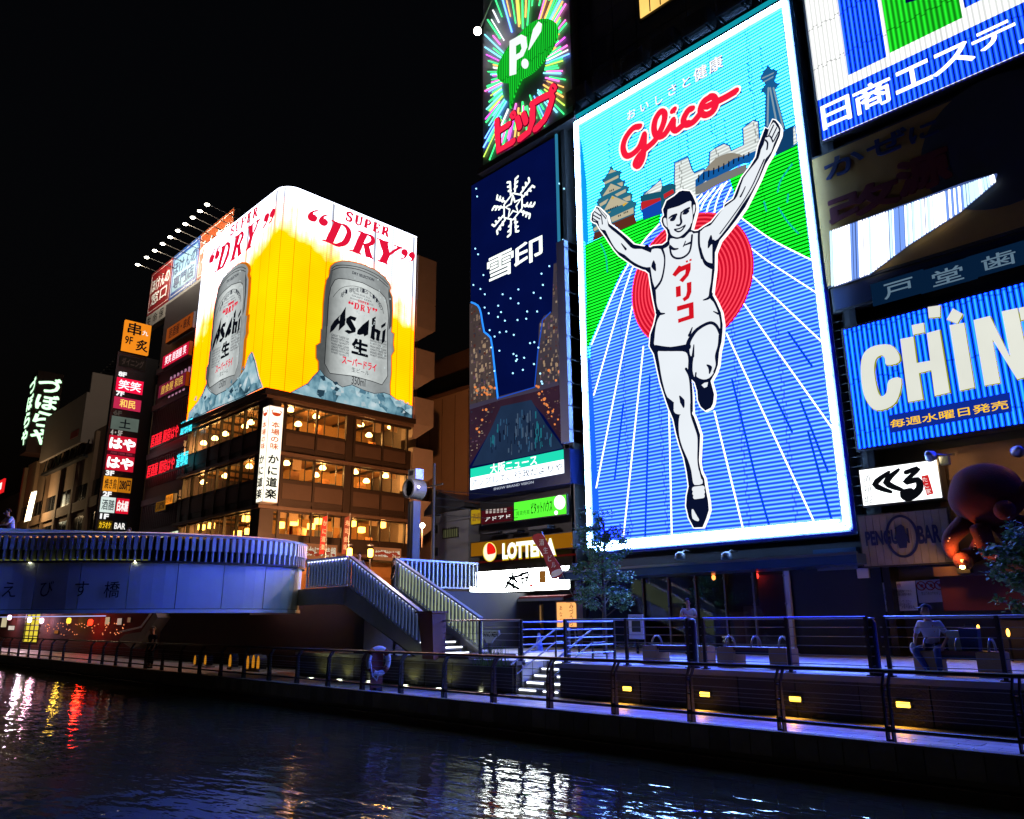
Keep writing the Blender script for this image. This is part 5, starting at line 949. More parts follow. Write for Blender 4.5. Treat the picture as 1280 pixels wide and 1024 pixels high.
# ------- the wrapped beer sign
BZ0, BZ1 = 16.4, 32.15
def beer_mat():
    m, t, o = newmat('beer_sign_light'); e = nd(t, 'Emission'); t.links.new(e.outputs[0], o.inputs[0]); p, ax = pos(t)
    s = mth(t, 'MAXIMUM', mth(t, 'MULTIPLY_ADD', ax[0], -1, KX), mth(t, 'MULTIPLY_ADD', ax[1], 1, -KY))
    nz = nd(t, 'TexNoise'); nz.inputs['Scale'].default_value = .5; nz.inputs['Detail'].default_value = 3; t.links.new(p, nz.inputs['Vector'])
    edge = mth(t, 'MULTIPLY_ADD', s, -.42, 30.0); d = mth(t, 'SUBTRACT', ax[2], mth(t, 'ADD', edge, mth(t, 'MULTIPLY_ADD', nz.outputs[0], 4.4, -2.2)))
    f = nd(t, 'MapRange'); f.inputs[1].default_value = -1.3; f.inputs[2].default_value = 1.9; t.links.new(d, f.inputs[0])
    n2 = nd(t, 'TexNoise'); n2.inputs['Scale'].default_value = .22; t.links.new(p, n2.inputs['Vector'])
    yel = mixc(t, n2.outputs[0], (6.0, .60, .0), (7.0, 1.0, .0))
    c = mixc(t, f.outputs[0], yel, (1.0, 1.05, 1.25)); t.links.new(c, e.inputs[0])
    st = mth(t, 'MULTIPLY_ADD', mth(t, 'SINE', mth(t, 'MULTIPLY', ax[2], 2 * pi / .16)), .09, .95)
    sx = mth(t, 'ADD', ax[0], ax[1]); n3 = nd(t, 'TexNoise', noise_dimensions='1D'); n3.inputs['Scale'].default_value = 2.3; n3.inputs['Detail'].default_value = 3; t.links.new(sx, n3.inputs['W']); glow = mth(t, 'MULTIPLY', mth(t, 'POWER', n3.outputs[0], 3), 24); glow = mth(t, 'SUBTRACT', glow, 1.05); seam = mth(t, 'GREATER_THAN', mth(t, 'FRACT', mth(t, 'MULTIPLY', sx, 1 / 1.34)), .025)
    st = mth(t, 'MULTIPLY', st, mth(t, 'MULTIPLY_ADD', seam, .82, .18)); st = mth(t, 'MULTIPLY', st, mth(t, 'MULTIPLY_ADD', f.outputs[0], glow, .95))
    st = mth(t, 'MULTIPLY', st, .64); t.links.new(st, e.inputs[1]); m.cycles.emission_sampling = 'FRONT_BACK'; return m
A_ = thing('beer_billboard', 'huge glowing yellow and white beer billboard wrapped round the corner roof', 'billboard', (KX, KY, BZ0))
plan = [(XE, KY)] + [(KX - 1.2 + 1.2 * sin(a * pi / 16), KY + 1.2 - 1.2 * cos(a * pi / 16)) for a in range(9)] + [(KX, YE)]
b = B(); n_ = len(plan); b.add([(x, y, BZ0) for x, y in plan] + [(x, y, BZ1) for x, y in plan], [[i, i + 1, n_ + i + 1, n_ + i] for i in range(n_ - 1)])
obj('light_field', b, beer_mat(), A_, fix=False)
obj('core', B().box(XE + .1, KX - 1.3, KY + .3, YE - .1, BZ0, BZ1 - .1), dsteel, A_); obj('end_panel', B().box(KX - 3, KX - .02, YE - .0, YE + .12, BZ0, BZ1), mat('pale_panel', '#8c8880', .7), A_)
b = B(); et = [(x, y, BZ1 + .05) for x, y in plan]; b.tube(et, .05, 6); obj('top_tube', b, em('beer_edge', '#dfe6ff', 3.0), A_)
class Mp:                                 # the same art on the other face of the sign: pixel -> street side -> shifted to the river side
    def __init__(s, side): s.side = side; s.b = KRt if side == 'r' else KL; s.n, s.u = s.b.n, s.b.u
    def uv(s, px, py, off=0):
        u, v = KRt.uv(px, py, off)
        return (u, v) if s.side == 'r' else (XE + 3.55 + (u - 27.35) * .93 , v)
    def w(s, u, v, off=0): return s.b.w(u, v, off)
    def p(s, px, py, off=0): return s.w(*s.uv(px, py, off), off)
redb = em('beer_red', (.86, .01, .05), .92)
def serif(b, pl, ch, u0, v0, w, h, sl, off):
    T = lambda x, y: pl.w(u0 + x * w + sl * y * h, v0 + y * h, off)
    P_ = lambda pts: b.prism([T(x, y) for x, y in pts], pl.n * -.04)
    def Rb(pts, ws): q = smooth_pts(pts, False, 5); m = len(q); ribbon(b, [T(*p) for p in q], pl.n, [h * (ws[0] + (ws[1] - ws[0]) * sin(pi * i / (m - 1))) for i in range(m)], .04)
    if ch == 'D': P_([(0, 0), (.45, 0), (.45, .05), (.42, .06), (.42, .94), (.45, .95), (.45, 1), (0, 1), (0, .95), (.12, .93), (.12, .07), (0, .05)]); Rb([(.4, .97), (.62, .96), (.84, .76), (.88, .5), (.84, .24), (.62, .04), (.4, .03)], (.05, .22))
    elif ch == 'R': P_([(0, 0), (.5, 0), (.5, .05), (.41, .06), (.41, .94), (.45, .95), (.45, 1), (0, 1), (0, .95), (.12, .93), (.12, .07), (0, .05)]); Rb([(.4, .97), (.62, .95), (.76, .76), (.62, .53), (.4, .5)], (.05, .17)); P_([(.42, .51), (.6, .52), (.7, .48), (1.0, .06), (1.06, .05), (1.06, 0), (.74, 0)])
    elif ch == 'Y': P_([(.33, 0), (.78, 0), (.78, .05), (.69, .06), (.69, .44), (.42, .44), (.42, .06), (.33, .05)]); P_([(.42, .44), (.69, .44), (.43, .94), (.5, .95), (.5, 1), (0, 1), (0, .95), (.09, .94)]); P_([(.58, .44), (.69, .44), (.98, .93), (1.05, .95), (1.05, 1), (.72, 1), (.72, .95), (.86, .93)])
    elif ch == 'S': Rb([(.82, .74), (.8, .9), (.5, .97), (.2, .85), (.25, .62), (.7, .42), (.78, .2), (.5, .03), (.2, .08), (.12, .28)], (.1, .2))
    elif ch == 'U': P_([(0, 1), (.42, 1), (.42, .95), (.34, .94), (.34, .3), (.1, .25), (.1, .94), (0, .95)]); Rb([(.22, .4), (.24, .12), (.5, .03), (.76, .12), (.82, .4), (.82, .94)], (.12, .1)); P_([(.66, 1), (.98, 1), (.98, .95), (.66, .95)])
    elif ch == 'P': P_([(0, 0), (.5, 0), (.5, .05), (.41, .06), (.41, .94), (.45, .95), (.45, 1), (0, 1), (0, .95), (.12, .93), (.12, .07), (0, .05)]); Rb([(.4, .97), (.66, .95), (.82, .74), (.66, .5), (.4, .46)], (.05, .18))
    elif ch == 'E': P_([(0, 0), (.85, 0), (.9, .28), (.84, .28), (.7, .06), (.41, .06), (.41, .94), (.68, .94), (.8, .74), (.86, .74), (.83, 1), (0, 1), (0, .95), (.12, .93), (.12, .07), (0, .05)]); P_([(.4, .47), (.58, .47), (.6, .36), (.66, .36), (.66, .68), (.6, .68), (.58, .55), (.4, .55)])
    elif ch in '“”':
        Q = [(.0, .62), (.05, .85), (.2, .98), (.38, .92), (.46, .7), (.4, .4), (.25, .15), (.05, .0), (.02, .06), (.18, .22), (.24, .4), (.14, .42), (.04, .5)]
        for k in (0, 1): b.prism([T((x if ch == '”' else .46 - x) + .54 * k, y if ch == '”' else .98 - y) for x, y in smooth_pts(Q, True, 3)], pl.n * -.04)
def ice_mat():                           # printed ice cubes
    if 'printed_ice' in MC: return MC['printed_ice']
    m, t, o = newmat('printed_ice'); e = nd(t, 'Emission'); t.links.new(e.outputs[0], o.inputs[0]); p, ax = pos(t)
    nz = nd(t, 'TexNoise'); nz.inputs['Scale'].default_value = 1.2; nz.inputs['Detail'].default_value = 5; t.links.new(p, nz.inputs['Vector'])
    mx = nd(t, 'Mix', data_type='VECTOR'); mx.inputs[0].default_value = .22; t.links.new(p, mx.inputs[4]); t.links.new(nz.outputs[1], mx.inputs[5])
    vo = nd(t, 'TexVoronoi'); vo.inputs['Scale'].default_value = 1.5; t.links.new(mx.outputs[1], vo.inputs['Vector']); sp = nd(t, 'SeparateColor'); t.links.new(vo.outputs['Color'], sp.inputs[0])
    v = mth(t, 'ADD', mth(t, 'MULTIPLY', sp.outputs[0], .45), mth(t, 'MULTIPLY', nz.outputs[0], .75)); v = mth(t, 'SUBTRACT', v, mth(t, 'MULTIPLY', vo.outputs['Distance'], .28))
    cr = nd(t, 'ValToRGB'); t.links.new(v, cr.inputs[0]); el = cr.color_ramp.elements
    for k, (x, c) in enumerate(((.12, '#24404e'), (.28, '#5c8ca0'), (.45, '#8fbccb'), (.62, '#b4d6e0'), (.8, '#e6f4f8'))):
        q = el[k] if k < 2 else el.new(x); q.position = x; q.color = (*lin(c), 1)
    t.links.new(cr.outputs[0], e.inputs[0]); e.inputs[1].default_value = .5; m.cycles.emission_sampling = 'NONE'; MC['printed_ice'] = m; return m
def can_mat(sd, pl, col, st):             # printed metal: bright down the middle, dark at both edges
    m, t, o = newmat('can_print_' + sd); e = nd(t, 'Emission'); t.links.new(e.outputs[0], o.inputs[0]); p, ax = pos(t)
    (u0, _), (u1, _) = pl.uv(405, 420), pl.uv(493, 440); s = mth(t, 'MULTIPLY_ADD', ax[1] if sd == 'r' else ax[0], 1 / (u1 - u0), -u0 / (u1 - u0))
    cr = nd(t, 'ValToRGB'); t.links.new(s, cr.inputs[0]); el = cr.color_ramp.elements
    for k, (x, v) in enumerate(((.0, .22), (.12, .55), (.22, .8), (.38, 1.05), (.55, .92), (.78, .62), (.92, .8), (1, .25))):
        q = el[k] if k < 2 else el.new(x); q.position = x; q.color = (v, v, v * 1.01, 1)
    nz = nd(t, 'TexNoise'); nz.inputs['Scale'].default_value = 2.2; nz.inputs['Detail'].default_value = 6; t.links.new(p, nz.inputs['Vector'])
    v = mth(t, 'MULTIPLY', cr.outputs[0], mth(t, 'MULTIPLY_ADD', nz.outputs[0], .5, .75)); e.inputs[0].default_value = (*lin(col), 1); t.links.new(mth(t, 'MULTIPLY', v, st * .62), e.inputs[1])
    m.cycles.emission_sampling = 'NONE'; return m
Zd = lambda pts: zm(370, 240, 8, pts)
for sd in 'rl':
    pl = Mp(sd); L1 = [('“', (105, 265), (300, 180)), ('D', (255, 450), (545, 250)), ('R', (530, 545), (790, 400)), ('Y', (790, 650), (1040, 490)), ('”', (1050, 660), (1200, 560))]
    if sd == 'r':
        base = lambda u: KRt.uv(*Zd([(255, 450)])[0])[1]
    u_ = lambda px: pl.uv(px, 290)[0]
    vD0, vD1 = KRt.uv(*Zd([(300, 470)])[0])[1] - .1, KRt.uv(*Zd([(345, 250)])[0])[1] - .1
    if sd == 'r': us = [KRt.uv(*Zd([q])[0])[0] for q in ((255, 450), (530, 545), (722, 630))]; ue = [KRt.uv(*Zd([q])[0])[0] for q in ((492, 490), (745, 625), (968, 690))]; uq = (KRt.uv(*Zd([(105, 265)])[0])[0], KRt.uv(*Zd([(1050, 620)])[0])[0]); uq2 = (KRt.uv(*Zd([(310, 300)])[0])[0], KRt.uv(*Zd([(1200, 640)])[0])[0]); usp = (KRt.uv(*Zd([(480, 260)])[0])[0], KRt.uv(*Zd([(925, 400)])[0])[0])
    else:
        us = [KL.uv(p, q)[0] for p, q in ((269.5, 353), (287, 340), (303, 327))]; ue = [KL.uv(p, q)[0] for p, q in ((283, 343.5), (301.3, 330), (317.5, 316.5))]; uq = (KL.uv(261.5, 345)[0], KL.uv(331, 285)[0]); uq2 = (KL.uv(274, 335)[0], KL.uv(346, 275)[0]); usp = (KL.uv(288, 300)[0], KL.uv(324, 265)[0])
    h = vD1 - vD0; b = B()
    for ch, a, e_ in zip('DRY', us, ue):
        for q in ((0, .06) if sd == 'r' else (0,)): serif(b, pl.b, ch, a + q, vD0 - .2, (e_ - a), h * 1.02, .36, .12 + q * .02)
    serif(b, pl.b, '“', uq[0], vD0 + h * .52, uq2[0] - uq[0], h * .58, .1, .12); serif(b, pl.b, '”', uq[1] - .1, vD0 + h * .36, uq2[1] - uq[1] - .15, h * .55, .1, .12)
    hs = h * .42; vs_ = vD1 + h * .13; wl = (usp[1] - usp[0]) / 5.1
    for i, ch in enumerate('SUPER'):
        for q in ((0, .06) if sd == 'r' else (0,)): serif(b, pl.b, ch, usp[0] + i * wl * 1.03 + q, vs_ + .02, wl * .84, hs, .12, .12 + q * .02)
    obj('lettering', b, redb, A_, fix=False)
    # the can
    Zb = lambda pts: zm(395, 320, 10.238, pts); Zf = lambda pts: zm(395, 400, 8.536, pts)
    can = Zb([(190, 175), (205, 125), (250, 90), (330, 70), (430, 75), (600, 115), (760, 185), (870, 270), (930, 350), (950, 410), (935, 450), (970, 530), (975, 700), (965, 900)]) + Zf([(800, 130), (830, 150), (820, 250), (830, 330), (800, 380), (800, 560), (785, 700), (790, 800), (700, 840), (60, 720), (85, 640), (70, 560), (40, 540), (40, 440), (15, 400), (15, 270), (60, 240), (65, 100)]) + Zb([(90, 950), (110, 600), (130, 400), (150, 300), (185, 260)])
    halo_ = poly('can_rim', pl, shrink(can, -1.3), .16, .15, em('can_glow', '#d87a10', .8), A_)
    ca_ = poly('can', pl, can, .26, .1, can_mat(sd, pl, '#a8aeae', 1.0), A_)
    lab = Zb([(160, 560), (190, 400), (240, 310), (290, 288), (420, 300), (600, 345), (820, 460), (890, 540), (915, 640), (930, 800)]) + Zf([(760, 130), (765, 600), (705, 692), (600, 655), (400, 600), (150, 570), (92, 465), (120, 0)])
    lb_ = poly('label', pl, lab, .28, .02, can_mat(sd, pl, '#ccd2d0', 1.12), ca_)
    inkc = em('can_ink', '#101420', .5)
    stroke('label_edge', pl, lab + lab[:1], .05, .295, inkc, lb_, .01, 0)
    b = B()
    for q in ([(205, 165), (260, 125), (400, 120), (600, 160), (800, 255), (925, 370)], [(200, 190), (300, 150), (450, 155), (620, 200), (800, 295), (920, 400)]): stroke_b(b, pl, Zb(q), .05, .275, .01, 3)
    stroke_b(b, pl, Zb([(215, 530), (300, 430), (400, 388), (540, 395), (700, 470), (830, 620), (865, 740)]), .03, .295, .01, 3)
    obj('line', b, inkc, ca_, fix=False)
    b = B()   # the brand word in slanted black letters
    for q in ([(385, 650), (378, 700), (372, 880), (290, 960), (312, 760)], [(312, 755), (235, 830), (190, 900), (178, 985), (225, 950), (300, 850), (290, 800)], [(240, 850), (380, 800), (378, 830), (250, 890)],
              [(390, 800), (440, 765), (520, 790), (500, 835), (445, 810), (510, 930), (505, 975), (420, 998), (365, 960), (400, 945), (455, 960), (385, 850)],
              [(680, 815), (668, 1005), (620, 1030), (610, 1000), (560, 1012), (525, 1000), (535, 950), (600, 880)],
              [(765, 775), (748, 1085), (705, 1050), (720, 800)]): poly_b(b, pl, Zb(q), .31, .02)
    for q in ([(655, 100), (690, 120), (670, 230), (640, 215), (650, 140), (622, 120), (605, 200), (582, 190), (598, 60), (622, 90)], [(695, 60), (745, 25), (740, 60), (700, 90)], [(745, 95), (732, 230), (700, 258), (712, 120)]): poly_b(b, pl, Zf(q), .31, .02)
    obj('brand_word', b, inkc, lb_)
    b = B(); text_uv(b, pl.b, '生', *pl.uv(*Zf([(360, 360)])[0]), *pl.uv(*Zf([(530, 250)])[0]), .31, bold=.05); obj('lettering', b, inkc, lb_, fix=False)
    b = B(); (a0, b0), (a1, b1) = pl.uv(*Zf([(255, 455)])[0]), pl.uv(*Zf([(620, 480)])[0]); text_uv(b, pl.b, 'スーパードライ', a0, b0 - .12, a1, b0 + .48, .31, bold=.03, fit='ink'); obj('lettering', b, redb, lb_, fix=False)
    b = B(); (a0, b0), (a1, b1) = pl.uv(*Zf([(355, 545)])[0]), pl.uv(*Zf([(600, 590)])[0]); text_uv(b, pl.b, '生ビール', a0, b0 - .1, a1 - .5, b0 + .25, .31); (a0, b0), (a1, b1) = pl.uv(*Zf([(355, 690)])[0]), pl.uv(*Zf([(505, 640)])[0]); text_uv(b, pl.b, '350ml', a0, b0, a1, b0 + .62, .29); obj('lettering', b, inkc, lb_, fix=False)
    b = B(); (a0, b0), (a1, b1) = pl.uv(*Zb([(455, 685)])[0]), pl.uv(*Zb([(690, 720)])[0]); w3 = (a1 - a0) / 3.3
    for i, ch in enumerate('DRY'): serif(b, pl.b, ch, a0 + i * w3 * 1.1, b0, w3 * .85, .5, .1, .31)
    for i, ch in enumerate('SUPER'): serif(b, pl.b, ch, a0 + .35 + i * .2, b0 + .62, .16, .2, .1, .31)
    serif(b, pl.b, '“', a0 - .5, b0 + .25, .45, .3, .1, .31); serif(b, pl.b, '”', a1, b0 + .25, .45, .3, .1, .31); obj('lettering', b, redb, lb_, fix=False)
    b = B()   # arched and small print
    n0 = 'ASAHI BREWERIES LIMITED'
    arc = smooth_pts(Zb([(300, 520), (360, 470), (450, 450), (550, 455), (650, 490), (740, 570), (810, 680)]), False, 8)
    for i, ch in enumerate(n0):
        if ch == ' ': continue
        x, y = arc[int(i / (len(n0) - 1) * (len(arc) - 1))]; u, v = pl.uv(x, y); text_uv(b, pl.b, ch, u - .085, v - .17, u + .085, v + .17, .3)
    for i, s_ in enumerate(('BEER FOR ALL', 'DRAFT BEER', 'BREWED TO BE GOOD')): u, v = pl.uv(*Zb([(560, 525 + i * 38)])[0]); text_uv(b, pl.b, s_, u - .75 - .15 * i, v - .05, u + .75 + .15 * i, v + .08, .3)
    for i in range(7):
        for x0, x1, dy in ((140, 330, 0), (555, 730, 30)):
            (a0, b0), (a1, b1) = pl.uv(*Zf([(x0, 165 + i * 31 + dy)])[0]), pl.uv(*Zf([(x1, 165 + i * 31 + dy)])[0]); text_uv(b, pl.b, ('GREAT TASTE OF', 'BREWED WITH CARE', 'FINEST QUALITY', 'FRESH AND CLEAR')[i % 4], a0, b0 - .1, a1, b0 + .07, .3, bold=.01)
    u, v = pl.uv(*Zb([(580, 275)])[0]); text_uv(b, pl.b, 'DRY SELECTION', u - 1.0, v - .12, u + 1.0, v + .12, .28, bold=.03)
    obj('small_print', b, em('can_ink_soft', '#303848', .55), lb_, fix=False, kind='stuff')
    for q in ([(190, 190), (215, 200), (175, 420), (150, 900), (110, 900), (130, 400), (150, 300)], [(935, 380), (925, 480), (945, 700), (930, 950), (965, 900), (975, 700), (968, 530), (940, 450)]): poly('can_shade', pl, Zb(q), .285, .01, em('can_dark', '#6a6e70', .5), ca_)
    # ice round its foot
    if sd == 'r': ice = [(363, 491), (372, 486), (385, 479), (392, 470), (400, 462), (406, 470), (415, 476), (428, 484), (440, 481), (455, 488), (468, 492), (480, 491), (489, 494), (495, 499), (505, 503), (515.5, 508), (515, 523), (500, 520), (440, 509), (390, 499)]; pz_ = KRt
    else: ice = [(234, 527), (236, 516), (247, 502), (253, 492), (257, 481), (263, 490), (270, 494), (284, 487), (296, 475), (305, 462), (310, 446), (314, 440), (318, 452), (322, 470), (327, 484), (300, 497), (260, 514)]; pz_ = KL
    ib = poly('ice', pz_, ice, .34, .12, ice_mat(), A_); stroke('ice_edge', pz_, ice + ice[:1], .05, .36, em('ice_edge', '#22384c', .5), ib, .01, 0)
    rr = random.Random(21); tones = [em('ice_%d' % i, c_, .7) for i, c_ in enumerate(('#c6dee6', '#5f8fa6', '#9cc4d2', '#2c4a5c', '#dfeef2'))]
    bs_ = [B() for _ in tones]
    us_ = [pz_.uv(*q) for q in ice]; umin, umax = min(q[0] for q in us_), max(q[0] for q in us_)
    def inside(u, v):
        c = False; n = len(us_)
        for i in range(n):
            (x1, y1), (x2, y2) = us_[i], us_[i - 1]
            if (y1 > v) != (y2 > v) and u < (x2 - x1) * (v - y1) / (y2 - y1) + x1: c = not c
        return c
    cnt = 0
    while cnt < 34:
        u = umin + (umax - umin) * rr.random(); v = 16.4 + 4.5 * rr.random()
        if not inside(u, v): continue
        cnt += 1; r = .12 + .3 * rr.random(); a0 = rr.random() * 6.28; pts = []
        for k in range(rr.choice((3, 4, 4))): a = a0 + k * 1.75 + rr.random() * .5; uu, vv = u + r * cos(a), v + r * .7 * sin(a); pts.append((uu, vv))
        if all(inside(*q) for q in pts): bs_[rr.randrange(5)].prism([pz_.w(uu, vv, .36 + .002 * (cnt % 9)) for uu, vv in pts], pz_.n * -.01)
    for bb, m_ in zip(bs_, tones):
        if bb.v: obj('ice_facets', bb, m_, ib, kind='stuff')
    b = B()
    for _ in range(46): x, y = rr.choice(can); q = pl.uv(430 + rr.random() * 55, 345 + rr.random() * 130); b.ball(pl.w(*q, .29), .035 + .04 * rr.random(), 6, 4, (1, 1, 1.2))
    obj('water_drops', b, em('drop', '#d8e4e4', .8), ca_, kind='stuff')
# balcony bays on the far end of the corner building
bay = mat('bay_beige', '#8a8076', .75, var=.2, scale=1.5)
for i in range(6):
    z1 = 30.6 - i * 4.1; z0 = z1 - (4.0 if i == 0 else 2.2)
    if z0 < 4: continue
    o_ = obj('balcony', B().box(KX - 3, KX + .1, YE + .15, YE + 2.1, z0, z1), bay, kb); obj('balcony_soffit', B().hexa([Vector((KX - 3, YE + .15, z0 - 1.1)), Vector((KX - .1, YE + .15, z0 - 1.1)), Vector((KX - .1, YE + .6, z0 - 1.1)), Vector((KX - 3, YE + .6, z0 - 1.1)), Vector((KX - 3, YE + .15, z0)), Vector((KX + .1, YE + .15, z0)), Vector((KX + .1, YE + 2.1, z0)), Vector((KX - 3, YE + 2.1, z0))]), bay, o_)
obj('rear_wall', B().box(XE, KX - 1.5, YE + .13, YE + 1.6, 2.2, 31), mat('rear_wall', '#6a5f56', .8, var=.25), kb)
# ------------------------------------------------------------------ buildings farther along the bank
tile = mat('beige_tile', '#a88f70', .75, var=.15, scale=1); brown = mat('brown_render_and_shade', '#6a5240', .8, var=.3, scale=.8)
q = onY(585, 485, 46); q2 = onY(585, 436, 50)
bb_ = thing('beige_building', 'plain beige tiled building at the back of the street beside the corner restaurant', 'building', (-50, 46, ZS))
obj('wall', B().box(-75, -38, 46, 60, ZS, q.z), tile, bb_); obj('shaded_upper_wall', B().box(-78, -38, 50, 64, q.z, q2.z), brown, bb_); obj('roof_edge', B().box(-75, -38, 45.85, 46, q.z - .1, q.z + .25), brown, bb_)  # top band's brown shadow is put into the upper wall's darker colour
for i in range(12): obj('pilaster_joint', B().box(-60 + i * 1.9, -59.93 + i * 1.9, 45.97, 46, ZS, q.z - .3), brown, bb_)
hq0, hq1 = onY(541, 700, 24.6), onY(586, 636, 24.6)
hs_ = thing('small_house', 'small grey two-storey house between the street and the stacked shop signs', 'house', (hq0.x, 23, ZS))
hg = mat('house_grey', '#7e8288', .7, var=.2, scale=1.2); HP = Pl('Y', 24.6)
obj('wall', B().box(hq0.x, hq1.x, 24.6, 29, 0, hq1.z), hg, hs_); obj('wall', B().box(hq0.x - 1.8, hq0.x, 25.2, 29, 0, hq1.z - 1.5), mat('warm_render', '#b08a62', .8), hs_)
obj('roof', B().prism([(hq0.x - .4, 24.3, hq1.z - .1), (hq1.x, 24.3, hq1.z + .1), (hq1.x, 24.3, hq1.z + .3), (hq0.x + .8, 24.3, hq1.z + 1.0), (hq0.x - .4, 24.3, hq1.z + .15)], (0, 6, 0)), mat('roof_slate', '#3e4046', .5), hs_)
o_ = obj('window', prect(HP, (553, 674), (573, 659), .03, .06), dsteel, hs_); obj('pane', prect(HP, (554.5, 672.5), (571.5, 660.5), .045, .01), em('dull_pane', '#8a8a60', .25, vary=.5), o_)
b = B()
for i in range(8): u = HP.uv(555 + i * 2.2, 666)[0]; b.box(u - .012, u + .012, 24.52, 24.55, HP.uv(560, 672)[1], HP.uv(560, 660)[1])
obj('window_bars', b, black, o_); obj('ledge', prect(HP, (541, 652), (588, 648), .1, .1), hg, hs_)
for a in ((545, 690), (545, 662), (548, 640)): p = HP.p(*a); obj('meter_box', B().box(p.x - .14, p.x + .14, 24.45, 24.6, p.z - .2, p.z + .2), dsteel, hs_)
pq = onY(541, 690, 21.5); t_ = thing('utility_pole', 'thin dark utility pole with crossing wires beside the grey house', 'pole', (pq.x, 21.5, 0)); zt = onY(541, 580, 21.5).z
obj('pole', B().tube([(pq.x, 21.5, 0), (pq.x, 21.5, zt)], [.09, .06]), dsteel, t_)
for i in range(4): z = zt - 1.2 - i * .35; obj('wire', B().tube([(pq.x, 21.5, z), (pq.x + 2, 23.5, z - .25), (pq.x + 3.5, 25, z - .1)], .014, 5), black, t_)
obj('crossarm', B().bar((pq.x - .5, 21.5, zt - 1), (pq.x + .6, 21.5, zt - 1), .06, .06), dsteel, t_)
# building with the row of pub signs, left of the restaurant
BL = Pl('Y', 23.7); BI = Pl('Y', 25.6); X0 = -69.6
pb = thing('pub_building', 'dark ribbed building hung with red and orange pub signs beside the beer billboard', 'building', (-65, 24, ZS)); zt = BI.uv(182.3, 412)[1] - .5
obj('wall', B().box(X0, XE - .05, 24.2, 36, ZS, zt), mat('pub_wall', '#4c4146', .6, var=.3, scale=1), pb)
rbm = mesh('rib', B().box(-.05, .05, -.14, 0, 0, 1), mat('rib_grey', '#6c6468', .5, .2))
for i in range(20):
    x = X0 + .3 + i * .4
    for z0, z1 in ((ZS + 3, 6.9), (8.6, 10.6), (12.2, 14.6), (16.4, 19.0)): obj('facade_rib', B().box(x - .04, x + .04, 24.05, 24.2, z0, z1), mat('rib_grey', '#6c6468', .5, .2), pb)
for z in (7.0, 10.7, 14.7, 19.1, 22.5): obj('floor_band', B().box(X0, XE - .05, 24.0, 24.2, z, z + .5), mat('band_grey', '#565058', .6), pb)
Zq = lambda x, y: (160 + x / 4.267, 240 + y / 4.267)
Zl = lambda x, y: (x / 3.9375, 380 + y / 3.9375)
xr = BI.uv(293, 262)[0]
r0 = BI.uv(*Zq(100, 665)); r1 = BI.uv(*Zq(243, 350))[0]; b1 = BI.uv(*Zq(388, 240))[0]; zt1 = BI.uv(*Zq(128, 440))[1]; zb1 = r0[1]; zs1 = BI.uv(*Zq(95, 735))[1]
ins = thing('insurance_billboard', 'roof billboard in red, blue and orange panels above a white strip of writing', 'billboard', (r0[0], 23.8, zs1))
obj('backing', rect(BI, r0[0] - .1, xr, zs1 - .1, zt1 + .1, -.05, .5), dsteel, ins)
ip = [(r0[0], r1, '#781418', 'ほけんの', '窓口', 'red'), (r1, b1, '#10428c', 'ほけんの', '専門店', 'blue'), (b1, xr, '#8c3c14', 'みんなの', '保険', 'orange')]
for u0, u1, c_, s1, s2, nm in ip:
    o_ = obj('panel', rect(BI, u0 + .02, u1 - .02, zb1, zt1, 0, .03), mat('ins_' + nm, c_, .5, var=.1), ins); b = B(); m_ = .25; q_ = [BI.w(u0 + m_, zb1 + m_, .01), BI.w(u1 - m_, zb1 + m_, .01), BI.w(u1 - m_, zt1 - m_, .01), BI.w(u0 + m_, zt1 - m_, .01), BI.w(u0 + m_, zb1 + m_, .01)]; ribbon(b, q_, BI.n, [.07] * 5, .01); obj('border', b, white_p, o_, fix=False)
    if nm == 'blue': obj('white_patch', rect(BI, u0 + .5, u1 - .5, zb1 + .6, zt1 - .6, .012, .01), mat('pale_blue_patch', '#7ca4bc', .6), o_)
    m_ = white_p if nm != 'blue' else mat('ins_ink', '#22406a', .6); h_ = zt1 - zb1
    b = B(); text_uv(b, BI, s1, u0 + .45, zb1 + h_ * .5, u1 - .45, zb1 + h_ * .78, .03, bold=.03); text_uv(b, BI, s2, u0 + .8, zb1 + h_ * .18, u1 - .8, zb1 + h_ * .45, .03, bold=.03); obj('lettering', b, m_, o_, fix=False)
o_ = obj('panel', rect(BI, r0[0], xr, zs1, zb1 - .04, 0, .03), mat('ins_white', '#8c8884', .6), ins); b = B(); uu = r0[0] + .2; st_ = (BI.uv(*Zq(400, 500))[0] - r0[0]) / 9.2
for i, s_ in enumerate('生命保険の相談は'): text_uv(b, BI, s_, uu + i * st_ * 1.1, zs1 + .2, uu + i * st_ * 1.1 + st_ * .8, zb1 - .25, .02, fit='em')
obj('lettering', b, black, o_, fix=False)
fl_b = em('sky_flood', '#fff4dc', 16, True)
for i in range(10):
    px, py = 172 + (259 - 172) * (i / 9) ** .93, 331 - (331 - 256) * (i / 9) ** .97; q = onY(px, py, 22.9)
    t_ = thing('sign_floodlight', 'small bright floodlight above the insurance billboard, %s along its row' % ['first', 'second', 'third', 'fourth', 'fifth', 'sixth', 'seventh', 'eighth', 'ninth', 'tenth'][i], 'floodlight', q, 'floodlights above the insurance billboard')
    obj('arm', B().tube([(q.x, q.y, q.z + .1), (q.x, 25.6, q.z - .25)], .035, 6), dsteel, t_); obj('hood', B().lathe(q + Vector((0, 0, .02)), [(.0, .2), (.17, .15), (.23, .0)], 10), steel, t_, smooth=True); obj('bulb', B().lathe(q, [(.2, .02), (.15, -.05), (0, -.07)], 10), fl_b, t_)
    if i % 2 == 0: lamp('flood_glow', (q.x, q.y + .1, q.z - .25), '#fff0d8', 520, .2)
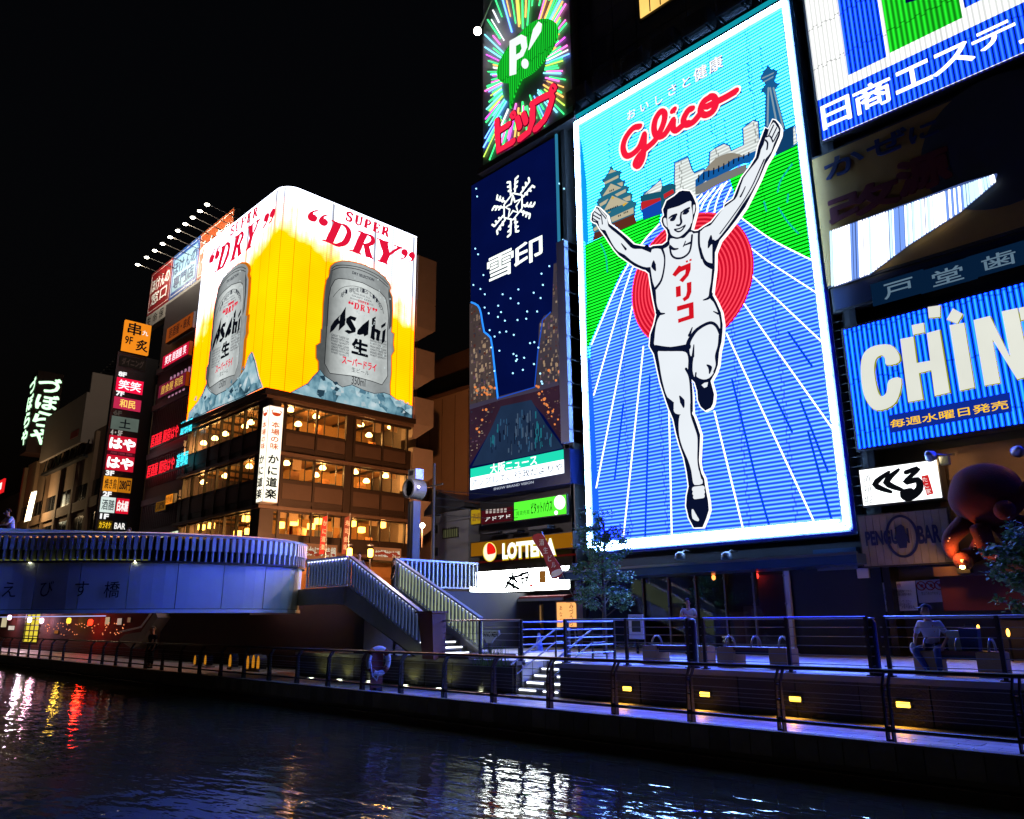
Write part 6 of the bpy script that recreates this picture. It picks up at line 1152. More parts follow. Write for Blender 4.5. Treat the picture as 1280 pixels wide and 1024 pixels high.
def strip(name, label, bl_, tl_, px_r, m, tx, tm, th=.25, off=0., bold=.008, pad=.12):
    u0, v0 = BL.uv(*bl_, off); v1 = BL.uv(*tl_, off)[1]; u1 = min(XE - .12, BL.uv(px_r, bl_[1], off)[0]); t_ = thing(name, label, 'sign', (u0, 23.7, v0)); obj('case', rect(BL, u0, u1, v0, v1, off - .03, th), dsteel, t_); obj('face', rect(BL, u0 + .05, u1 - .05, v0 + .05, v1 - .05, off, .02), m, t_)
    b = B(); text_uv(b, BL, tx, u0 + (u1 - u0) * pad, v0 + (v1 - v0) * .18, u1 - (u1 - u0) * .08, v1 - (v1 - v0) * .18, off + .02, bold=bold); obj('lettering', b, tm, t_, fix=False); return t_
lw = em('letter_w', '#f8f4f0', 1.1)
strip('pub_sign', 'dull orange long pub sign under the insurance billboard', (206.5, 430), (207, 412), 256, em('dull_orange', '#b0521c', .55, True, vary=.3), '居酒屋・串炙', ink, .3)
strip('pub_sign', 'bright red long pub sign with big white characters', (202, 462), (205, 445), 254, em('pub_red', '#d01438', .95, True, vary=.15), '笑笑 居酒屋 笑', em('letter_pk', '#ffe4ec', 1.5), .3, .1, .012)
strip('pub_sign', 'dim crimson pub sign between the lit slots', (197, 499), (200.6, 481.5), 236, em('pub_crimson', '#8c2440', .6, True, vary=.3), '居食屋 和民', em('gold_letter', '#f0b850', .9), .3, .1)
b = B()
for i in range(9):
    x = X0 + 3.3 + i * .75; b.box(x - .09, x + .09, 24.1, 24.2, 19.7 - (.0 if i < 5 else -.6), 21.6)
obj('lit_slot', b, em('slot_violet', '#c88aa8', .7, vary=.5), pb)
for k, (a, c_, lb) in enumerate(((((188, 560), (223, 537)), ((225, 543), (240, 531)), 'upper'), (((183, 598), (218, 577)), ((220, 583), (235, 569)), 'lower'))):
    t_ = thing('led_sign', 'row of red and cyan light-dot characters on the ribbed facade, %s of two' % lb, 'sign', BL.p(*a[0])); (u0, v0), u1 = BL.uv(*a[0], .2), BL.uv(*a[1], .2)[0]; h_ = 1.15
    b = B(); text_uv(b, BL, '居酒屋 厨房はや', u0, v0, u1, v0 + h_ * .92, .2, bold=.008); obj('lettering', b, em('led_red', (2.2, .03, .06), .9, True), t_, fix=False)
    u2 = BL.uv(*c_[0], .2)[0]; u3 = BL.uv(*c_[1], .2)[0]; b = B(); text_uv(b, BL, '道頓堀', u2, v0, u3, v0 + h_ * .95, .2, bold=.01); obj('lettering', b, em('led_cyan', (.05, .8, 1.0), 1.8, True), t_, fix=False); obj('rail', rect(BL, u0 - .1, u3 + .1, v0 - .12, v0 - .03, .18, .1), dsteel, t_)
strip('pub_sign', 'small bright orange sign low on the ribbed facade', (206, 632), (207, 619), 232, em('low_orange', '#f08820', 1.0, True, vary=.2), 'かき小屋', ink, .3, .1); strip('pub_sign', 'dim ochre end piece beside the small orange sign', (193.5, 641), (194, 628), 206, em('low_ochre', '#8c5a18', .5, vary=.4), '酒', ink, .3, .1)  # unlit end piece; its dull brightness is put in as a faint glow
# the blade sign with one lit panel for every floor
SX = -69.9; SB = Pl('X', SX); bs = thing('floor_directory_sign', 'tall blade sign with a lit panel for every floor, fixed to the pub building', 'sign', (SX, 22, ZS))
sy0, sy1 = SB.uv(*Zl(560, 470))[0], SB.uv(*Zl(698, 470))[0]; zs0, zs1 = SB.uv(125, 660)[1], SB.uv(*Zl(612, 240))[1]
obj('case', B().box(SX - .5, SX - .02, sy0 - .15, 24.2, zs0 - .4, zs1), black, bs); W_ = sy1 - sy0
def pan(yt, yb, m, tx=None, tm=None, f0=0., f1=1., kind='panel', bold=.022, pad=.1):
    v1, v0 = SB.uv(*Zl(570, yt))[1], SB.uv(*Zl(570, yb))[1]; u0, u1 = sy0 + W_ * f0, sy0 + W_ * f1; o_ = obj(kind, rect(SB, u0 + .03, u1 - .03, v0, v1, .05, .07), m, bs)
    if tx: b = B(); text_uv(b, SB, tx, u0 + (u1 - u0) * pad, v0 + (v1 - v0) * .16, u1 - (u1 - u0) * pad, v1 - (v1 - v0) * .16, .07, bold=bold); obj('lettering', b, tm, o_, fix=False)
    return o_
def flo(y, s_, m=None):
    v = SB.uv(*Zl(570, y))[1]; b = B(); text_uv(b, SB, s_, sy0 + .1, v - .22, sy0 + W_ * (.34 if len(s_) < 4 else .44), v + .22, .03, bold=.05); obj('floor_number', b, m or em('floor_white', '#f0f0f0', 1.2), bs, fix=False)
tq = [Zl(612, 75), Zl(740, 100), Zl(730, 245), Zl(600, 225)]
ty0, ty1 = SB.uv(*tq[3], .3)[0], SB.uv(*tq[2], .3)[0]; tz0, tz1 = SB.uv(*tq[3], .3)[1], SB.uv(*tq[0], .3)[1]
o_ = obj('top_panel', rect(SB, ty0, ty1, tz0, tz1, .3, .3), em('top_orange', '#f08a1c', 1.05, True, vary=.12), bs)
for s_, a, c_ in (('串', (.12, .55), (.62, .95)), ('炙', (.5, .08), (.95, .45)), ('9F', (.06, .22), (.36, .48)), ('九', (.68, .62), (.9, .78))): b = B(); text_uv(b, SB, s_, ty0 + (ty1 - ty0) * a[0], tz0 + (tz1 - tz0) * a[1], ty0 + (ty1 - ty0) * c_[0], tz0 + (tz1 - tz0) * c_[1], .32, bold=.02); obj('lettering', b, ink if s_ != '九' else lw, o_, fix=False)
pan(248, 300, em('dim_panel', '#241c18', .5), 'ダイニング', em('dim_letter', '#4a3a34', .5), bold=.02)
flo(340, '8F'); pan(358, 425, em('pub_red2', '#e0123c', 1.25, True, vary=.1), '笑笑', em('letter_pk', '#ffe4ec', 1.5)); flo(438, '7F'); pan(455, 513, em('pub_crimson2', '#c0284c', 1.0, True, vary=.1), '和民', em('gold_letter2', '#ffcc60', 1.2), pad=.22)
flo(535, '6F', em('floor_dim', '#5a5048', .5)); pan(552, 617, em('panel_dimgreen', '#6c7a70', .6, True, vary=.5), '土', ink, pad=.3); flo(634, '4・5F', em('floor_dim2', '#b8b0a8', .8))
for yt, yb in ((648, 724), (745, 820)): pan(yt, yb, em('panel_crimson', '#c0142c', 1.1, True), 'はや', em('letter_bw', '#ffffff', 1.7), bold=.06, pad=.06)
pan(726, 743, em('panel_dark_red', '#5c0c1c', .6), '居酒屋', em('dim_letter2', '#a04050', .6), bold=.01); flo(836, '3F')
pan(852, 925, em('panel_orange', '#e8901c', 1.0, True, vary=.2), '焼き鳥', ink, 0, .52, bold=.01); pan(852, 925, em('panel_orange2', '#c87814', .8), '280円', ink, .52, 1, bold=.02); flo(940, '2F')
pan(955, 1030, em('panel_pale', '#d4e2dc', 1.1, True), '酒膳', em('ink_soft', '#3a4a50', .5), 0, .52, bold=.01); pan(955, 1030, em('panel_red', '#d8102c', 1.1, True), '白木屋', lw, .54, 1, bold=.03); flo(1050, '1F'); pan(1070, 1115, em('panel_yellow', '#4a3a10', .6), 'カラオケ', em('yellow_letter', '#f0c020', 1.2), 0, .5); pan(1070, 1115, em('panel_black', '#14181c', .5), 'BAR', lw, .52, 1)
# farther left: blank billboard, old block, noodle-shop neon
fb = thing('old_building', 'old brown block with dark window openings beyond the bridge', 'building', (-95, 24, ZS)); FY = 26
xa, xb = onY(22, 640, FY).x, onY(128, 640, FY).x; zf = onY(90, 560, FY).z
obr = mat('old_render', '#7a6450', .85, var=.35, scale=.7, bump=.3)
obj('wall', B().box(xa, xb + 3, FY + .4, 40, ZS, zf + 1), obr, fb)
for i in range(7):
    x = xa + (xb - xa) * i / 6; obj('pier', B().box(x - .35, x + .35, FY, FY + .4, ZS, zf + .6), obr, fb)
for z in (7, 10.6, 14.2): obj('spandrel', B().box(xa, xb, FY + .08, FY + .4, z - 1.1, z), obr, fb)
for i in range(6):
    for z in (7, 10.6, 14.2):
        x0_, x1_ = xa + (xb - xa) * i / 6 + .4, xa + (xb - xa) * (i + 1) / 6 - .4; w_ = obj('window', B().box(x0_, x1_, FY + .3, FY + .36, z, z + 1.9), mat('dark_pane', '#141416', .15), fb); obj('window_bar', B().box((x0_ + x1_) / 2 - .04, (x0_ + x1_) / 2 + .04, FY + .26, FY + .3, z, z + 1.9), dsteel, w_)
c0, c1 = onY(51, 564, 25), onY(109, 490, 25); cz0 = onY(109, 548, 25).z
t_ = thing('blank_billboard', 'large unlit beige roof billboard with a tiny red mark', 'billboard', (c1.x, 25, cz0)); pbm = mat('blank_board', '#8c8078', .8, var=.12, scale=.6)
obj('front', B().box(c0.x, c1.x, 25, 25.3, cz0, c1.z), pbm, t_); obj('side', B().box(c1.x - .3, c1.x, 25.3, 33, cz0, c1.z + 2.4), pbm, t_); obj('truss', B().box(c0.x, c1.x, 25.4, 26, cz0 - 1.6, cz0 - 1.3), black, t_)
for i in range(9): obj('strut', B().bar((c0.x + i * (c1.x - c0.x) / 8, 25.6, cz0 - 1.5), (c0.x + (i + .5) * (c1.x - c0.x) / 8, 25.6, cz0 + .2), .12, .12), black, t_)
obj('red_mark', B().box(onY(88, 548, 25).x, onY(97, 548, 25).x, 24.97, 25, cz0 + .9, cz0 + 1.7), mat('red_mark', '#8c2020', .6), t_)
b = B()
for i in range(10): b.box(c1.x - 6 + i * .9, c1.x - 5.7 + i * .9, 27, 33, c1.z + 3.0 + i * .12, c1.z + 3.15 + i * .12)
obj('roof_slat_canopy', b, dsteel, t_)
nx = -112; NX, NYp = Pl('X', nx), None; nq = NX.p(47, 472); zn = thing('neon_tower_sign', 'far dark tower sign with glowing pale green hiragana on two faces', 'neon sign', (nx, nq.y, nq.z)); ny1 = NX.uv(80, 472)[0]; nz0, nz1 = NX.uv(42, 556)[1], NX.uv(47, 468)[1]
obj('case', B().box(nx - 3.2, nx - .05, nq.y, ny1, nz0 - 1, nz1 + .6), mat('brown_case', '#2c1612', .7), zn); NYp = Pl('Y', nq.y - .02); gn = em('neon_pale_green', '#c8ffcc', 1.7, True); h_ = (nz1 - nz0) / 4
for i, s_ in enumerate('づぼらや'):
    b = B(); text_uv(b, NX, s_, nq.y + .25, nz1 - (i + .92) * h_, ny1 - .25, nz1 - (i + .1) * h_, .05, bold=.04); text_uv(b, NYp, s_, nx - 2.9, nz1 - (i + .92) * h_, nx - .4, nz1 - (i + .1) * h_, .05, bold=.05); obj('lettering', b, gn, zn, fix=False)
q = onY(38, 634, 24.6); t_ = thing('lit_banner_sign', 'narrow cream lit blade sign on the old brown block', 'sign', q); pl = Pl('X', q.x); obj('face', poly_b(B(), pl, [(31, 652), (38, 650), (46, 614), (40, 616)], 0, .15), em('cream_panel', '#f6ecc4', 4.0, True, vary=.3), t_); obj('case', poly_b(B(), pl, [(30.5, 653), (38.5, 651), (46.5, 613), (39.5, 615)], -.03, .2), white_p, t_); lamp('blade_glow', q + Vector((.6, -1.2, 0)), '#ffd8a0', 900, .4)
pl = Pl('Y', 24)
q = onY(1, 608, 24); t_ = thing('shop_sign', 'red rimmed white sign at the far left edge of the old block', 'sign', q); obj('rim', prect(pl, (-12, 622), (5.5, 598), 0, .2), em('rim_red', '#e01c20', 1.1), t_); obj('face', prect(pl, (-12, 618), (2.5, 603), .02, .02), em('cream_panel2', '#f8f4e8', 1.3), t_)
mq = thing('far_building', 'dim brown block at the far end of the old row', 'building', (-140, 30, ZS)); obj('wall', B().box(-190, -100, 30, 60, ZS, 21), obr, mq)
for i in range(8):
    w_ = obj('window', B().box(-150 + i * 5, -147 + i * 5, 29.9, 30, 9, 11), mat('dark_pane', '#141416', .15), mq); obj('sill', B().box(-150.2 + i * 5, -146.8 + i * 5, 29.8, 30, 8.85, 9), obr, w_)
q = onY(209, 667, 22.5); t_ = thing('shop_sign', 'small pale green lit sign just above the bridge railing', 'sign', q); pl = Pl('Y', 22.5); obj('case', prect(pl, (200, 673), (224, 662), 0, .2), dsteel, t_); obj('face', prect(pl, (201.5, 672), (222.5, 663.5), .01, .02), em('pale_green_sign', '#dff0c8', 1.2, True, vary=.3), t_); text('lettering', pl, 'らーめん', (203, 672), (221, 663), .03, ink, t_)
# ------------------------------------------------------------------ the bridge
R_ = lambda px, d: (lambda v: Vector((v[0] * d / FPX, v[1] * d / FPX, 0)))(ray(px, 740))
ctl = [(-42, -14), (-37, -8), (-33.6, -2), (-31.3, 2.2)] + [tuple(R_(p, d).xy) for p, d in ((0, 25.0), (100, 25.1), (200, 25.6), (300, 26.9), (350, 28.0))] + [(-26.7, 14.9), (-27.7, 15.75), (-29.6, 16.4), (-33.5, 17.0)]
cv = smooth_pts(ctl, False, 24); seg = [0]
for i in range(1, len(cv)): seg.append(seg[-1] + math.dist(cv[i], cv[i - 1]))
def at(s):
    s = max(0, min(seg[-1] - 1e-4, s)); i = max(j for j in range(len(seg) - 1) if seg[j] <= s); t = (s - seg[i]) / (seg[i + 1] - seg[i]); return Vector((cv[i][0] + (cv[i + 1][0] - cv[i][0]) * t, cv[i][1] + (cv[i + 1][1] - cv[i][1]) * t, 0))
def tn(s): d = (at(s + .05) - at(s - .05)).normalized(); return d, Vector((d.y, -d.x, 0))
br = thing('bridge', 'broad curved steel bridge with pale panels and a finned parapet', 'bridge', (-35, 8, 1.4))
FZ0, FZ1, FT = 1.42, 3.02, 3.92
pm_ = mat('bridge_panel', '#c8d2d2', .45, .1, var=.22, scale=.7, bump=.08); fin = mat('bridge_fin', '#c6c9cc', .4, .15, var=.1)
L = seg[-1]; npn = int(L / 1.42); fins_s = []
for i in range(npn):
    s0, s1 = L * i / npn + .012, L * (i + 1) / npn - .012; b = B(); ks = 4; vs = []
    for k in range(ks + 1):
        s = s0 + (s1 - s0) * k / ks; p = at(s); d, n = tn(s); vs += [p + n * .02 + Vector((0, 0, FZ0 + .14)), p + n * .06 + Vector((0, 0, FZ1)), p - n * .05 + Vector((0, 0, FZ1)), p - n * .05 + Vector((0, 0, FZ0 + .14))]
    fs = [[k * 4 + a, k * 4 + (a + 1) % 4, k * 4 + 4 + (a + 1) % 4, k * 4 + 4 + a] for k in range(ks) for a in range(4)] + [[3, 2, 1, 0], [ks * 4, ks * 4 + 1, ks * 4 + 2, ks * 4 + 3]]
    b.add(vs, fs); obj('fascia_panel', b, pm_, br)
def sweep(name, prof, m, par=br, s0=0, s1=None, n_=90, **k):
    s1 = L if s1 is None else s1; b = B(); vs = []; q = len(prof)
    for i in range(n_ + 1):
        s = s0 + (s1 - s0) * i / n_; p = at(s); d, n = tn(s); vs += [p + n * a + Vector((0, 0, z)) for a, z in prof]
    b.add(vs, [[i * q + a, i * q + (a + 1) % q, (i + 1) * q + (a + 1) % q, (i + 1) * q + a] for i in range(n_) for a in range(q)] + [list(range(q))[::-1], [n_ * q + a for a in range(q)]]); return obj(name, b, m, par, **k)
sweep('lower_lip', [(.02, FZ0), (.08, FZ0), (.06, FZ0 + .12), (-.3, FZ0 + .12), (-.3, FZ0)], pm_)
sweep('core', [(-.06, FZ0 + .13), (-.06, FZ1 - .02), (-9, FZ1 - .02), (-9, FZ0 + .5), (-1.5, FZ0 + .05)], dsteel)
sweep('gutter', [(.16, FZ1 + .01), (.16, FZ1 + .07), (-.2, FZ1 + .07), (-.2, FZ1 + .01)], dsteel)
sweep('coping', [(.16, FT - .02), (.2, FT + .05), (-.12, FT + .12), (-.2, FT + .04)], fin)
sweep('inner_wall', [(-.2, FZ1 + .08), (-.2, FT - .05), (-.26, FT - .05), (-.26, FZ1 + .08)], mat('parapet_back', '#2c2e34', .5, .3))
nf = int(L / .215); fm = mesh('parapet_fin', B().box(-.055, .055, -.16, .14, .42, FT - FZ1 - .03).box(-.022, .022, -.12, .10, .07, .42), fin)
lit_in = em('parapet_light', '#c8c060', .9)
for i in range(nf):
    s = L * (i + .5) / nf; p = at(s); d, n = tn(s)
    if p.y < -1.5: continue
    if nf - i > 1 and p.y > -1.5: inst('parapet_fin', fm, (p.x + n.x * .03, p.y + n.y * .03, FZ1), br, math.atan2(d.y, d.x))
s_mid = [i for i in range(400) if at(L * i / 400).y > 2][0] * L / 400
sweep('gutter_light', [(.05, FZ1 + .075), (.05, FZ1 + .1), (-.05, FZ1 + .1), (-.05, FZ1 + .075)], em('gutter_lamp', '#b8c060', .35), br, s_mid, s_mid + 9)
sb_ = [i for i in range(400) if at(L * i / 400).y > -6][0] * L / 400; s_e = [i for i in range(400) if at(L * i / 400).y > 10.2][0] * L / 400
b = B(); vs = []
for i in range(41):
    s = sb_ + (s_e - sb_) * i / 40; p = at(s); d, n = tn(s); hgt = .42 * sin(pi / 2 * (1 - i / 40)) ** .8 if i < 40 else 0; vs += [p - n * .3 + Vector((0, 0, FT + .02)), p - n * .55 + Vector((0, 0, FT + .06 + hgt)), p - n * .6 + Vector((0, 0, FT + .05 + hgt)), p - n * .36 + Vector((0, 0, FT))]
b.add(vs, [[i * 4 + a, i * 4 + (a + 1) % 4, i * 4 + 4 + (a + 1) % 4, i * 4 + 4 + a] for i in range(40) for a in range(4)]); obj('wind_screen', b, pm_, br)
inkb = mat('bridge_letter', '#14161c', .5)
for s_, px, py in (('え', 13, 737), ('び', 60, 736), ('す', 102, 736), ('橋', 141, 737)):
    best = min(range(800), key=lambda i: abs((lambda p: p.x / p.y - ray(px, py)[0] / ray(px, py)[1])(at(L * i / 800))) if at(L * i / 800).y > 3 and at(L * i / 800).x > -33 else 9e9); s = L * best / 800; p = at(s); d, n = tn(s); fr_ = Fr((p.x, p.y, 0), d, n); b = B(); zc = (p.length / math.hypot(*ray(px, py)[:2])) * ray(px, py)[2] + H
    text_uv(b, fr_, s_, -.25, zc - .28, .25, zc + .28, .075, fit='em'); obj('lettering', b, inkb, br, fix=False)
b = B()
for s_k in range(3): s = s_mid + 2 + s_k * 3.3; p = at(s); d, n = tn(s); b.ball(p + n * .12 + Vector((0, 0, FZ1 + .03)), .045, 8, 5)
obj('marker_lamps', b, em('marker', '#fff8d0', 6), br)
# landing and staircase down to the promenade
SY0, SY1, SXT, SXB, LZ = 15.5, 17.6, -23.95, -19.3, 2.2
sc = thing('bridge_staircase', 'lit steel-railed staircase from the bridge landing down to the promenade', 'staircase', (SXB, 16.5, 0))
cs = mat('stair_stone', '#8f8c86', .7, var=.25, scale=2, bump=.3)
obj('landing', B().box(-27.4, SXT, SY0 - .1, 22, LZ - .45, LZ), cs, sc); obj('landing_edge', B().box(-27.4, SXT, SY0 - .16, SY0 - .1, LZ - .5, LZ + .08), conc, sc)
n_ = 14; dz = LZ / n_; dx = (SXB - SXT) / n_
for i in range(n_):
    x = SXT + dx * i; o_ = obj('step', B().box(x, x + dx + .03, SY0 + .12, SY1 - .12, LZ - dz * (i + 1) - .12, LZ - dz * (i + 1)), cs, sc)
    obj('nosing', B().box(x + dx + .03, x + dx + .045, SY0 + .3, SY1 - .3, LZ - dz * (i + 1) - .05, LZ - dz * (i + 1) - .012), ledw if i >= n_ - 4 else steel, o_)
for y in (SY0 - .05, SY1 - .08): obj('stringer', B().prism([(SXT - .2, y, LZ - .5), (SXT - .2, y, LZ + .1), (SXT, y, LZ + .1), (SXB + .1, y, .12), (SXB + .1, y, 0), (SXB - .5, y, 0)], (0, .14, 0)), cs, sc)
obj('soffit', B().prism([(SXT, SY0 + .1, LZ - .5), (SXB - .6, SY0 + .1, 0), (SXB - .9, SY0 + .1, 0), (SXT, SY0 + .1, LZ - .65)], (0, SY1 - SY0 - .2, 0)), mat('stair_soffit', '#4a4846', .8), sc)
grey_fin = mat('balustrade_steel', '#9a9ea4', .4, .5, var=.1); lgl = em('balustrade_glow', '#cfe0b8', .6, True, vary=.5); lgb = em('balustrade_blue_glow', '#7f98e0', .25, True, vary=.5)
def balus(label_y, glow, x0, x1, z0, z1, ax='x', yy=None, hgt=1.12):
    a, c_ = (Vector((x0, label_y, z0)), Vector((x1, label_y, z1))) if ax == 'x' else (Vector((label_y, x0, z0)), Vector((label_y, x1, z1)))
    ln = (c_ - a).length; up = Vector((0, 0, 1)); o_ = obj('handrail', B().bar(a + up * hgt, c_ + up * hgt, .16, .07), grey_fin, sc); obj('bottom_rail', B().bar(a + up * .14, c_ + up * .14, .1, .05), grey_fin, sc)
    k = max(2, int(ln / .2)); bm_ = mesh('baluster', B().box(-.03, .03, -.03, .03, .14, hgt - .03).box(-.045, .045, -.02, .02, .55, .62), grey_fin)
    for i in range(k + 1): inst('baluster', bm_, a + (c_ - a) * (i / k), sc)
    if glow: b = B(); b.bar(a + up * (hgt - .06), c_ + up * (hgt - .06), .05, .03); obj('rail_light', b, em('rail_led', '#e8f0ff', 2.5, True), o_)
    off = Vector((0, .07, 0)) if ax == 'x' else Vector((-.07, 0, 0)); q_ = [a + off + up * .2, c_ + off + up * .2, c_ + off + up * (hgt - .1), a + off + up * (hgt - .1)]
    obj('frosted_panel', B().prism(q_, off.normalized() * .015), glow or mat('frosted', '#33383c', .5), sc)
balus(SY0 + .05, lgb, SXT, SXB - .3, LZ, .12); balus(SY1 - .05, lgl, SXT, SXB, LZ, .05)
balus(SY0 + .0, lgb, -26.75, SXT - .1, LZ, LZ); balus(SXT + .05, None, SY1, 21.5, LZ, LZ, 'y')
nw = thing('brown_pillar', 'squat tapered brown pillar at the foot of the bridge staircase', 'pillar', (-18.9, 15.7, 0)); qn = onY(540, 820, 15.45); b = B(); x = qn.x
b.hexa([Vector((x - .26, 15.3, 0)), Vector((x + .26, 15.3, 0)), Vector((x + .26, 15.75, 0)), Vector((x - .26, 15.75, 0)), Vector((x - .5, 15.25, 1.32)), Vector((x + .22, 15.25, 1.32)), Vector((x + .22, 15.8, 1.32)), Vector((x - .5, 15.8, 1.32))]); obj('shaft', b, mat('pillar_brown', '#7a4a34', .55, var=.2), nw); obj('cap', B().box(x - .55, x + .27, 15.2, 15.85, 1.325, 1.39), mat('pillar_brown', '#7a4a34'), nw); obj('plinth', B().box(x - .1, x + 1.6, 15.5, 17.4, .0, .12), brown, nw)
# steel clock pillar
cq = onY(517, 690, 19.5); cx_ = cq.x; zr1 = onY(519, 612, 19.5).z; zt = onY(517, 588, 19.5).z
cp = thing('steel_pillar', 'tall square stainless pillar carrying a round drum and a small box', 'pillar', (cx_, 19.5, LZ)); obj('shaft', B().box(cx_ - .18, cx_ + .18, 19.3, 19.66, LZ, zr1 - .5), mat('stainless', '#36383d', .5, .5, var=.1), cp); obj('groove', B().box(cx_ - .03, cx_ + .03, 19.28, 19.3, LZ, zr1 - .6), dsteel, cp)
b = B(); ringv = []
for i in range(25):
    a = 2 * pi * i / 24; ringv.append((cx_ + .45 * cos(a) * .75, 19.3 - .35 * cos(a) * .0, zr1 + .5 * sin(a)))
for r0, r1 in ((.33, .41),):
    vs = []
    for i in range(24):
        a = 2 * pi * i / 24
        for rr_, yy in ((r0, 19.1), (r1, 19.1), (r1, 19.75), (r0, 19.75)): vs.append((cx_ + .05 + rr_ * cos(a), yy, zr1 + rr_ * sin(a)))
    b.add(vs, [[i * 4 + a, i * 4 + (a + 1) % 4, ((i + 1) % 24) * 4 + (a + 1) % 4, ((i + 1) % 24) * 4 + a] for i in range(24) for a in range(4)])
obj('drum', b, mat('stainless', '#b8bcc4', .25, .9), cp); obj('drum_back', B().tube([(cx_ + .05, 19.5, zr1), (cx_ + .05, 19.6, zr1)], .33, 20), mat('violet_steel', '#6a5a70', .3, .7), cp); obj('top_box', B().box(cx_ - .24, cx_ + .28, 19.3, 19.7, zr1 + .4, zt), steel, cp)
obj('lens', B().box(cx_ - .1, cx_ + .14, 19.28, 19.3, zr1 + .56, zt - .08), black, cp); obj('drum_lamp', B().ball((cx_ + .62, 19.2, zr1), .05, 8, 5), em('violet_lamp', '#ffd8f0', 10), cp)
# dark wall, niches, restaurant terrace under and beyond the bridge
uw = thing('embankment_wall', 'dark brick embankment wall under the bridge landing', 'wall', (-40, 17.7, ZL)); obj('wall', B().box(-46, -23.6, 17.7, 18.19, ZL, LZ - .02), mat('dark_brick', '#4c3a30', .85, var=.4, scale=3, bump=.5), uw); obj('wall', B().box(-24.2, -23.6, 16, 17.7, ZL, LZ - .5), mat('dark_brick', '#4c3a30'), uw)
for i, (px, py) in enumerate(((243, 825), (256, 825), (287, 826), (309, 828), (316, 827), (322, 828))):
    q = onY(px, py, 15.6); ln_ = ['farthest from the stairs', 'second in its row', 'third in its row', 'first of the close trio', 'middle of the close trio', 'last of the close trio'][i]; t_ = thing('niche_lamp', 'small pointed amber niche lamp beneath the bridge, ' + ln_, 'lamp', q, 'amber niche lamps beneath the bridge'); sc_k = 1.0 if i > 1 else .8
    arch = [(-.07, -.24), (.07, -.24), (.085, 0), (.055, .14), (0, .25), (-.055, .14), (-.085, 0)]; obj('glow', B().prism([(q.x + a * sc_k, 15.6, q.z + b_ * sc_k) for a, b_ in arch], (0, .04, 0)), em('niche_amber', '#d88a20', .7, True, vary=.3), t_); obj('surround', B().prism([(q.x + a * 1.35 * sc_k, 15.65, q.z + b_ * 1.2 * sc_k - .02) for a, b_ in arch], (0, .3, 0)), black, t_); obj('foot', B().box(q.x - .2, q.x + .2, 15.6, 16, ZL, q.z - .27), concd, t_)
lamp('drum_glow', (cx_ + 1.3, 18.9, zr1 + .3), '#ffe8e0', 360, .1)
q = onY(528, 657, 29); t_ = thing('alley_lamp', 'small bright lamp in the alley behind the steel pillar', 'lamp', q); obj('globe', B().ball(q, .16, 10, 7), em('alley_bulb', '#ffe0c0', 14), t_, smooth=True); obj('post', B().tube([(q.x, q.y, ZS), q - Vector((0, 0, .15))], .05), dsteel, t_); lamp('alley_glow', q + Vector((.1, -.25, .1)), '#ffa468', 5200, .2)

fw = thing('bank_restaurant', 'low warm-lit riverside restaurant front beyond the bridge', 'building', (-60, 19, ZL)); RPl = Pl('Y', 18.1)
obj('wall', B().box(-100, -45, 18.1, 18.19, ZL, ZS), mat('brick_red', '#6a3a2c', .8, var=.3, scale=3, bump=.3), fw)
o_ = obj('window', prect(RPl, (27, 803), (51, 767), .05, .1), black, fw); obj('pane', prect(RPl, (28.5, 802), (50, 768), .07, .02), em('lattice_yellow', '#f0d840', 1.0, True, vary=.3), o_); b = B()
for i in range(1, 4): u = RPl.uv(28.5 + 21.5 * i / 4, 785)[0]; b.box(u - .05, u + .05, 17.96, 18.02, RPl.uv(40, 802)[1], RPl.uv(40, 768)[1])
for i in range(1, 5): v = RPl.uv(40, 768 + 34 * i / 5)[1]; b.box(RPl.uv(28.5, 785)[0], RPl.uv(50, 785)[0], 17.96, 18.02, v - .04, v + .04)
obj('lattice', b, mat('lattice_wood', '#3a2c10', .7), o_)
for px, py, w_, h_, c_ in ((134, 776, 6, 9, '#c8a888'), (149, 777, 6, 8, '#b8a090'), (161, 775, 4, 6, '#806048'), (14, 785, 8, 5, '#f0e0d0'), (5, 778, 8, 12, '#d8c8a0'), (70, 790, 5, 4, '#a06030')):
    o_ = obj('window', prect(RPl, (px - w_ / 2 - .6, py + h_ / 2 + .6), (px + w_ / 2 + .6, py - h_ / 2 - .6), .03, .06), black, fw); obj('pane', prect(RPl, (px - w_ / 2, py + h_ / 2), (px + w_ / 2, py - h_ / 2), .05, .02), em('far_pane' + c_, c_, .8, True, vary=.4), o_)
b = B()
rr = random.Random(4)
for i in range(60): b.ball(RPl.p(55 + rr.random() * 100, 778 + rr.random() * 16, .3), .035, 5, 3)
obj('string_lights', b, em('string_light', '#e88050', 1.6), fw, kind='stuff'); obj('eave_light', B().tube([RPl.p(0, 771.5, 1.5), RPl.p(132, 770, 1.5)], .03, 6), em('eave_lamp', '#a0a8e8', 1.3), fw)

us = thing('far_staircase', 'pale sloping underside of a staircase seen beneath the bridge', 'staircase', (-48, 17, ZL)); pl = Pl('Y', 17.0)
obj('flight', poly_b(B(), pl, [(148, 800), (156, 793), (176, 790), (194, 764), (197, 772), (172, 808), (165, 811)], 0, 1.4), mat('pale_stair', '#b8a890', .7, var=.15), us); obj('rail', B().tube([pl.p(150, 790, -.2), pl.p(176, 784, -.2), pl.p(196, 757, -.2)], .05), pale if False else white_p, us)


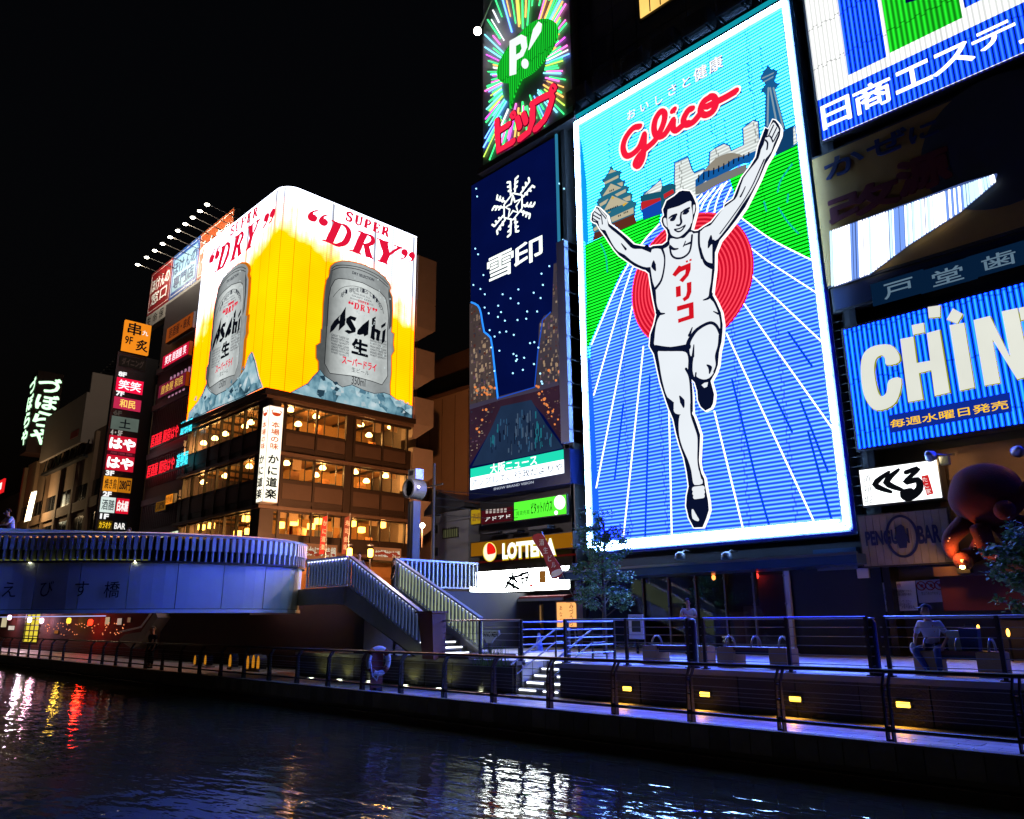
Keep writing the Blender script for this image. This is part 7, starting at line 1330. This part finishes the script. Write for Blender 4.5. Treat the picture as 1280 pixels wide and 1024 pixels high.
for px, py, c_, cn, e_ in ((12, 772, '#ffb8d8', 'pink', 60), (37, 775, '#ffd8f0', 'white', 110), (52, 776, '#ffb0d0', 'rose', 60), (113, 778, '#ff2a14', 'red', 42), (86, 776, '#d0a030', 'yellow', 25)):
    q = onY(px, py, 17.6); t_ = thing('terrace_lantern', 'small %s lantern hanging before the riverside restaurant beyond the bridge' % cn, 'lantern', q, 'lanterns of the riverside restaurant')
    obj('shade', B().lathe(q, [(.08, -.2), (.15, -.12), (.15, .12), (.08, .2)], 10), em('terrace_' + cn, c_, 3), t_, smooth=True); obj('cord', B().tube([q + Vector((0, 0, .18)), (q.x, q.y, ZS + .3)], .008, 5), black, t_)
    lamp('terrace_glow', q - Vector((0, .25, 0)), c_, e_, .16)
# ------------------------------------------------------------------ octopus shop front on the right
op = thing('octopus_sculpture', 'big shiny red octopus sculpture on the dark shop front under the blue board', 'sculpture', onY(1230, 700, 23.6)); OP = Pl('Y', 23.6)
octr = mat('octopus_red', '#480b08', .95, 0, var=.75, scale=3.2, bump=.6, spec=.3); oco = mat('octopus_pale', '#e8c8a0', .4)
hc = OP.p(1232, 618, .2); b = B(); b.ball(hc, .88, 36, 24, (1.02, .8, .98)); b.v = [tuple(hc + (Vector(v) - hc) * (1 + .035 * sin(v[0] * 5 + v[2] * 3) * cos(v[2] * 4) - .05 * max(0, v[2] - hc.z))) for v in b.v]; hd = obj('head', b, octr, op, smooth=True)
for px, py, r in ((1256, 638, .26),): obj('eye', B().ball(OP.p(px, py, .75), r, 14, 9), octr if px > 1220 else mat('eye_yellow', '#d8b030', .3), op, smooth=True)
rr = random.Random(8)
tents = [[(1205, 655), (1188, 675), (1196, 695), (1215, 690), (1222, 672)], [(1225, 660), (1236, 690), (1246, 700), (1234, 684), (1230, 680)], [(1204, 702), (1212, 695), (1232, 690), (1246, 696), (1246, 686), (1234, 680)], [(1250, 655), (1268, 680), (1276, 690), (1262, 694)], [(1260, 650), (1290, 660), (1310, 690)], [(1265, 630), (1285, 610), (1300, 575)]]
for i, q in enumerate(tents):
    P_ = [OP.p(x, y, .25 + .3 * sin(k * .3 + i)) for k, (x, y) in enumerate(smooth_pts(q, False, 6))]; n_ = len(P_); t_ = obj('tentacle', B().tube(P_, [.22 * (1 - .75 * k / n_) + .03 for k in range(n_)], 12), octr, op, smooth=True)
    b = B()
    for k in range(2, n_ - 1): b.ball(P_[k] + Vector((0, -.2 * (1 - .75 * k / n_), -.03)), .045, 7, 4)
    obj('suckers', b, oco, t_, smooth=True)
shf = thing('food_stall', 'dark stall front with a beam and ledge beneath the octopus', 'stall', (-5, 24, 0)); (u0, v0) = RP.uv(1180, 722); obj('ledge', B().box(u0, 4, 23.4, 24.98, v0, v0 + .25), mat('ledge_brown', '#4a3226', .7, var=.3), shf); obj('back_board', B().box(u0, 4, 24.85, 24.97, v0 + .25, RP.uv(1180, 556)[1]), mat('stall_brown', '#5c4438', .8, var=.35, scale=1.5), shf); obj('counter', B().box(-6.2, 3, 23.9, 24.9, 0, 1.0), dark, shf)
obj('fascia', B().box(u0, 4, 23.8, 23.9, v0 - .9, v0), mat('stall_red', '#48100f', .6, var=.3), shf)
for px, py, ax, ay, pw_, lb in ((1163, 570, 1196, 600, 26, 'small spotlight under the blue magazine board beside the white brush-lettered box'), (1272, 564, 1250, 600, 22, 'small spotlight above the octopus at the picture edge')):
    q = onY(px, py, 23.3); t_ = thing('spotlight', lb, 'spotlight', q); a = onY(ax, ay, 24.6); d = (a - q).normalized(); b = B(); b.tube([q - d * .2, q - d * .12, q, q + d * .05], [.05, .1, .16, .17], 12); obj('housing', b, steel, t_, smooth=True); obj('bulb', B().ball(q + d * .03, .1, 10, 6), em('spot_bulb', '#ffe2a0', 22), t_); obj('arm', B().tube([q - d * .15, (q.x + .25, 23.8, q.z + .05), (q.x + .25, 24.6, q.z + .2)], .025), steel, t_); obj('box', B().box(q.x + .15, q.x + .38, 23.5, 23.7, q.z - .25, q.z - .02), steel, t_)
    lamp('spot_glow', q + d * .2, '#ffcf8a', pw_ * 1.4, .05, 95, a)
q = onY(1204, 707, 23.2); t_ = thing('uplight', 'bright warm uplight on the ledge under the octopus', 'floodlight', q); obj('housing', B().box(q.x - .16, q.x + .16, 23.15, 23.4, q.z - .2, q.z - .05), black, t_); obj('lens', B().ball(q + Vector((0, 0, -.02)), .13, 10, 6, (1, .7, .7)), em('uplight_lens', '#ffd070', 26, True), t_); lamp('uplight_glow', q + Vector((-.1, -.35, .2)), '#ffb050', 40, .1)
for px, py, lb in ((1260, 791, 'small amber candle lamp behind the terrace railing at the picture edge'), (1088, 791, 'small amber candle lamp behind the terrace railing near the dark bollard'), (1223, 786, 'tiny amber lamp behind the seated man, between the railing wires')):
    q = onY(px, py, 23.5); t_ = thing('candle_lamp', lb, 'lamp', q); obj('flame', B().ball(q, .06, 8, 6, (.7, .7, 1.7)), em('candle', '#ffb040', 5), t_, smooth=True); obj('stand', B().tube([(q.x, 23.5, 0), q - Vector((0, 0, .1))], .03), black, t_)
for i, (px, c_) in enumerate(((1205, '#c8c8a0'), (1222, '#3c4866'), (1194, '#15161a'))):
    q = onY(px, 812, 17.75); t_ = thing(('paper_bag', 'backpack', 'camera_bag')[i], ('pale yellow paper bag standing on the bench beside the seated man', 'dark blue backpack on the bench beyond the pale bag', 'small black camera bag on the bench against the seated man')[i], 'bag', (q.x, 17.45, .45)); x = q.x; w_ = (.16, .17, .09)[i]; h_ = (.38, .42, .26)[i]; b = B()
    b.hexa([Vector((x - w_ * .85, 17.3, .465)), Vector((x + w_ * .85, 17.3, .465)), Vector((x + w_ * .85, 17.55, .465)), Vector((x - w_ * .85, 17.55, .465)), Vector((x - w_, 17.32, .465 + h_)), Vector((x + w_, 17.32, .46 + h_ * .97)), Vector((x + w_, 17.52, .465 + h_)), Vector((x - w_, 17.52, .46 + h_ * .98))]); obj('body', b, mat('bag%d' % i, c_, .7, var=.15), t_); obj('handle', B().tube([(x - w_ * .5, 17.42, .46 + h_), (x - w_ * .4, 17.42, .54 + h_), (x + w_ * .4, 17.42, .54 + h_), (x + w_ * .5, 17.42, .46 + h_)], .012, 6), black, t_)
# ------------------------------------------------------------------ benches, picture stand, lifebuoy
bst = mat('bench_stone', '#b08858', .7, var=.2, scale=3, bump=.3); bwd = mat('bench_wood', '#6a3c28', .5, var=.3, scale=6)
def bench(label, x0, x1, nh, y=16.95):
    t_ = thing('bench', label, 'bench', ((x0 + x1) / 2, y, 0))
    for x in (x0, x1 - .42): obj('end_block', B().box(x, x + .42, y - .02, y + .55, 0, .44).box(x + .02, x + .4, y - .0, y + .53, .44, .455), bst, t_)
    for k in range(4): obj('seat_slat', B().box(x0 + .1, x1 - .1, y + .02 + k * .13, y + .13 + k * .13, .33 if False else .385, .462), bwd, t_)
    obj('beam', B().box(x0 + .4, x1 - .4, y + .1, y + .4, .3, .384), dsteel, t_)
    for i in range(nh):
        x = x0 + .2 + (x1 - x0 - .4) * (i + (0 if nh > 2 else .0)) / max(nh - 1, 1) if nh > 2 else x0 + .25 + i * 1.05
        obj('armrest', B().tube([(x, y + .05 + .22 - .22 * cos(a * pi / 8), .46 + .24 * sin(a * pi / 8)) for a in range(9)], .022, 8), steel, t_, smooth=True)
bx = lambda px: onY(px, 830, 17).x
bench('low stone and timber bench with two steel hoops beside the dark bollard', bx(806), bx(881), 2); bench('low stone and timber bench with three steel hoops in the middle of the terrace', bx(899), bx(986), 3); bench('low stone and timber bench on which the man sits', bx(1142), bx(1252), 3, 17.05)
q = onY(795, 800, 22); t_ = thing('picture_stand', 'white framed dark notice on a stand before the shop glass', 'notice stand', (q.x, 22, 0)); pl = Pl('Y', 22); obj('frame', prect(pl, (786.5, 799), (803, 768), 0, .05), white_p, t_); obj('picture', prect(pl, (790, 790), (800, 776), .012, .01), mat('dark_picture', '#2c3430', .5, var=.5, scale=6), t_); text('lettering', pl, 'MENU', (790, 775), (800, 771), .012, black, t_); obj('leg', B().box(q.x - .04, q.x + .04, 22.05, 22.1, 0, pl.p(795, 799).z), black, t_)
q = onZ(451, 866, ZL); t_ = thing('lifebuoy', 'white lifebuoy hung on a short red stand at the edge of the lower promenade', 'lifebuoy', q); x, y = q.x, 13.55
b = B(); b.tube([(x + .05 + .06 * cos(a * pi / 12), y + .30 * cos(a * pi / 12), ZL + .82 + .34 * sin(a * pi / 12)) for a in range(25)], .075, 10, False); obj('ring', b, white_p, t_, smooth=True)
for a0 in (2, 8, 14, 20): obj('band', B().tube([(x + .05 + .06 * cos(a * pi / 12), y + .30 * cos(a * pi / 12), ZL + .82 + .34 * sin(a * pi / 12)) for a in (a0, a0 + 1, a0 + 2)], .079, 10), mat('buoy_red', '#6e2a20', .6), t_, smooth=True)
obj('stand', B().box(x - .05, x - .01, y - .2, y + .2, ZL + .02, ZL + 1.15), mat('buoy_red', '#6e2a20'), t_); obj('foot', B().box(x - .14, x + .12, y - .1, y + .1, ZL, ZL + .1), dsteel, t_)
b = B(); b.tube([(x + .14, y - .34, ZL + .8), (x + .2, y - .3, ZL + .45), (x + .16, y - .12, ZL + .3), (x + .18, y - .05, ZL + .55)], .02, 6); obj('rope', b, white_p, t_)
# ------------------------------------------------------------------ small trees
leafm = [mat('leaf_%d' % i, c_, .6, var=.3, scale=4) for i, c_ in enumerate(('#4f7c38', '#3c6630', '#648a40'))]
def tree(label, base, h, spread, nb_, nl, seed, lean=(0, 0), low=.3, leaf=.1):
    rr = random.Random(seed); t_ = thing('small_tree', label, 'tree', base); bx_, by_, bz_ = base; top = Vector((bx_ + lean[0], by_ + lean[1], bz_ + h)); bs0 = Vector(base)
    trunk = [bs0 + (top - bs0) * (k / 6) + Vector((rr.uniform(-.07, .07), rr.uniform(-.07, .07), 0)) * (k > 0) for k in range(7)]; tb = obj('trunk', B().tube(trunk, [.075 * (1 - .8 * k / 6) + .012 for k in range(7)], 8), mat('bark', '#4a4036', .85, var=.3, scale=8, bump=.5), t_, smooth=True)
    tips = []; bb = B()
    for i in range(nb_):
        f = low + (1 - low) * (i + .5) / nb_; p0 = trunk[0] + (top - trunk[0]) * f; a = i * 2.4 + rr.random(); r = spread * (1.05 - .55 * f) * rr.uniform(.65, 1.1); d = Vector((cos(a) * r, sin(a) * r, rr.uniform(.2, .7) * r)); p1 = p0 + d * .55 + Vector((0, 0, .1)); p2 = p0 + d + Vector((0, 0, rr.uniform(-.2, .1))); bb.tube([p0, p1, p2], [.025, .015, .006], 5)
        for k in range(4): tips.append((p0 + (p2 - p0) * rr.uniform(.45, 1.05), spread * rr.uniform(.13, .26)))
        for k in range(3):
            q0 = p0 + (p2 - p0) * rr.uniform(.4, .9); q1 = q0 + Vector((rr.uniform(-1, 1), rr.uniform(-1, 1), rr.uniform(-.2, .6))) * spread * .3; bb.tube([q0, q1], [.01, .004], 4); tips.append((q1, spread * rr.uniform(.1, .2)))
    obj('branches', bb, MC['bark'], t_, fix=False); lb_ = [B(), B(), B()]
    for i in range(nl):
        c, r = rr.choice(tips); p = c + Vector((rr.gauss(0, 1), rr.gauss(0, 1), rr.gauss(0, .6))) * r * .45; a = Vector((rr.uniform(-1, 1), rr.uniform(-1, 1), rr.uniform(-.7, .4))).normalized(); s = a.cross(Vector((rr.uniform(-1, 1), rr.uniform(-1, 1), 1))).normalized(); l = leaf * rr.uniform(.7, 1.4); w_ = l * .34
        lb_[rr.choice((0, 0, 1, 1, 2))].add([p, p + a * l * .45 + s * w_, p + a * l, p + a * l * .45 - s * w_], [[0, 1, 2, 3]])
    for bb_, m_ in zip(lb_, leafm): obj('foliage', bb_, m_, t_, fix=False, kind='stuff')
q = onZ(757, 818, 0); qb = onY(757, 818, 21.2); tree('slender young tree with airy leaves before the giant sign\'s lower corner', (qb.x, 21.2, 0), onY(757, 655, 21.2).z, 1.35, 24, 5200, 3, (.1, 0), .26)
qb = onY(1270, 800, 19.5); tree('leafy young tree in front of the octopus at the picture edge', (qb.x + .75, 19.5, 0), onY(1262, 672, 19.5).z, 1.25, 22, 4200, 5, (-.1, 0), .40)
q = onZ(612, 833, 0)
pt = thing('weed_tuft', 'tuft of grass and weeds at the foot of the pale shield-shaped board', 'plant', q); b = B(); rr = random.Random(2)
for i in range(70): p = q + Vector((rr.uniform(-.5, .5), rr.uniform(-.1, .2), 0)); d = Vector((rr.uniform(-.25, .25), rr.uniform(-.2, .2), rr.uniform(.25, .7))); b.add([p - Vector((.012, 0, 0)), p + Vector((.012, 0, 0)), p + d], [[0, 1, 2]])
obj('blades', b, leafm[2], pt, fix=False)
# ------------------------------------------------------------------ people
def skin(name, V, E, R, m, parent, root=0, sub=1):
    me = bpy.data.meshes.new('sk'); me.from_pydata([tuple(v) for v in V], E, []); o = bpy.data.objects.new('sk', me); C.objects.link(o); sm = o.modifiers.new('s', 'SKIN')
    for i, d in enumerate(me.skin_vertices[0].data): d.radius = (R[i], R[i]) if isinstance(R[i], (int, float)) else R[i]; d.use_root = (i == root)
    ss = o.modifiers.new('ss', 'SUBSURF'); ss.levels = ss.render_levels = sub; dg = bpy.context.evaluated_depsgraph_get(); out = bpy.data.meshes.new_from_object(o.evaluated_get(dg)); bpy.data.objects.remove(o); bpy.data.meshes.remove(me)
    out.materials.clear(); out.materials.append(m); out.polygons.foreach_set('use_smooth', [True] * len(out.polygons)); out.name = name; return obj(name, out, m, parent)
def person(label, base, rz, J, shirt, trous, hair='#15110f', skin_c='#b98a68', legs=True, group=None, head_turn=0, cap=False, scale=1.0):
    t_ = thing('person', label, 'person', base, group); M = Matrix.Translation(Vector(base)) @ Matrix.Rotation(rz, 4, 'Z') @ Matrix.Scale(scale, 4); T = lambda p: M @ Vector(p)
    sk = mat('skin' + skin_c, skin_c, .55, var=.08); V, E_, R = [], [], []
    def v(p, r, par=None): V.append(T(p)); R.append(r * scale if isinstance(r, (int, float)) else (r[0] * scale, r[1] * scale)); (E_.append((par, len(V) - 1)) if par is not None else None); return len(V) - 1
    a = v(J['pelvis'], (.13, .1)); c = v(J['chest'], (.15, .1), a); n0 = v(J['neck'], .055, c); h = Vector(J['head']); h0 = v(h + Vector((0, 0, -.06)), (.068, .078), n0); h1 = v(h + Vector((0, 0, .04)), (.078, .09), h0); h2 = v(h + Vector((0, .01, .1)), (.055, .065), h1)
    for s in 'lr':
        sh = v(J['sh' + s], .055, c); el = v(J['el' + s], .04, sh); wr = v(J['wr' + s], .028, el); d = Vector(J.get('hd' + s, Vector(J['wr' + s]) - Vector(J['el' + s]))).normalized(); side = d.cross(Vector((0, 1, 0.2))); side = side.normalized() if side.length > .1 else Vector((1, 0, 0)); w0 = Vector(J['wr' + s]); cur = d.cross(side).normalized()
        pm_ = v(w0 + d * .06, (.036, .018), wr)
        for k in range(4): f0 = v(w0 + d * .1 + side * (-.027 + .018 * k), .0095, pm_); f1 = v(w0 + d * (.135 + (.012, .02, .016, .0)[k]) + side * (-.03 + .02 * k) + cur * .012, .008, f0); v(w0 + d * (.15 + (.012, .022, .016, .0)[k]) + side * (-.03 + .02 * k) + cur * .035, .007, f1)
        th = v(w0 + d * .05 + side * .04, .011, pm_); v(w0 + d * .09 + side * .058 + cur * .015, .009, th)
    if legs:
        for s in 'lr': hp = v(J['hp' + s], .085, a); kn = v(J['kn' + s], .058, hp); an = v(J['an' + s], .038, kn); v(Vector(J['an' + s]) + Vector((0, -.17, -.045)), (.04, .03), an)
    skin('body', V, E_, R, sk, t_)
    V, E_, R = [], [], []; a = v(J['pelvis'], (.155, .12)); md = v((Vector(J['pelvis']) + Vector(J['chest'])) / 2, (.155, .115), a); c = v(J['chest'], (.175, .12), md); v(Vector(J['neck']) - Vector((0, 0, .05)), .075, c)
    for s in 'lr': sh = v(J['sh' + s], .075, c); e = Vector(J['sh' + s]) + (Vector(J['el' + s]) - Vector(J['sh' + s])) * .8; v(e, .062, sh)
    skin('shirt', V, E_, R, mat('shirt' + shirt, shirt, .8, var=.12, scale=5), t_)
    if legs:
        V, E_, R = [], [], []; a = v(Vector(J['pelvis']) + Vector((0, 0, .0)), (.15, .12))
        for s in 'lr': hp = v(J['hp' + s], .1, a); kn = v(J['kn' + s], .075, hp); v(Vector(J['an' + s]) + Vector((0, 0, .04)), .055, kn)
        skin('trousers', V, E_, R, mat('trousers' + trous, trous, .8, var=.15, scale=5), t_)
        for s in 'lr': q = T(Vector(J['an' + s]) + Vector((0, -.08, -.055))); obj('shoe', B().ball(q, .06 * scale, 10, 6, (.8 + .5 * abs(sin(rz)), 1.9, .75)), black, t_, smooth=True)
    hm = mat('hair' + hair, hair, .7); Hd = Matrix.Translation(h) @ Matrix.Rotation(head_turn, 4, 'Z'); TH = lambda p: M @ (Hd @ Vector(p))
    b = B(); n_ = 12
    for i in range(5):
        for j in range(n_):
            th = .0 + i * .36; a_ = 2 * pi * j / n_; y = -cos(a_) if False else sin(a_); lim = th * (1.0 if y > -.2 else .62); b.v.append(tuple(TH((.098 * sin(lim) * cos(a_), .02 + .118 * sin(lim) * sin(a_), .035 + .125 * cos(lim)))))
    b.f = [[i * n_ + j, i * n_ + (j + 1) % n_, (i + 1) * n_ + (j + 1) % n_, (i + 1) * n_ + j] for i in range(4) for j in range(n_)]; obj('hair', b, hm, t_, smooth=True)
    if cap: obj('cap_peak', B().add([TH(p) for p in ((-.07, -.08, .085), (.07, -.08, .085), (.06, -.2, .06), (-.06, -.2, .06), (-.07, -.08, .095), (.07, -.08, .095), (.06, -.2, .07), (-.06, -.2, .07))], [(0, 3, 2, 1), (4, 5, 6, 7), (0, 1, 5, 4), (1, 2, 6, 5), (2, 3, 7, 6), (3, 0, 4, 7)]), hm, t_)
    b = B(); b.ball(TH((-.03, -.085, .0)), .011, 6, 4); b.ball(TH((.03, -.085, .0)), .011, 6, 4); b.bar(TH((-.045, -.088, .025)), TH((-.015, -.09, .027)), .008, .006); b.bar(TH((.015, -.09, .027)), TH((.045, -.088, .025)), .008, .006); obj('eyes', b, black, t_)
    b = B(); b.prism([TH((-.014, -.085, -.045)), TH((.014, -.085, -.045)), TH((0, -.09, .005))], TH((0, -.112, -.04)) - TH((0, -.088, -.04))); b.ball(TH((-.083, .0, -.015)), .022, 6, 5); b.ball(TH((.083, .0, -.015)), .022, 6, 5); obj('nose', b, sk, t_); obj('mouth', B().bar(TH((-.022, -.084, -.07)), TH((.022, -.084, -.07)), .006, .01), mat('lip', '#7a3c34', .5), t_)
    return t_, T
SIT = dict(pelvis=(0, .03, .55), chest=(0, -.01, .93), neck=(-.02, -.03, 1.1), head=(-.03, -.06, 1.26), shl=(-.19, -.02, 1.03), ell=(-.3, -.03, .77), wrl=(-.27, -.2, .62), hdl=(.1, -.5, -.7), shr=(.19, -.02, 1.03), elr=(.31, -.02, .77), wrr=(.27, -.22, .62), hdr=(-.1, -.5, -.6), hpl=(-.1, 0, .54), knl=(-.22, -.4, .53), anl=(.0, -.42, .09), hpr=(.1, 0, .54), knr=(.2, -.42, .53), anr=(.2, -.38, .09))
STD = dict(pelvis=(0, 0, .93), chest=(0, 0, 1.27), neck=(0, -.01, 1.46), head=(0, -.03, 1.6), shl=(-.19, 0, 1.4), ell=(-.26, .02, 1.13), wrl=(-.25, -.08, .88), shr=(.19, 0, 1.4), elr=(.26, .02, 1.13), wrr=(.25, -.08, .88), hpl=(-.09, 0, .9), knl=(-.11, -.02, .5), anl=(-.1, .02, .09), hpr=(.09, 0, .9), knr=(.12, -.03, .5), anr=(.12, .02, .09))
CAMP = dict(STD); CAMP.update(ell=(-.25, -.1, 1.15), wrl=(-.1, -.27, 1.2), hdl=(.6, -.3, .3), elr=(.26, -.1, 1.15), wrr=(.1, -.28, 1.18), hdr=(-.6, -.3, .3))
LEAN = dict(STD); LEAN.update(chest=(0, -.12, 1.25), neck=(0, -.2, 1.42), head=(0, -.25, 1.54), shl=(-.19, -.15, 1.36), shr=(.19, -.15, 1.36), ell=(-.26, -.32, 1.12), wrl=(-.12, -.5, 1.08), elr=(.26, -.32, 1.12), wrr=(.12, -.5, 1.08))
mx = onY(1166, 820, 17.3).x
person('man in a pale grey polo shirt, dark cap and blue jeans sitting on the bench', (mx, 17.38, -.055), 0, SIT, '#c8c6c8', '#2a3c66', '#14141a', head_turn=-.6, cap=True)
wb = onY(1147, 815, 17.3); t_ = thing('tissue_pack', 'crumpled white paper held by the seated man at his knee', 'paper', (mx - .3, 17.1, .5)); obj('sheet', B().ball((mx - .285, 17.1, .5), .085, 7, 5, (.7, .6, 1.35)), white_p, t_)
sq = onZ(864, 818, 0); person('person in a white shirt and dark trousers standing behind the first bollard', (sq.x, sq.y, 0), .35, CAMP, '#b8b0a8', '#1c1e26', '#100e0c', head_turn=.5)
bp = [(157, 30.0, 3.02, .6, '#b8c4dc', 'person with bent back in a pale blue shirt leaning on the bridge parapet', LEAN, '#181412'), (198, 30.5, 2.55, -.4, '#3a2a26', 'person with only a dark head showing above the bridge parapet', STD, '#0e0c0c'), (284, 31.2, 2.55, .9, '#c8c8d0', 'person in a light shirt standing on the bridge near its far end', STD, '#201812'), (3, 27.0, 3.35, .2, '#d4d8e4', 'person in a white shirt leaning on the bridge nearest the picture edge', LEAN, '#14100e'), (447, 33, 2.2, 1.2, '#4a3a38', 'person in dark clothes at the head of the stairs by the lanterns', STD, '#0e0c0c'), (492, 36, 2.2, -.5, '#2c2a30', 'person in a black top on the street behind the stair railing', STD, '#0e0c0c'), (427, 37, 2.2, .2, '#8a8088', 'person in a greyish top on the street between the two banners', STD, '#181412')]
for px, d, z, rz, c_, lb, J, hr in bp:
    p = R_(px, d); person(lb, (p.x, p.y, z), rz, J, c_, '#22242c', hr)
for px, py, rz, lb, c_ in ((145, 837, .3, 'dark figure walking on the lower promenade under the bridge, nearer the water', '#1c1a1c'), (163, 836, -.2, 'dark figure on the lower promenade under the bridge, nearer the stairs', '#241e1e')):
    p = onZ(px, py, ZL); person(lb, (p.x, max(p.y, 13.9), ZL), rz, STD, c_, '#141318', '#0c0a0a')

GRP = dict(bench='benches on the terrace', bollard='bollards at the terrace edge', terrace_railing='railings along the terrace edge', gate_railing='railings beside the glowing steps', stair_handrail='handrails of the glowing steps', small_tree='young trees on the terrace', retaining_wall='low walls between the two promenades', spotlight='spotlights over the octopus', candle_lamp='candle lamps behind the terrace', person='people by the canal', pub_sign='signs on the pub building', led_sign='light-dot signs on the pub building', nobori_banner='upright banners before the restaurant', paper_lantern='tiny lanterns behind the shop glass', shop_sign='small shop signs', restaurant_sign='restaurant sign boards', lantern='lanterns at the head of the stairs')
for o in list(S.objects):
    if o.parent is None and o.get('category') and not o.get('group'):
        g_ = GRP.get(o.name.split('.')[0])
        if g_: o['group'] = g_
